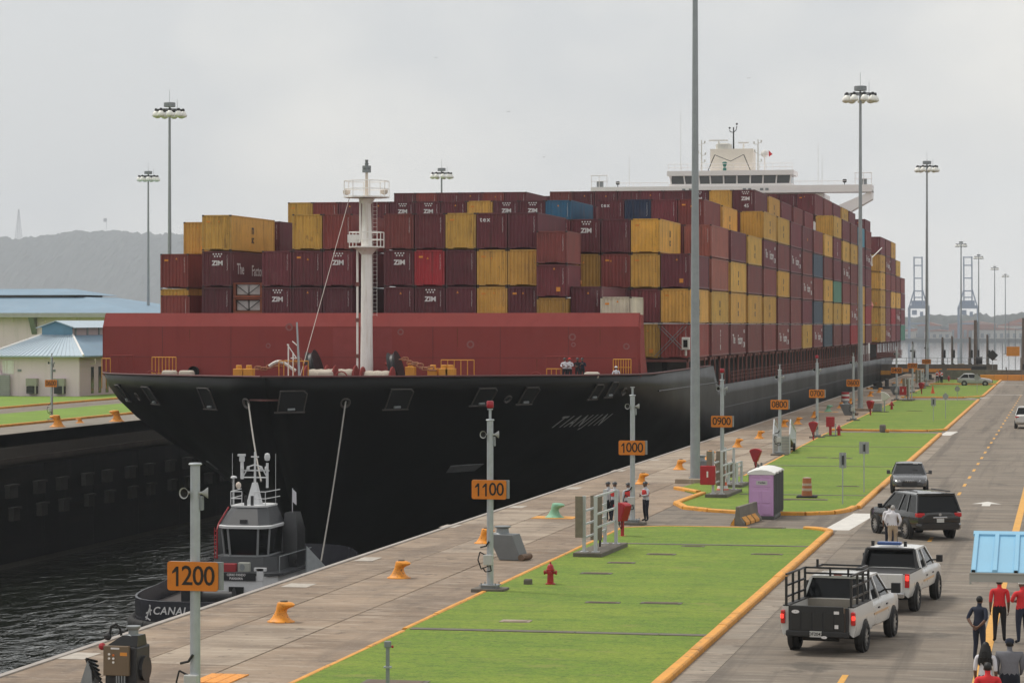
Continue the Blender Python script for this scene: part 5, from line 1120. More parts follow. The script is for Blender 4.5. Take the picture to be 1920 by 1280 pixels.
MB().tube((.95, 0, W(-.9)), (.95, 0, W(.55)), .1, n=8).lathe([(.03, .3), (.18, .25), (.23, .05), (.18, -.15), (.05, -.2)], 12, Matrix.Translation((.95, 0, W(.85)))).build('satellite_dome', tugwh, tug, smooth=True)
MB().lathe([(.04, 0), (.26, .02), (.2, .12), (.02, .16)], 12, Matrix.Translation((-1.55, -.3, W(-.35)))).tube((-1.55, -.3, W(-1.86)), (-1.55, -.3, W(-.35)), .04, n=6).build('dome_antenna', tugwh, tug)
MB().ball((-1.1, -.6, W(-.75)), .22).build('horn_light', cream, tug)
for x in (-.25, .25): MB().tube((x, -1.6, W(-1.86)), (x, -1.6, W(-1.3)), .12, n=10).build('searchlight', darkmet, tug)
for x in (1.6, -1.75): MB().tube((x, 0, W(-1.9)), (x, 0, W(1.1)), .015, n=4).build('whip_antenna', tugwh, tug)
for s in (-1, 1):     # exhaust casings
    MB().loft([[(s * 2.55 + dx, 1.6 + dy, z) for dx, dy in ((-.55, -1.0), (.55, -1.0), (.55, 1.2), (-.55, 1.2))] for z in (W(-5.6), W(-3.4))] + [[(s * 2.35 + dx, 1.9 + dy, W(-2.4)) for dx, dy in ((-.4, -.7), (.4, -.7), (.4, .9), (-.4, .9))]]).build('exhaust_casing', tugblk, tug, smooth=True)
    MB().path([(s * 3.2, -4.6, W(-5.5)), (s * 3.2, -4.6, W(-4.6)), (s * 3.25, 4, W(-4.6))], .035, 5).build('side_railing', galvd, tug)
redp = MAT('tug_red', (.32, .018, .025), .45)
MB().path([(-2.05, -2.9, W(-4.9)), (-2.05, -2.9, W(-3.2)), (-2.05, -2.5, W(-2.9)), (-1.45, -1.9, W(-1.95))], .06, 6).path([(-2.3, -2.7, W(-4.9)), (-2.3, -2.7, W(-3.1))], .04, 6).build('red_ladder', redp, tug)
for k in range(7): MB().tube((-2.05, -2.9, W(-4.8 + k * .25)), (-2.3, -2.7, W(-4.8 + k * .25)), .025, n=5).build('ladder_rung', redp, tug)
MB().cbox((-.55, -5.0, W(-5.25)), (1.2, .5, .5)).build('red_locker', redp, tug, bevel=.04); MB().cbox((.65, -5.0, W(-5.2)), (.85, .4, .55)).build('air_conditioner', MAT('ac_grey', (.36, .37, .33), .6), tug, bevel=.03)
MB().lathe([(.02, 0), (.2, 0), (.2, .03)], 14, Matrix.Translation((.55, -5.21, W(-5.2))) @ FR).build('fan_grille', galvd, tug)
MB().box(-1.2, 1.65, -5.55, -5.48, W(-5.95), W(-5.5)).build('name_board', tugblk, tug)
obj('lettering', text_mesh('CERRO PANDO', .20, textwhite, .004, 'front'), tug, (.2, -5.57, W(-5.62))); obj('lettering', text_mesh('PANAMA', .22, textwhite, .006, 'front', spacing=1.2), tug, (.2, -5.57, W(-5.83)))
MB().cbox((1.95, -5.3, W(-5.6)), (.5, .3, .75)).cbox((1.95, -5.3, W(-5.3)), (.9, .3, .2)).build('crane_arm', tugwh, tug); MB().box(-.35, .75, -5.6, -5.5, W(-7.4), W(-6.3)).build('towing_recess', void, tug)
MB().lathe([(.5, -.1), (.5, .1)], 16, Matrix.Translation((-2.3, -5.6, W(-6.9))) @ FR).build('porthole_cover', tuggrey, tug)
MB().lathe([(.6, -1.2), (.35, -1.1), (.35, 1.1), (.6, 1.2)], 18, Matrix.Translation((0, -9.5, WR(-7.6))) @ Matrix.Rotation(R(90), 4, 'Y')).build('towing_winch', darkmet, tug, smooth=True)
MB().cbox((-3.2, -6.4, WR(-7.6)), (.8, .6, 1.4)).build('locker', tugblk, tug); MB().cbox((-3.2, -6.4, WR(-6.85)), (.9, .7, .08)).build('locker_lid', orangemk, tug)
MB().add([(3.6, 1, WR(-7.1)), (5.2, 3, WR(-7.1)), (3.6, 1.2, WR(-5.2)), (3.7, .9, WR(-7.1)), (5.3, 2.9, WR(-7.1)), (3.7, 1.1, WR(-5.2))], [(0, 1, 2), (5, 4, 3), (0, 3, 4, 1), (1, 4, 5, 2), (2, 5, 3, 0)]).build('bow_shield', galv, tug)
MB().tube((2.3, 2.0, W(-4.0)), (2.35, 2.0, W(-1.0)), .03, n=5).add([(2.35, 2, W(-1.05)), (2.6, 2.1, W(-1.25)), (2.62, 2.1, W(-2.0)), (2.35, 2, W(-1.8)), (2.35, 2.03, W(-1.05)), (2.6, 2.13, W(-1.25)), (2.62, 2.13, W(-2.0)), (2.35, 2.03, W(-1.8))], [(0, 1, 2, 3), (7, 6, 5, 4), (0, 4, 5, 1), (1, 5, 6, 2), (2, 6, 7, 3), (3, 7, 4, 0)]).build('flag', whitecloth, tug)
# two towing lines from the bow fairleads down to the tug
ropem = MAT('towing_rope', (.30, .285, .26), .9, var=.15, scale=6)
def catenary(a, b, sag, n=14): return [Vector(a).lerp(Vector(b), i / n) - Vector((0, 0, sag * 4 * (i / n) * (1 - i / n))) for i in range(n + 1)]
pa = ship.location + on_hull(465, zpx(745, 190)).translation; pb = ship.location + on_hull(648, zpx(745, 190)).translation
for a, b, lab in ((pa, Vector((tx, ty, -1.2)) + Vector((.1, 1.0, 0)), 'left towing line from the bow down to the tug mast'), (pb, Vector((tx + 2.6, ty + 6, -6.6)), 'right towing line slanting from the bow to the tug deck')):
    tag(MB().path(catenary(a, b, .35), .055, 6).build('towing_line', ropem), lab, 'rope', 'towing lines')

tug.scale = (.84, .8, 1)
# ================================================================ vehicles (local +Y = forward, origin on the ground at the rear axle)
def car_paint(name, col, rough=.22, coat=1.0): return MAT(name, col, rough, 0, var=.04, scale=1.5, coat=coat * .5)
pwhite = car_paint('car_white', (.60, .60, .585), .3); pblack = car_paint('car_black', (.012, .012, .013), .2); pgrey = car_paint('car_grey', (.06, .063, .068), .25); psilver = car_paint('car_silver', (.40, .40, .40), .3)
tail = MAT('tail_lens', (.50, .01, .015), .2, var=0, coat=.5); tailhot = MAT('tail_lit', (.8, .03, .03), .2, var=0, emit=((1, .06, .04), .9)); clear = MAT('lamp_clear', (.65, .66, .68), .15, var=0, coat=.5)
chrome = MAT('chrome', (.55, .55, .56), .2, .9, var=0); alloy = MAT('alloy', (.42, .42, .42), .3, .6, var=.05); plastic = MAT('black_plastic', (.02, .02, .021), .6, var=.1); plate_m = MAT('number_plate', (.50, .50, .48), .6, var=.1)
def bsec(y, w_, z0, z1, crown=.03, tumble=.93):
    h_ = z1 - z0
    half = [(w_ * .86, z0), (w_ * .97, z0 + h_ * .10), (w_, z0 + h_ * .30), (w_, z0 + h_ * .62), (w_ * .985, z0 + h_ * .84), (w_ * tumble, z1 - .01), (w_ * .55, z1 + crown * .7)]
    return [(x, y, z) for x, z in half] + [(0, y, z1 + crown)] + [(-x, y, z) for x, z in half[::-1]]
def wheel(parent, x, y, r, wd=.26, sp=10, rimc=None):
    s = 1 if x > 0 else -1; M = Matrix.Translation((x, y, r)) @ Matrix.Rotation(R(90) * s, 4, 'Y')
    t = MB().lathe([(r * .62, -wd / 2), (r * .93, -wd / 2), (r, -wd * .36), (r, wd * .36), (r * .93, wd / 2), (r * .64, wd / 2), (r * .62, wd * .3)], 28, M, caps=False).build('wheel', rubber, parent, smooth=True)
    q = MB(); q.lathe([(r * .66, wd * .46), (r * .60, wd * .44), (r * .58, wd * .1), (.01, wd * .1)], 24, M, caps=False); q.build('rim', darkmet, t, smooth=True)
    q = MB(); q.lathe([(.07, wd * .12), (.07, wd * .46), (.01, wd * .47)], 12, M, caps=False)
    for k in range(sp):
        a = 2 * math.pi * k / sp; q.box(.05, r * .63, -.026, .026, wd * .34, wd * .44, M @ Matrix.Rotation(a, 4, 'Z'))
    q.lathe([(r * .60, wd * .42), (r * .67, wd * .47), (r * .67, wd * .40)], 24, M, caps=False)
    q.build('spokes', rimc or alloy, t)
    return t
def arch(parent, x, y, r, mat=plastic):
    s = 1 if x > 0 else -1
    M = Matrix.Translation((x, y, r)) @ Matrix.Rotation(R(90) * s, 4, 'Y')
    MB().lathe([(r * 1.16, -.1), (r * 1.16, .012), (.05, .012)], 26, M, caps=False).build('wheel_arch', mat, parent)
def glasshouse(parent, base, top, mat_body, pillars, gm=None):
    """base/top: (y_rear, y_front, half width, z)"""
    yb0, yb1, wb, zb = base; yt0, yt1, wt, zt = top
    B = [(-wb, yb0, zb), (wb, yb0, zb), (wb, yb1, zb), (-wb, yb1, zb)]; T = [(-wt, yt0, zt), (wt, yt0, zt), (wt, yt1, zt), (-wt, yt1, zt)]
    g = MB().loft([B, T]).build('window_glass', gm or glass, parent)
    e = .02
    MB().loft([[(x, y, z) for x, z in ((-wt - e, zt - .03), (wt + e, zt - .03), (wt + e * .5, zt + .03), (wt * .8, zt + .07 * k_), (0, zt + .10 * k_), (-wt * .8, zt + .07 * k_), (-wt - e * .5, zt + .03))] for y, k_ in ((yt0 - .06, .5), (yt0 + .25, .9), ((yt0 + yt1) / 2, 1), (yt1 - .25, .9), (yt1 + .05, .4))]).build('roof', mat_body, parent, smooth=True)
    for s in (-1, 1):
        for f0, f1, r in pillars:
            a = Vector((s * (wb + .005), yb0 + (yb1 - yb0) * f0, zb - .02)); b = Vector((s * (wt + .005), yt0 + (yt1 - yt0) * f1, zt))
            MB().loft([[(p.x + dx, p.y + dy, p.z) for dx, dy in ((-.03, -r), (.03, -r), (.03, r), (-.03, r))] for p in (a, b)]).build('pillar', mat_body, parent)
    return g
def mirrors(parent, y, x, z, mat, sc=1.0):
    for s in (-1, 1):
        MB().tube((s * (x - .12), y, z - .02), (s * (x + .08), y - .02, z), .03, n=6).cbox((s * (x + .14 * sc), y - .03, z + .04), (.18 * sc, .12, .2 * sc)).build('mirror', mat, parent, bevel=.03)
def number_plate(parent, y, z, txt, x=0, face='front'):
    o = MB().box(x - .16, x + .16, y - .01, y + .01, z - .08, z + .08).build('number_plate', plate_m, parent)
    if txt: obj('lettering', text_mesh(txt, .12, textblack, .001, face), parent, (x, y - .014 if face == 'front' else y + .014, z))
# ---- black SUV turning across the road
p = G(1738, 1009)
suv = thing('parked_car', 'large black SUV with silver wheels turning across the road', 'suv', (p.x + .05, p.y + .2, 0), R(27))
st = [bsec(-1.12, .80, .62, 1.02), bsec(-1.05, .93, .50, 1.10), bsec(-.6, .99, .40, 1.17), bsec(.3, 1.0, .36, 1.19), bsec(1.6, 1.0, .34, 1.17), bsec(2.5, 1.0, .35, 1.15), bsec(3.3, .99, .38, 1.10), bsec(3.8, .95, .42, 1.02), bsec(4.08, .84, .5, .88)]
MB().loft(st).build('body', pblack, suv, smooth=True)
glasshouse(suv, (-1.0, 2.55, .95, 1.14), (-.72, 1.55, .80, 1.80), pblack, [(0, 0, .05), (.28, .32, .05), (.52, .55, .05), (1, 1, .05)])
for s in (-1, 1):
    for y in (0, 3.1): arch(suv, s * 1.0, y, .40); wheel(suv, s * .93, y, .40)
    MB().cbox((s * .80, -1.06, 1.02), (.30, .12, .17)).cbox((s * .93, -.98, 1.02), (.1, .24, .17)).build('tail_lamp', tail, suv, bevel=.03)
    MB().tube((s * .72, -.5, 1.93), (s * .72, 1.3, 1.93), .025, n=6).build('roof_rail', darkmet, suv)
    MB().box(s * 1.0 - .02, s * 1.0 + .02, 1.05, 1.25, .97, 1.0).box(s * 1.0 - .02, s * 1.0 + .02, 2.0, 2.2, .97, 1.0).build('door_handle', chrome, suv)
    MB().box(s * .98 - .05, s * .98 + .05, .55, 2.6, .33, .40).build('side_step', darkmet, suv)
MB().cbox((0, -1.15, .92), (.62, .05, .07)).build('tail_trim', chrome, suv, bevel=.02); number_plate(suv, -1.17, .80, '', 0)
MB().loft([bsec(-1.2, .84, .44, .68, .01), bsec(-1.0, .99, .40, .72, .01)]).build('bumper', pblack, suv, smooth=True)
MB().lathe([(.02, 0), (.06, 0), (.06, .02)], 12, Matrix.Translation((0, -1.13, 1.04)) @ FR).build('badge', chrome, suv)
MB().box(-.78, .78, -.85, -.60, 1.83, 1.88).build('spoiler', pblack, suv)
mirrors(suv, 2.35, 1.0, 1.16, pblack)
# ---- pickups
def pickup(name, label, loc, rz, cage):
    t = thing(name, label, 'pickup', loc, rz)
    L0 = -1.25
    zt = 1.28 if cage else 1.2
    MB().loft([bsec(1.02, .99, .52, zt, .02), bsec(2.4, 1.0, .48, zt, .02), bsec(3.1, 1.0, .48, zt - .02, .03), bsec(3.9, .99, .5, zt - .06, .04), bsec(4.6, .96, .52, zt - .12), bsec(4.85, .85, .6, zt - .28)]).build('body', pwhite, t, smooth=True)
    for s in (-1, 1):
        MB().loft([[(s * a, y, z) for a, z in ((.80, .62), (.95, .50), (1.0, .68), (1.0, zt - .2), (.97, zt), (.80, zt))] for y in (L0, -.5, .4, 1.05)]).build('bed_side', pwhite, t, smooth=True)
        MB().box(s * .88 - .08, s * .88 + .08, L0 + .02, 1.0, zt, zt + .03).build('bed_rail', plastic, t)
    MB().box(-.8, .8, L0, 1.0, .62, .72).build('bed_floor', MAT('bed_liner', (.22, .20, .17), .8, var=.2), t); MB().box(-.8, .8, .95, 1.03, .7, zt).build('bed_headboard', pwhite if not cage else MAT('bed_liner'), t)
    glasshouse(t, (1.06, 3.35, .93, zt - .01), (1.22, 2.65, .74, 1.86 if cage else 1.76), pwhite, [(0, 0, .07), (.42, .46, .05), (1, 1, .05)])
    for s in (-1, 1):
        for y in (0, 3.75): arch(t, s * 1.0, y, .41); wheel(t, s * .92, y, .40, .28, 8)
        for y0 in (1.7, 2.75): MB().box(s * 1.0 - .02, s * 1.0 + .02, y0, y0 + .16, zt - .28, zt - .24).build('door_handle', plastic, t)
        MB().box(s * 1.002 - .01, s * 1.002 + .01, 1.2, 3.0, zt - .42, zt - .36).build('side_stripe', MAT('faded_stripe', (.62, .42, .25), .6), t)
    mirrors(t, 3.05, 1.02, zt + .12, plastic, 1.4 if cage else 1.1)
    MB().box(-.85, .85, L0 - .16, L0 + .05, .5, .66).build('bumper', plastic if cage else chrome, t, bevel=.03)
    MB().tube((-.5, L0 + .3, .42), (.5, L0 + .3, .42), .07, n=8).tube((-.9, 0, .4), (.9, 0, .4), .08, n=8).build('axle', darkmet, t)
    return t, L0, zt
p = G(1553, 1219)
ta, L0, zt = pickup('parked_pickup', 'white pickup with black tailgate and tall black stake cage on its bed', (p.x + .0, p.y + .15, 0), R(-8), True)
MB().box(-.78, .70, L0 - .14, L0 - .06, .56, zt + .04).build('tailgate', plastic, ta, bevel=.02)
for k in range(5): MB().box(-.7 + k * .3, -.45 + k * .3, L0 - .155, L0 - .14, .68, 1.15).build('tailgate_panel', black, ta, bevel=.012)
MB().lathe([(.01, 0), (.09, 0)], 14, Matrix.Translation((-.58, L0 - .16, 1.16)) @ FR @ Matrix.Diagonal((1.2, .55, 1, 1)), caps=False).build('badge', textwhite, ta); MB().box(.46, .60, L0 - .16, L0 - .155, 1.12, 1.2).build('sticker', textwhite, ta); MB().box(.48, .58, L0 - .16, L0 - .155, .74, .84).build('sticker', textwhite, ta)
MB().box(.72, .84, L0 - .1, L0 - .02, .5, zt).build('lift_gate_arm', darkmet, ta); MB().tube((.74, L0 - .12, .58), (.74, L0 - .12, zt), .02, n=5).build('gate_chain', MAT('rusty_steel'), ta)
number_plate(ta, L0 - .165, .58, 'DF2042', -.03); MB().lathe([(.01, 0), (.07, 0)], 12, Matrix.Translation((.2, L0 - .17, .5)) @ FR @ Matrix.Diagonal((1.2, .55, 1, 1)), caps=False).build('badge', textwhite, ta)
for s in (-1, 1): MB().cbox((s * .95, L0 - .0, 1.0), (.12, .16, .36)).build('tail_lamp', tail, ta, bevel=.03); MB().cbox((s * .965, L0 - .05, 1.02), (.09, .1, .12)).build('lamp_glow', tailhot, ta, bevel=.02)
for x in (-.88, .88):
    for y in (L0 + .05, L0 + .8, L0 + 1.5, L0 + 2.2):
        MB().box(x - .03, x + .03, y - .03, y + .03, zt, 2.12 if y > L0 + .1 else 2.06).build('cage_post', black, ta)
    for z in (1.5, 1.8, 2.1): MB().box(x - .022, x + .022, L0 + .03, L0 + 2.2, z, z + .05).build('cage_rail', black, ta)
for z in (2.1, 1.95): MB().box(-.88, .88, L0 + 2.17, L0 + 2.23, z, z + .05).build('cage_rail', black, ta)
for x in (-.9, .9): MB().box(x * .7 - .03, x * .7 + .03, L0 + 2.2, L0 + 3.2, 2.1, 2.15).build('cage_rail', black, ta)
MB().box(-.65, .65, L0 + 3.15, L0 + 3.2, 2.1, 2.15).build('cage_rail', black, ta); MB().box(-.56, -.5, L0 + 2.17, L0 + 2.23, 2.15, 2.36).build('cage_post', black, ta); MB().box(-.2, -.15, L0 + 2.17, L0 + 2.23, 1.9, 2.15).box(.3, .35, L0 + 2.17, L0 + 2.23, 1.9, 2.15).build('cage_post', black, ta)
MB().cbox((-.02, 1.2, 1.93), (.22, .06, .05)).build('brake_light', tail, ta)
p = G(1652, 1143)
tb, L0b, ztb = pickup('parked_pickup', 'white pickup with blue light bar just ahead of the caged pickup', (p.x + .1, p.y + .2, 0), R(-7), False)
MB().box(-.8, .8, L0b - .04, L0b + .05, .6, ztb + .02).build('tailgate', pwhite, tb, bevel=.03); MB().box(-.85, .85, L0b + .05, 1.0, ztb - .06, ztb + .0).build('bed_cover', plastic, tb)
for s in (-1, 1): MB().cbox((s * .92, L0b + .02, 1.02), (.14, .14, .42)).build('tail_lamp', tail, tb, bevel=.02); MB().cbox((s * .93, L0b - .03, 1.1), (.1, .08, .16)).build('lamp_glow', tailhot, tb, bevel=.02)
MB().path([(-.86, .75, ztb), (-.74, .95, 1.78), (.74, .95, 1.78), (.86, .75, ztb)], .05, 8).build('roll_bar', black, tb); MB().cbox((-.1, 1.35, 1.93), (.75, .3, .1)).build('light_bar', MAT('light_bar_blue', (.05, .10, .28), .25, var=0), tb, bevel=.03); number_plate(tb, L0b - .17, .58, '', 0)
for x in (-.6, .42): MB().cbox((x, 1.2, 1.93), (.09, .09, .16)).build('spot_lamp', darkmet, tb)
MB().tube((.1, 1.6, 1.85), (.08, 1.6, 2.25), .01, n=4).build('aerial', darkmet, tb)
# ---- sedan / crossover facing the camera, and two distant cars
def sedan(name, label, loc, rz, mat, cat='car', tallk=1.0):
    t = thing(name, label, cat, loc, rz); k = tallk
    MB().loft([bsec(-.98, .72, .55, .85 * k), bsec(-.85, .85, .42, .93 * k), bsec(-.3, .91, .32, .97 * k), bsec(.8, .92, .28, .96 * k), bsec(1.9, .92, .28, .95 * k), bsec(2.6, .91, .30, .92 * k), bsec(3.2, .88, .32, .84 * k), bsec(3.55, .82, .36, .74 * k), bsec(3.72, .66, .42, .60 * k)]).build('body', mat, t, smooth=True)
    glasshouse(t, (-.7, 2.3, .86, .93 * k), (-.1, 1.25, .66, 1.42 * k), mat, [(0, 0, .09), (.45, .45, .04), (1, 1, .05)])
    for s in (-1, 1):
        for y in (0, 2.8): arch(t, s * .92, y, .34); wheel(t, s * .85, y, .34, .23, 10)
        MB().loft([[(s * .45, 3.62, .62 * k), (s * .78, 3.46, .66 * k), (s * .80, 3.40, .74 * k), (s * .5, 3.55, .72 * k)], [(s * .45, 3.70, .61 * k), (s * .80, 3.53, .66 * k), (s * .82, 3.46, .73 * k), (s * .5, 3.64, .70 * k)]]).build('headlamp', clear, t)
        MB().cbox((s * .72, -.93, .80 * k), (.3, .12, .1)).build('tail_lamp', tail, t, bevel=.02)
    mirrors(t, 2.0, .93, 1.0 * k, mat)
    MB().prism([(-.34, .36 * k), (.34, .36 * k), (.42, .52 * k), (.36, .68 * k), (-.36, .68 * k), (-.42, .52 * k)], -3.77, -3.6, Matrix.Rotation(R(90), 4, 'X')).build('grille', plastic, t, bevel=.02)
    return t
p = G(1697, 925)
au = sedan('parked_car', 'dark grey car facing the camera with four-ring grille badge', (p.x, p.y + 3.3, 0), R(184), pgrey, tallk=1.0)
for i in range(4): MB().lathe([(.058, .0), (.07, .012), (.058, .02)], 14, Matrix.Translation((-.165 + i * .11, 3.79, .66)) @ Matrix.Rotation(R(-90), 4, 'X'), caps=False).build('badge_ring', chrome, au)
MB().box(-.45, -.2, 1.62, 1.64, 1.44, 1.48).build('windscreen_sticker', textwhite, au)
p = G(1828, 723); sedan('parked_car', 'silver car side-on beyond the far lawn', (p.x - 1.4, p.y, 0), R(-90), psilver, tallk=1.12)
p = G(1924, 804); ws = sedan('parked_car', 'white SUV driving away, cut by the right frame edge', (p.x, p.y + 1, 0), R(0), pwhite, 'suv', 1.22)
# ---- blue-roofed kiosk at the right edge
kx, ky = -2.15, 62.0
kb = thing('kiosk', 'light blue metal kiosk roof with grey eave at the right edge', 'kiosk', (kx, ky, 0))
skyb = MAT('kiosk_blue', (.22, .45, .62), .45, var=.04); eav = MAT('kiosk_eave', (.36, .36, .33), .6, var=.06)
MB().loft([[(0, y, z - .03), (5.0, y, z - .03), (5.0, y, z), (0, y, z)] for y, z in ((0, 3.25), (2.6, 3.9))]).build('roof_sheet', skyb, kb)
for k in range(11):
    x = .06 + k * .47; MB().loft([[(x - .06, y, z), (x + .06, y, z), (x + .045, y, z + .05), (x - .045, y, z + .05)] for y, z in ((0.0, 3.25), (2.6, 3.9))]).build('roof_rib', skyb, kb); MB().loft([[(x - .05, -.012, 3.2), (x + .05, -.012, 3.2), (x + .035, -.012, 3.29), (x - .035, -.012, 3.29)], [(x - .05, -.002, 3.2), (x + .05, -.002, 3.2), (x + .035, -.002, 3.29), (x - .035, -.002, 3.29)]]).build('rib_end', void if k % 2 == 0 else skyb, kb)
MB().loft([[(-.02, y, z), (5.02, y, z), (5.02, y, z + .06), (-.02, y, z + .06)] for y, z in ((2.45, 3.85), (2.66, 3.91))]).build('ridge_cap', skyb, kb)
MB().loft([[(0, y, z - .03), (5.0, y, z - .03), (5.0, y, z), (0, y, z)] for y, z in ((5.2, 3.25), (2.62, 3.89))]).build('rear_roof_sheet', skyb, kb)
MB().box(-.03, 5.0, -.06, -.015, 3.03, 3.21).box(-.03, .02, -.06, .0, 2.97, 3.03).build('eave', eav, kb); MB().box(-.02, 5.0, -.08, .0, 3.205, 3.235).build('eave_trim', eav, kb)
for x in (3.2, 4.8):
    for y in (.4, 4.6): MB().box(x - .06, x + .06, y - .06, y + .06, 0, 3.0).build('post', galv, kb)
MB().box(3.0, 4.9, .6, 4.4, 0, 1.1).build('counter', eav, kb)
# ================================================================ people (local +Y = the way they face)
def person(loc, rz, label, shirt, pants, sk, hgt=1.73, arms=None, legs=None, lean=0.0, hair=None, hat=None, vest=None, short=True, shoe=None, group='people on the lock side', build=1.0, head_turn=0, longhair=False, collar=None):
    t = thing('person', label, 'person', loc, rz, group); k = hgt / 1.75; b = build * 1.14
    # joints
    J = {}
    def j(n, x, y, z, rx, ry=None): J[n] = (Vector((x * ((b if n[:2] in ('sh', 'hi') else 1 + (b - 1) * .45) if abs(x) > .05 else 1), y, z)) * k, (rx * k, (ry or rx) * k))
    j('pel', 0, 0, .97, .145 * b, .11 * b); j('spi', 0, .0 + lean * .1, 1.14, .135 * b, .10 * b); j('che', 0, .01 + lean * .25, 1.33, .150 * b, .105 * b); j('nb', 0, -.005 + lean * .35, 1.47, .075, .07); j('nk', 0, .01 + lean * .4, 1.53, .054); j('hd', 0, .03 + lean * .45, 1.62, .078, .088); j('ht', 0, .02 + lean * .45, 1.71, .062, .07)
    L_ = legs or {}
    for s, n in ((-1, 'l'), (1, 'r')):
        j('sh' + n, s * .175, lean * .3, 1.43, .062 * b); A = (arms or {}).get(n, ((s * .225, -.03, 1.16), (s * .23, .03, .92), (s * .225, .06, .80)))
        j('el' + n, *A[0], .045 * b); j('wr' + n, *A[1], .032); j('ha' + n, *A[2], .038, .024)
        lg = L_.get(n, ((s * .105, .02, .50), (s * .12, -.03, .09), (s * .14, .13, .045)))
        j('hi' + n, s * .09, 0, .88, .092 * b); j('kn' + n, *lg[0], .062 * b); j('an' + n, *lg[1], .046); j('to' + n, *lg[2], .04, .035)
    names = list(J); idx = {n: i for i, n in enumerate(names)}
    E_ = [('pel', 'spi', 's'), ('spi', 'che', 's'), ('che', 'nb', 's'), ('nb', 'nk', 'k'), ('nk', 'hd', 'k'), ('hd', 'ht', 'k')]
    for n in 'lr': E_ += [('che', 'sh' + n, 's'), ('sh' + n, 'el' + n, 's'), ('el' + n, 'wr' + n, 'k' if short else 's'), ('wr' + n, 'ha' + n, 'k'), ('pel', 'hi' + n, 'p'), ('hi' + n, 'kn' + n, 'p'), ('kn' + n, 'an' + n, 'p'), ('an' + n, 'to' + n, 'o')]
    me = bpy.data.meshes.new('skeleton'); me.from_pydata([J[n][0] for n in names], [(idx[a], idx[c]) for a, c, _ in E_], [])
    o = bpy.data.objects.new('skeleton', me); COL.objects.link(o)
    o.modifiers.new('skin', 'SKIN'); sv = me.skin_vertices[0].data
    for i, n in enumerate(names): sv[i].radius = J[n][1]; sv[i].use_root = (n == 'pel')
    ss = o.modifiers.new('sub', 'SUBSURF'); ss.levels = 2; ss.render_levels = 2
    bpy.context.view_layer.update(); dg = bpy.context.evaluated_depsgraph_get()
    body = bpy.data.meshes.new_from_object(o.evaluated_get(dg)); bpy.data.objects.remove(o); bpy.data.meshes.remove(me)
    mats = {'s': shirt, 'k': sk, 'p': pants, 'o': shoe or blackcloth}; keys = list(mats)
    body.materials.clear()
    for q in keys: body.materials.append(mats[q])
    segs = [(J[a][0], J[c][0], keys.index(m_), (J[a][1][0] + J[c][1][0]) / 2) for a, c, m_ in E_]
    belt = .99 * k
    for f in body.polygons:
        c = f.center; best = (9, 0)
        for a, e, m_, r in segs:
            d = e - a; tt = max(0, min(1, (c - a).dot(d) / max(1e-9, d.length_squared))); dist = (a + d * tt - c).length - r
            if dist < best[0]: best = (dist, m_)
        mi = best[1]
        if keys[mi] == 's' and c.z < belt and abs(c.x) < .2 * k and abs(c.y) < .16 * k: mi = keys.index('p')
        if keys[mi] == 'p' and c.z > belt: mi = keys.index('s')
        f.material_index = mi; f.use_smooth = True
    body.name = 'body'
    # fingers and thumb, part of the same surface object
    q = MB(); q.mi = keys.index('k')
    for n, s in (('l', -1), ('r', 1)):
        h_ = J['ha' + n][0]; d = (h_ - J['wr' + n][0]).normalized(); sd_ = d.cross(Vector((1, 0, 0))).normalized() if abs(d.x) < .9 else Vector((0, 0, 1))
        for i, ln in enumerate((.075, .085, .08, .062)):
            a = h_ + sd_ * ((i - 1.5) * .019 * k); m1 = a + d * (ln * .6 * k) ; m2 = m1 + (d * .55 + Vector((-s * .5, 0, 0))) * ln * .6 * k
            q.tube(a, m1, .0095 * k, .0085 * k, 6); q.tube(m1, m2, .0085 * k, .007 * k, 6)
        a = h_ - d * .03 * k + sd_ * (-.03 * k); m1 = a + (d + sd_ * -.8) * .035 * k; q.tube(a, m1, .011 * k, .009 * k, 6); q.tube(m1, m1 + d * .03 * k, .009 * k, .007 * k, 6)
    fm = q.mesh('hands', [mats[x] for x in keys], True)
    bm = bmesh.new(); bm.from_mesh(body); bm.from_mesh(fm); bm.to_mesh(body); bm.free(); bpy.data.meshes.remove(fm)
    # head shape: jaw, nose and ears
    hc = J['hd'][0]
    bo = obj('body', body, t)
    q = MB()
    q.ball(hc + Vector((0, .01, .03)) * k, .095 * k, 12, (.82, .98, 1.18)); q.add([hc + Vector(v_) * k for v_ in ((-.014, .098, -.005), (.014, .098, -.005), (0, .09, .04), (0, .122, .0))], [(0, 1, 3), (1, 2, 3), (2, 0, 3), (0, 2, 1)])
    for s in (-1, 1): q.ball(hc + Vector((s * .08, 0, .01)) * k, .024 * k, 6, (.5, .8, 1.2))
    q.build('head', sk, t, smooth=True)
    for s in (-1, 1): MB().ball(hc + Vector((s * .03, .092, .03)) * k, .010 * k, 6).build('eye', textwhite, t)
    MB().ball(hc + Vector((0, .092, -.035)) * k, .02 * k, 6, (1.2, .5, .3)).build('mouth', MAT('lips', (.16, .05, .045), .5), t)
    if hair:
        q = MB(); prof = []
        q.ball(hc + Vector((0, -.012, .055)) * k, .102 * k, 14, (.86, .98, 1.0))
        if longhair:
            for i in range(16):
                a = R(180 + i * 12); x, y = .085 * math.cos(a), .08 * math.sin(a) - .015
                pts = [hc + Vector((x, y, .06)) * k, hc + Vector((x * 1.35, y * 1.35 - .01, -.06)) * k, hc + Vector((x * 1.75, y * 1.3 - .03 - .01 * (i % 3), -.2)) * k, hc + Vector((x * 1.9, y * 1.1 - .05, -.30 - .03 * (i % 4))) * k]
                q.path(pts, .02 * k, 6)
        q.build('hair', hair, t, smooth=True)
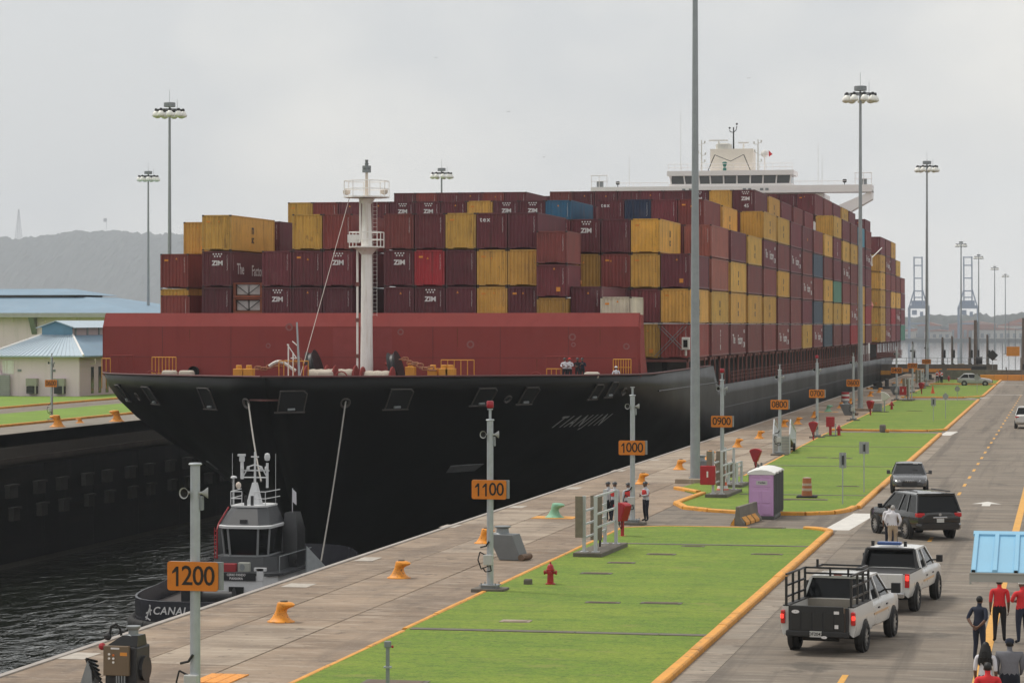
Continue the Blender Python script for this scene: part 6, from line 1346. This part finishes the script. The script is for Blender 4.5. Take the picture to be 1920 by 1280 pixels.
    if hat:
        kind, hm = hat
        q = MB(); T = Matrix.Translation(hc + Vector((0, 0, .075)) * k)
        if kind == 'helmet': q.lathe([(.125 * k, 0), (.122 * k, .015 * k), (.112 * k, .05 * k), (.085 * k, .09 * k), (.04 * k, .11 * k), (.005, .115 * k)], 16, T)
        else: q.lathe([(.103 * k, -.02 * k), (.103 * k, .03 * k), (.085 * k, .065 * k), (.04 * k, .085 * k), (.005, .09 * k)], 16, T)
        ho = q.build('hat', hm, t, smooth=True); MB().prism([(-.07 * k, .08 * k), (.07 * k, .08 * k), (.055 * k, .165 * k), (-.055 * k, .165 * k)], 0, .012 * k, T).build('brim', hm, ho)
    if vest:
        q = MB(); ce = J['che'][0]; secs = []
        for z, rx, ry, yy in ((-.18, .150, .120, 0), (-.05, .172, .135, 0), (.06, .168, .130, 0), (.10, .12, .115, 0)): secs.append([ce + Vector((rx * b * math.cos(a), ry * b * math.sin(a) + yy, z)) * k for a in [R(24 * i) for i in range(15)]])
        q.loft(secs, caps=False); q.build('life_vest', vest, t, smooth=True)
    if collar: MB().lathe([(.062 * k, 0), (.07 * k, .03 * k)], 12, Matrix.Translation(J['nk'][0] - Vector((0, 0, .04 * k))), caps=False).build('collar', collar, t)
    return t
vest_r = MAT('vest_red', (.55, .035, .03), .8, var=.15, scale=15); helm = MAT('helmet_dark', (.04, .042, .045), .35, var=.1); greyp = MAT('grey_shirt_pale', (.46, .47, .50), .9, var=.06, scale=14, bump=.3, bscale=14)
dnavy = MAT('trouser_navy', (.014, .017, .028), .9, var=.15, scale=14)
folded = {'l': ((-.28, .05, 1.2), (-.10, .24, 1.17), (.0, .27, 1.20)), 'r': ((.28, .05, 1.2), (.12, .25, 1.14), (.02, .28, 1.15))}
phone = {'l': ((-.27, .06, 1.2), (-.12, .27, 1.32), (-.07, .32, 1.38)), 'r': ((.27, .02, 1.18), (.12, .24, 1.25), (.04, .3, 1.32))}
behind = {'l': ((-.27, -.12, 1.17), (-.10, -.2, .98), (-.02, -.2, .95)), 'r': ((.27, -.12, 1.17), (.10, -.2, .97), (.02, -.21, .93))}
pocket = {'l': ((-.27, -.04, 1.17), (-.22, .05, .98), (-.19, .09, .93)), 'r': ((.30, -.10, 1.18), (.22, .0, .98), (.17, .06, .95))}
def at(u, v, dx=0, dy=0): p = G(u, v); return (p.x + dx, p.y + dy, 0)
person(at(1211, 977), R(125), 'worker in white shirt, red life vest and helmet standing right of the 1000 post', greyp, dnavy, skin, 1.72, folded, hat=('helmet', helm), vest=vest_r, short=False, build=1.08)
person(at(1178, 979), R(20), 'worker in life vest half hidden behind the 1000 post', greyp, dnavy, skin, 1.70, hat=('helmet', helm), vest=vest_r, short=False)
person(at(1152, 978), R(-20), 'worker in life vest right of the rack, back to camera', greyp, dnavy, skin, 1.72, hat=('helmet', helm), vest=vest_r, short=False)
person(at(1141, 977), R(60), 'worker with helmet leftmost behind the white rack', greyp, dnavy, skin, 1.71, folded, hat=('helmet', helm), vest=None, short=False)
person(at(1674, 1032), R(-4), 'grey-haired man in white shirt and tan trousers walking on the road', whitecloth, tancloth, skinl, 1.74, pocket, {'l': ((-.1, .02, .5), (-.11, -.05, .09), (-.12, .11, .045)), 'r': ((.10, .06, .5), (.11, .06, .09), (.12, .22, .045))}, hair=hairgrey, short=False, group=None, build=1.05)
person(at(1668, 1029, -.05, .7), R(0), 'man in white shirt and dark trousers hidden behind the grey-haired man', whitecloth, dnavy, skin, 1.70, hair=hairblack, short=True, group=None)
person(at(1836, 1240), R(-28), 'man in navy shirt with hands clasped behind his back by the yellow line', navycloth, navycloth, skin, 1.70, behind, hair=hairblack, group=None, build=.98)
person(at(1874, 1203), R(4), 'person in red shirt whose head is hidden by the kiosk eave', redshirt, blackcloth, skin, 1.76, hair=hairblack, group=None, build=1.02)
person(at(1917, 1206), R(30), 'person in red and white shirt and hat at the right frame edge', redshirt, navycloth, skin, 1.72, folded, hat=('cap', offwhite), group=None, build=1.08, vest=None)
p = G(1893, 1345); person((p.x, p.y, 0), R(0), 'man in grey shirt and dark cap at lower right', greycloth, dnavy, skin, 1.75, {'l': ((-.23, .0, 1.18), (-.21, .12, .98), (-.16, .2, .95)), 'r': ((.23, .0, 1.18), (.21, .12, .98), (.16, .2, .95))}, hair=hairblack, hat=('cap', navycloth), short=False, group=None, build=1.28)
p = G(1848, 1345); person((p.x, p.y, 0), R(-10), 'woman with long black braids and white top at lower right', whitecloth, dnavy, skin, 1.68, hair=hairblack, longhair=True, group=None, build=1.0)
p = G(1852, 1397); person((p.x, p.y, 0), R(8), 'man in red shirt, only head and shoulders showing at lower right', redshirt, blackcloth, skin, 1.72, hair=hairblack, group=None, build=1.12)
# crew on the forecastle
for k, (u, sm, hm, lab, pose) in enumerate(((1059, whitecloth, helm, 'crew member in white leaning on the bow rail, leftmost of four', folded), (1068, whitecloth, vest_r, 'crew member in white with red helmet at the bow rail', folded), (1083, blackcloth, helm, 'crew member in dark clothes third at the bow rail', folded), (1092, navycloth, helm, 'crew member in blue at the right end of the bow rail', phone))):
    person((deckX(u, 197.2), 197.2, 4.35), R(175), lab, sm, blackcloth, skin, 1.72, pose, hat=('helmet', hm), short=False, group='crew on the forecastle')
person((deckX(1155, 198.5), 198.6, 3.75), R(170), 'crew member with white helmet low behind the bulwark near the breakwater end', whitecloth, blackcloth, skin, 1.70, folded, hat=('helmet', whitecloth), short=False, group='crew on the forecastle')
# far group on the distant lawn
for k, (u, v, sm, lab) in enumerate(((1757, 718, whitecloth, 'far worker in white left of the group near the silver car'), (1762, 717, vest_r, 'far worker in red vest in the middle of the group near the silver car'), (1766, 718, whitecloth, 'far worker in white right of the group near the silver car'), (1887, 710, blackcloth, 'dark figure standing at the far orange barrier'))):
    person(at(u, v), R(30 * k), lab, sm, dnavy, skin, 1.72, folded, hat=('helmet', helm), vest=vest_r if k < 3 else None, short=False)
# ================================================================ far bank buildings
def ribs(parent, a, b, c, d, n, mat, r=.05, name='roof_rib'):
    """standing seams on a roof plane a-b (eave) d-c (ridge)"""
    a, b, c, d = map(Vector, (a, b, c, d)); q = MB()
    for i in range(n + 1):
        t = i / n; MB().tube(a.lerp(b, t) + Vector((0, 0, .04)), d.lerp(c, t) + Vector((0, 0, .04)), r, n=4).build(name, mat, parent)
bx1, bx0 = -112.8, -123.4; by0 = 300.0; by1 = by0 + 42
bd = thing('control_building', 'small white building with pale blue hip roof and raised vent on the far bank', 'building', (bx0, by0, 0))
wb_ = bx1 - bx0; ln = by1 - by0
MB().box(0, wb_, 0, .3, 0, 4.75).box(0, .3, .3, ln, 0, 4.75).build('wall', wallwhite, bd); MB().box(wb_ - .3, wb_, .3, ln, 0, 4.75).build('side_wall', wallshade, bd)
E0, E1 = -.9, wb_ + .9; cxr = wb_ / 2; zr, ze, yh = 7.1, 4.75, 6.8
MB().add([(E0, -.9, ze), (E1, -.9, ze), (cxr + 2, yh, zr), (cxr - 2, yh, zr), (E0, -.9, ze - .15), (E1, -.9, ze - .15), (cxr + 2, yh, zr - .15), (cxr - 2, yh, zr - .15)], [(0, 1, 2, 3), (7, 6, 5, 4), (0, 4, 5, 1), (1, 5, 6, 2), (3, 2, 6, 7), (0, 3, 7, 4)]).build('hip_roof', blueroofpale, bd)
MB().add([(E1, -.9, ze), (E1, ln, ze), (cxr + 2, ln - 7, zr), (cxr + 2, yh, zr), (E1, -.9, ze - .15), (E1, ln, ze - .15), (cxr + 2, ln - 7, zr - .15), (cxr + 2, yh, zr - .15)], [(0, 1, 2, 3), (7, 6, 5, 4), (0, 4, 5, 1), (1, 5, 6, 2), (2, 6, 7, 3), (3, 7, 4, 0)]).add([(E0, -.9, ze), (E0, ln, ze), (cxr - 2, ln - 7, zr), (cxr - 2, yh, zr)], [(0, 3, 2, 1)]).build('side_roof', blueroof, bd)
ribs(bd, (E0, -.9, ze), (E1, -.9, ze), (cxr + 2, yh, zr), (cxr - 2, yh, zr), 22, MAT('roof_seam', (.52, .60, .66), .5), .045)
MB().tube((E1, -.9, ze + .05), (cxr + 2, yh, zr + .05), .13, n=6).tube((E0, -.9, ze + .05), (cxr - 2, yh, zr + .05), .13, n=6).build('ridge_cap', white, bd)
mon = MB().box(cxr - 1.9, cxr + 1.9, yh, yh + .2, zr - .2, 8.1).build('vent_gable', MAT('gable_blue', (.13, .27, .40), .5), bd)
MB().add([(cxr - 1.9, yh, 8.1), (cxr + 1.9, yh, 8.1), (cxr, yh, 8.75), (cxr - 1.9, yh + .2, 8.1), (cxr + 1.9, yh + .2, 8.1), (cxr, yh + .2, 8.75)], [(0, 1, 2), (5, 4, 3), (1, 4, 5, 2), (2, 5, 3, 0), (0, 3, 4, 1)]).build('vent_gable', MAT('gable_blue'), bd)
MB().box(cxr + 1.7, cxr + 1.85, yh + .2, ln - 8, zr - .2, 8.1).build('vent_wall', wallshade, bd)
for i in range(7): MB().box(cxr + 1.85, cxr + 1.95, yh + 1 + i * 4, yh + 1.4 + i * 4, zr, 8.1).build('vent_post', galvd, bd)
MB().add([(cxr, yh - .5, 8.85), (cxr + 2.5, yh - .5, 8.0), (cxr + 2.5, ln - 7, 8.0), (cxr, ln - 7, 8.85), (cxr - 2.5, yh - .5, 8.0), (cxr - 2.5, ln - 7, 8.0), (cxr, yh - .5, 8.75), (cxr + 2.5, yh - .5, 7.9), (cxr - 2.5, yh - .5, 7.9)], [(0, 1, 2, 3), (0, 3, 5, 4), (0, 6, 7, 1), (0, 4, 8, 6)]).build('vent_roof', blueroofpale, bd)
acg = MAT('ac_beige', (.36, .36, .29), .7, var=.1)
for x in (cxr + .0 - .3, cxr + 3.1): 
    MB().box(x - .65, x + .65, -.75, -.02, 1.25, 2.1).build('air_conditioner', acg, bd); MB().box(x - .6, x + .6, -.7, -.02, .35, 1.2).build('dark_grille', darkmet, bd); MB().box(x + .45, x + .6, -.78, -.7, .3, 1.25).build('bracket', acg, bd)  # dark steel box below each air conditioner
for x in (cxr - 2.0, cxr + 2.2): MB().box(x - .22, x + .22, -.1, -.01, 2.9, 3.15).build('wall_lamp', galvd, bd)
MB().box(-3.5, 2.3, -.6, -.4, 0, 2.5).build('louvre_screen', MAT('screen_grey', (.33, .33, .33), .6), bd)
for k in range(10): MB().box(-3.5, 2.28, -.66, -.6, .15 + k * .24, .25 + k * .24).build('louvre', MAT('louvre_grey', (.38, .38, .37), .6), bd)
MB().path([(.4, -.2, 4.6), (.6, -.25, 3.5), (.9, -.25, 2.9), (1.0, -.25, 2.4)], .18, 8).build('duct', wallwhite, bd); MB().box(1.2, 2.6, -.08, -.01, 2.6, 4.2).build('wall_panel', white, bd)
for y in (4, 6.5, 9): MB().box(wb_, wb_ + .04, y, y + .9, .3, 3.4).build('window', winglass, bd)
MB().path([(wb_ + .3, 3, 3.8), (wb_ + .9, 3, 3.8), (wb_ + .9, 3, 4.4)], .08, 6).build('rain_pipe', cream, bd)
p = G(52, 740); t = thing('hydrant', 'orange hydrant on the lawn before the small white building', 'hydrant', (p.x, p.y, .03)); MB().lathe([(.35, 0), (.3, .5), (.4, .55), (.3, .9), (.1, 1.0)], 10).build('barrel', yellow2, t, smooth=True); MB().cbox((.4, 0, .6), (.4, .2, .2)).build('outlet', yellow2, t)
p = G(3, 730); t = thing('number_post', 'thin grey post at the left frame edge on the far lawn', 'post', (p.x, p.y, 0)); MB().tube((0, 0, 0), (0, 0, 2.6), .06, n=6).build('post', galvd, t); MB().cbox((.05, 0, 2.3), (.3, .15, .3)).build('lamp', galv, t)
# large building behind
g0 = (-190.0, 378.0); gw, gl, gh = 56.0, 40.0, 9.4
bb = thing('machinery_building', 'large white building with wide blue hip roof behind the small one', 'building', (g0[0], g0[1], 0))
MB().box(0, gw, 0, gl, 0, gh).build('wall', wallwhite, bb)
MB().box(-1.8, gw + 1.8, -1.8, gl + 1, gh - .1, gh + .55).build('fascia', MAT('fascia_grey', (.42, .41, .39), .7), bb)
q = MB(); q.add([(-1.8, -1.8, gh + .55), (gw + 1.8, -1.8, gh + .55), (gw - 12, 13, gh + 3.0), (12, 13, gh + 3.0), (gw + 1.8, gl + 1, gh + .55), (gw - 12, gl - 13, gh + 3.0), (12, gl - 13, gh + 3.0), (-1.8, gl + 1, gh + .55)], [(0, 1, 2, 3), (1, 4, 5, 2), (4, 7, 6, 5), (7, 0, 3, 6), (3, 2, 5, 6)]); q.build('roof', blueroof, bb)
MB().box(10, gw - 14, 14, gl - 14, gh + 2.6, gh + 3.3).build('clerestory', MAT('fascia_grey'), bb)
MB().add([(8.5, 12, gh + 3.3), (gw - 12, 12, gh + 3.3), (gw - 17, 18, gh + 4.3), (12, 18, gh + 4.3), (gw - 12, gl - 12, gh + 3.3), (gw - 17, gl - 18, gh + 4.3), (12, gl - 18, gh + 4.3), (8.5, gl - 12, gh + 3.3)], [(0, 1, 2, 3), (1, 4, 5, 2), (4, 7, 6, 5), (7, 0, 3, 6), (3, 2, 5, 6), (0, 7, 4, 1)]).build('clerestory_roof', blueroof, bb)
for x in (gw - 25, gw - 15): MB().xprism([(-1.6, gh - .1), (-.05, gh - .1), (-.05, gh - 2.6)], x - .4, x + .4).build('bracket', galvd, bb)
for x in range(8, 56, 5): MB().tube((x, -.9, gh - .1), (x, -.9, gh - .8), .12, n=6).build('eave_lamp', cream, bb)
for x in (gw - 42, gw - 32, gw - 22, gw - 12): MB().box(x - .8, x + .8, -.1, 0, gh - 6.3, gh - 3.6).build('window', winglass, bb)
MB().box(12, gw - 16, 13.9, 13.99, gh + 2.8, gh + 3.2).build('clerestory_glazing', winglass, bb)
# ================================================================ hills, far shore, port cranes
def vnoise(x, s=1):
    r = 0
    for k, a in ((1, 1), (2.3, .6), (4.9, .4), (9.7, .28), (21, .18)): r += a * math.sin(x * k * s + 1.7 * k + math.sin(x * k * s * .37 + k))
    return r / 2.4
hillm = MAT('hill_forest', (.03, .036, .028), .95, var=.5, scale=.05, detail=8)
def hill(name, x0, x1, yc, depth, top, nx, ny, zb, seed, jag=4.0):
    rg = random.Random(seed); q = MB(); vs = []; fs = []
    for j_ in range(ny + 1):
        f = j_ / ny
        for i in range(nx + 1):
            x = x0 + (x1 - x0) * i / nx; prof = math.sin(math.pi * min(1, f * 1.0)) ** .8 if f < .5 else math.sin(math.pi * f) ** .8
            z = zb + (top(x) - zb) * prof + (vnoise(x * .016 + f * 9, 1) * 9 + rg.uniform(-jag, jag)) * (prof > .05)
            vs.append((x, yc - depth / 2 + depth * f + rg.uniform(-3, 3), z))
    for j_ in range(ny):
        for i in range(nx): a = j_ * (nx + 1) + i; fs.append((a, a + 1, a + nx + 2, a + nx + 1))
    q.add(vs, fs); o = q.build(name, hillm); o.data.polygons.foreach_set('use_smooth', [True] * len(o.data.polygons)); tag(o, kind='structure'); return o
YH = 8200.0
def hx(u): return deckX(u, YH)
HP = [(-500, 480), (-200, 455), (0, 434), (30, 437), (48, 443), (75, 436), (100, 433), (150, 428), (180, 431), (220, 426), (245, 432), (270, 431), (320, 429), (350, 436), (420, 442), (520, 470), (650, 520), (800, 570), (900, 600)]
def htop(x):
    us = [(hx(u), 8.9 + (HY - v) * YH * .99 / F) for u, v in HP]
    if x <= us[0][0]: return us[0][1]
    for (xa, za), (xb, zb_) in zip(us[:-1], us[1:]):
        if x <= xb: return za + (zb_ - za) * (x - xa) / (xb - xa)
    return us[-1][1]
hill('hill', hx(-500), hx(900), YH, 1600, htop, 520, 60, -8, 5, 9)
def pylon(u, v0, v1, lab, cls):
    Y = YH; x = hx(u); z0 = 8.9 + (HY - v1) * Y / F - 6; hh = (v1 - v0) * Y / F + 6
    t = thing(cls, lab, 'tower' if cls == 'lattice_tower' else 'flagpole', (x, Y, z0)); m = MAT('pylon_steel', (.22, .22, .23), .6)
    if cls == 'lattice_tower':
        q = MB()
        for s in (-1, 1):
            for s2 in (-1, 1): q.tube((s * 9, s2 * 9, 0), (s * 1.1, s2 * 1.1, hh), .9, .5, n=4)
        q.build('leg', m, t); q = MB()
        for i in range(7):
            a, b = i / 7, (i + 1) / 7; wa, wb2 = 9 - 7.9 * a, 9 - 7.9 * b
            for s2 in (-1, 1): q.tube((-wa, s2 * wa, hh * a), (wb2, s2 * wb2, hh * b), .5, n=4).tube((wa, s2 * wa, hh * a), (-wb2, s2 * wb2, hh * b), .5, n=4)
        q.build('bracing', m, t)
    else:
        MB().tube((0, 0, 0), (0, 0, hh), .9, .5, n=5).build('pole', m, t); MB().box(-11, 0, -.1, .1, hh - 13, hh - 2).build('flag', MAT('flag_cloth', (.3, .25, .28), .9), t)
pylon(35, 380, 437, 'hazy lattice radio tower on the left hilltop', 'lattice_tower'); pylon(200, 398, 430, 'tiny flagpole with flag on the hazy hilltop', 'flagpole')
# far shore
YS = 3450.0
def sx(u): return deckX(u, YS)
tag(MB().box(-1400, 2400, YS, YS + 1500, -21, -14.5).build('far_shore', MAT('seawall', (.10, .10, .095), .9, var=.3, scale=.05)), kind='structure')
SHP = [(1400, 596), (1650, 600), (1700, 597), (1740, 590), (1760, 588), (1790, 592), (1830, 586), (1860, 592), (1880, 590), (1925, 588), (2100, 580), (2600, 590)]
def stop(x):
    us = [(deckX(u, 4300), 8.9 + (HY - v) * 4300 / F) for u, v in SHP]
    if x <= us[0][0]: return us[0][1]
    for (xa, za), (xb, zb_) in zip(us[:-1], us[1:]):
        if x <= xb: return za + (zb_ - za) * (x - xa) / (xb - xa)
    return us[-1][1]
hill('far_hill', deckX(1400, 4300), deckX(2600, 4300), 4320, 500, stop, 200, 14, -14, 9, 2.2)
rb = random.Random(21)
fcol = [MAT('far_wall_pale', (.55, .53, .48), .8, var=.1), MAT('far_wall_pink', (.42, .30, .26), .8, var=.1), MAT('far_wall_grey', (.26, .28, .30), .8, var=.1), MAT('far_roof_rust', (.36, .17, .12), .8, var=.1), MAT('far_wall_blue', (.20, .27, .34), .8, var=.1)]
bld = [(1692, 30, 9, 0), (1703, 22, 11, 1), (1722, 44, 10, 0), (1742, 30, 16, 2), (1758, 34, 9, 0), (1772, 30, 12, 4), (1790, 34, 9, 0), (1806, 36, 14, 4), (1823, 60, 18, 3), (1846, 40, 10, 2), (1872, 66, 11, 0), (1898, 36, 16, 0), (1915, 30, 20, 4), (1940, 50, 12, 1)]
for i, (u, wd, hh, c) in enumerate(bld):
    Y = YS + 40 + rb.uniform(0, 150); x = deckX(u, Y)
    t = thing('warehouse', f'hazy {("pale", "pinkish", "grey", "rust-roofed", "bluish")[c]} waterfront warehouse, {ORD[i + 1]} from left on the far shore', 'warehouse', (x, Y, -14.5), 0, 'buildings on the far shore')
    MB().box(-wd / 2, wd / 2, 0, 30, 0, hh).build('wall', fcol[c], t)
    MB().loft([[(-wd / 2 - 1, y, hh), (wd / 2 + 1, y, hh), (wd / 2 + 1, y, hh + .6), (0, y, hh + hh * .3), (-wd / 2 - 1, y, hh + .6)] for y in (-1, 31)]).build('roof', fcol[(c + 3) % 5 if i % 3 else 3], t)
    for k in range(int(wd // 8)): MB().box(-wd / 2 + 3 + k * 8, -wd / 2 + 7 + k * 8, -.4, 0, 1, hh * .6).build('door', fcol[2], t)
def crane(u, lab):
    Y = YS + 10; x = deckX(u, Y); t = thing('port_crane', lab, 'crane', (x, Y, -14.5), 0, 'hazy blue port cranes'); m = MAT('crane_blue', (.24, .30, .40), .6, var=.1)
    for sx_ in (-1, 1):
        for yy in (0, 18): MB().box(sx_ * 12 - 1.1, sx_ * 12 + 1.1, yy - 1, yy + 1, 0, 40).build('leg', m, t)
    MB().box(-13, 13, -1, 1, 18, 20).box(-13, 13, 17, 19, 18, 20).build('portal_beam', m, t); MB().box(-12, 12, -3, 40, 38, 42).build('girder', m, t)
    MB().box(-9, 8, 4, 16, 42, 48).build('machinery_house', m, t)
    for s in (-1, 1):
        MB().tube((s * 11, 0, 42), (s * 5, -1, 62), .9, n=5).build('frame_leg', m, t); MB().tube((s * 5, -3, 42), (s * 5, -10, 103), .95, n=5).build('boom', m, t)
    for z in (52, 60, 76, 92, 102): MB().tube((-5, -3 - 7 * (z - 42) / 61, z), (5, -3 - 7 * (z - 42) / 61, z), .8, n=5).build('boom_tie', m, t)
    MB().box(-8, -2, -2, 4, 30, 36).box(2, 6, -2, 3, 28, 34).build('cabin', m, t)
crane(1722, 'hazy blue port crane with raised boom, left of two'); crane(1815, 'hazy blue port crane with raised boom, right of two')
# ================================================================ lower gate end of the lock
yg = 452.0
gt = thing('gate_wall', 'low dark wall with orange panels across the far end of the lock', 'wall', (-32, yg, 0))
MB().box(0, 20.5, 6, 7, -2, 1.55).build('wall', concdark, gt)
for i, (a, b) in enumerate(((3.2, 6.0), (6.6, 8.6), (9.2, 11.5), (12.3, 16.2))): MB().box(a, b, 3.9, 4.1, .3, .85).build('orange_panel', orangemk, gt)
MB().box(-6, 3, 4.5, 5, -.2, .5).build('yellow_beam', yellow, gt)
for i in range(12): MB().tube((.4 + i * 1.7, 6.5, 1.5), (.4 + i * 1.7, 6.5, 2.6), .05, n=5).build('rail_post', galvd, gt)
for z in (2.0, 2.6): MB().tube((.4, 6.5, z), (19.5, 6.5, z), .04, n=5).build('rail', galvd, gt)
p0, p1 = G(1838, 713), G(1935, 713)
ob = thing('road_barrier', 'long orange water-filled barrier closing the road end', 'barrier', (p0.x, p0.y, 0))
for i in range(5): MB().loft([[(i * 2.0, -.25, 0), (i * 2.0, .25, 0), (i * 2.0, .12, .85), (i * 2.0, -.12, .85)], [(i * 2.0 + 1.96, -.25, 0), (i * 2.0 + 1.96, .25, 0), (i * 2.0 + 1.96, .12, .85), (i * 2.0 + 1.96, -.12, .85)]]).build('barrier_unit', orangemk, ob, bevel=.04)
MB().box(-6, 18, 3, 3.5, 0, 1.5).build('rear_wall', MAT('barrier_concrete'), ob)
def hoist(u, vt, Y, lab, r=.25):
    X = deckX(u, Y); d = -X * SN + Y * CS; z = 8.9 - (vt - HY) * d / F
    t = thing('gate_post', lab, 'mast', (X, Y, 0), 0, 'masts at the lower gate'); MB().tube((0, 0, 0), (0, 0, z), r, r * .8, n=8).build('mast', MAT('mast_rust', (.16, .13, .11), .7, var=.3), t); MB().cbox((.15, 0, 1.0), (.6, .6, 1.3)).build('winch', darkmet, t, bevel=.1); MB().cbox((r + .2, -.1, 3.2), (.3, .3, 1.4)).build('drive_box', darkmet, t); MB().tube((r * 1.2, 0, .5), (r * 1.2, 0, z * .97), .06, n=5).build('guide', galvd, t)
for u, vt, lab, r in ((1767, 632, 'rusty mast left of the distant lamps, first', .2), (1785, 630, 'second rusty mast beside the gate, thinner', .16), (1818, 632, 'grey mast between the rusty masts', .2), (1829, 600, 'tallest rusty twin mast at the gate', .32), (1851, 627, 'dark mast right of the tall twin mast', .18), (1919, 596, 'brown mast at the right frame edge', .3), (1711, 640, 'slim dark mast beyond the 0300 sign', .12)): hoist(u, vt, 462.0, lab, r)
# clutter beyond the barrier: stepped concrete pier with thin poles
pr = thing('gate_pier', 'stepped grey concrete pier with thin poles beyond the orange barrier', 'pier', (-7, 470, -3))
for k, (x0, x1, z) in enumerate(((-1, 12, 5.5), (1.5, 12, 7), (3.4, 12, 8.6), (5, 12, 9.6))): MB().box(x0, x1, k * .5, 8, 0, z).build('step', MAT('pier_concrete', (.24, .21, .18), .9, var=.25, scale=.5), pr)
for k in range(14): MB().tube((-4 + k * 1.05, 1 + (k * 7 % 5), 0), (-4 + k * 1.05, 1 + (k * 7 % 5), 8 + (k * 37 % 50) / 10), .05, n=4).build('pole', galvd, pr)
MB().cbox((-2.2, 0, 6.6), (2.2, .5, 1.6)).build('orange_panel', orangemk, pr); 
t = thing('warning_sign', 'dark diamond warning sign by the gate end', 'sign', (deckX(1861, 440), 440, 0)); MB().box(-.04, .04, -.04, .04, 0, 3).build('post', galvd, t); MB().prism([(0, .9), (.9, 0), (0, -.9), (-.9, 0)], 0, .05, Matrix.Translation((0, -.05, 3.3)) @ FR).build('plate', darkmet, t)
t = thing('reel_stand', 'black cable reel stand beyond the silver car', 'reel', (deckX(1836, 445), 445, 0)); MB().lathe([(1.0, -.5), (.6, -.45), (.6, .45), (1.0, .5)], 16, Matrix.Translation((0, 0, 2.4)) @ Matrix.Rotation(R(90), 4, 'Y')).build('reel', darkmet, t); MB().box(-1.2, 1.2, -.6, .6, 0, 1.5).build('frame', darkmet, t)
# small gull-like birds
for k, (u, v, Y) in enumerate(((1404, 147, 420), (953, 210, 400), (817, 109, 430), (1020, 295, 450))):
    X = deckX(u, Y); d = -X * SN + Y * CS; z = 8.9 + (HY - v) * d / F
    t = thing('bird', ('tiny bird high right of the tall mast', 'tiny bird in the middle of the sky', 'tiny bird at the upper middle of the sky', 'tiny bird left above the bridge')[k], 'bird', (X, Y, z), R(20 * k), 'birds in the sky'); t.scale = (.55, .55, .55); MB().loft([[(-.02, -.25, 0), (.02, -.25, 0), (.0, -.25, .03)], [(-.07, 0, -.04), (.07, 0, -.04), (0, 0, .07)], [(-.02, .22, 0), (.02, .22, 0), (0, .22, .03)]]).build('body', darkmet, t)
    for s in (-1, 1): MB().add([(0, -.08, .04), (0, .1, .04), (s * .35, .06, .16), (s * .62, -.04, .05), (s * .34, -.08, .15), (0, 0, .02)], [(0, 1, 2, 4), (4, 2, 3), (5, 4, 3), (5, 3, 2)]).build('wing', darkmet, t)
# ================================================================ haze
hz = MB().box(-9800, 6400, -120, 9800, -23, 470).build('haze', [])
tag(hz, kind='stuff')
m = bpy.data.materials.new('haze_air'); m.use_nodes = True; nt_ = m.node_tree; nt_.nodes.clear()
o_ = nt_.nodes.new('ShaderNodeOutputMaterial'); v_ = nt_.nodes.new('ShaderNodeVolumePrincipled'); v_.inputs['Color'].default_value = (.86, .92, 1, 1); v_.inputs['Density'].default_value = 1.0e-4; v_.inputs['Anisotropy'].default_value = 0.1
nt_.links.new(v_.outputs[0], o_.inputs['Volume']); hz.data.materials.clear(); hz.data.materials.append(m)
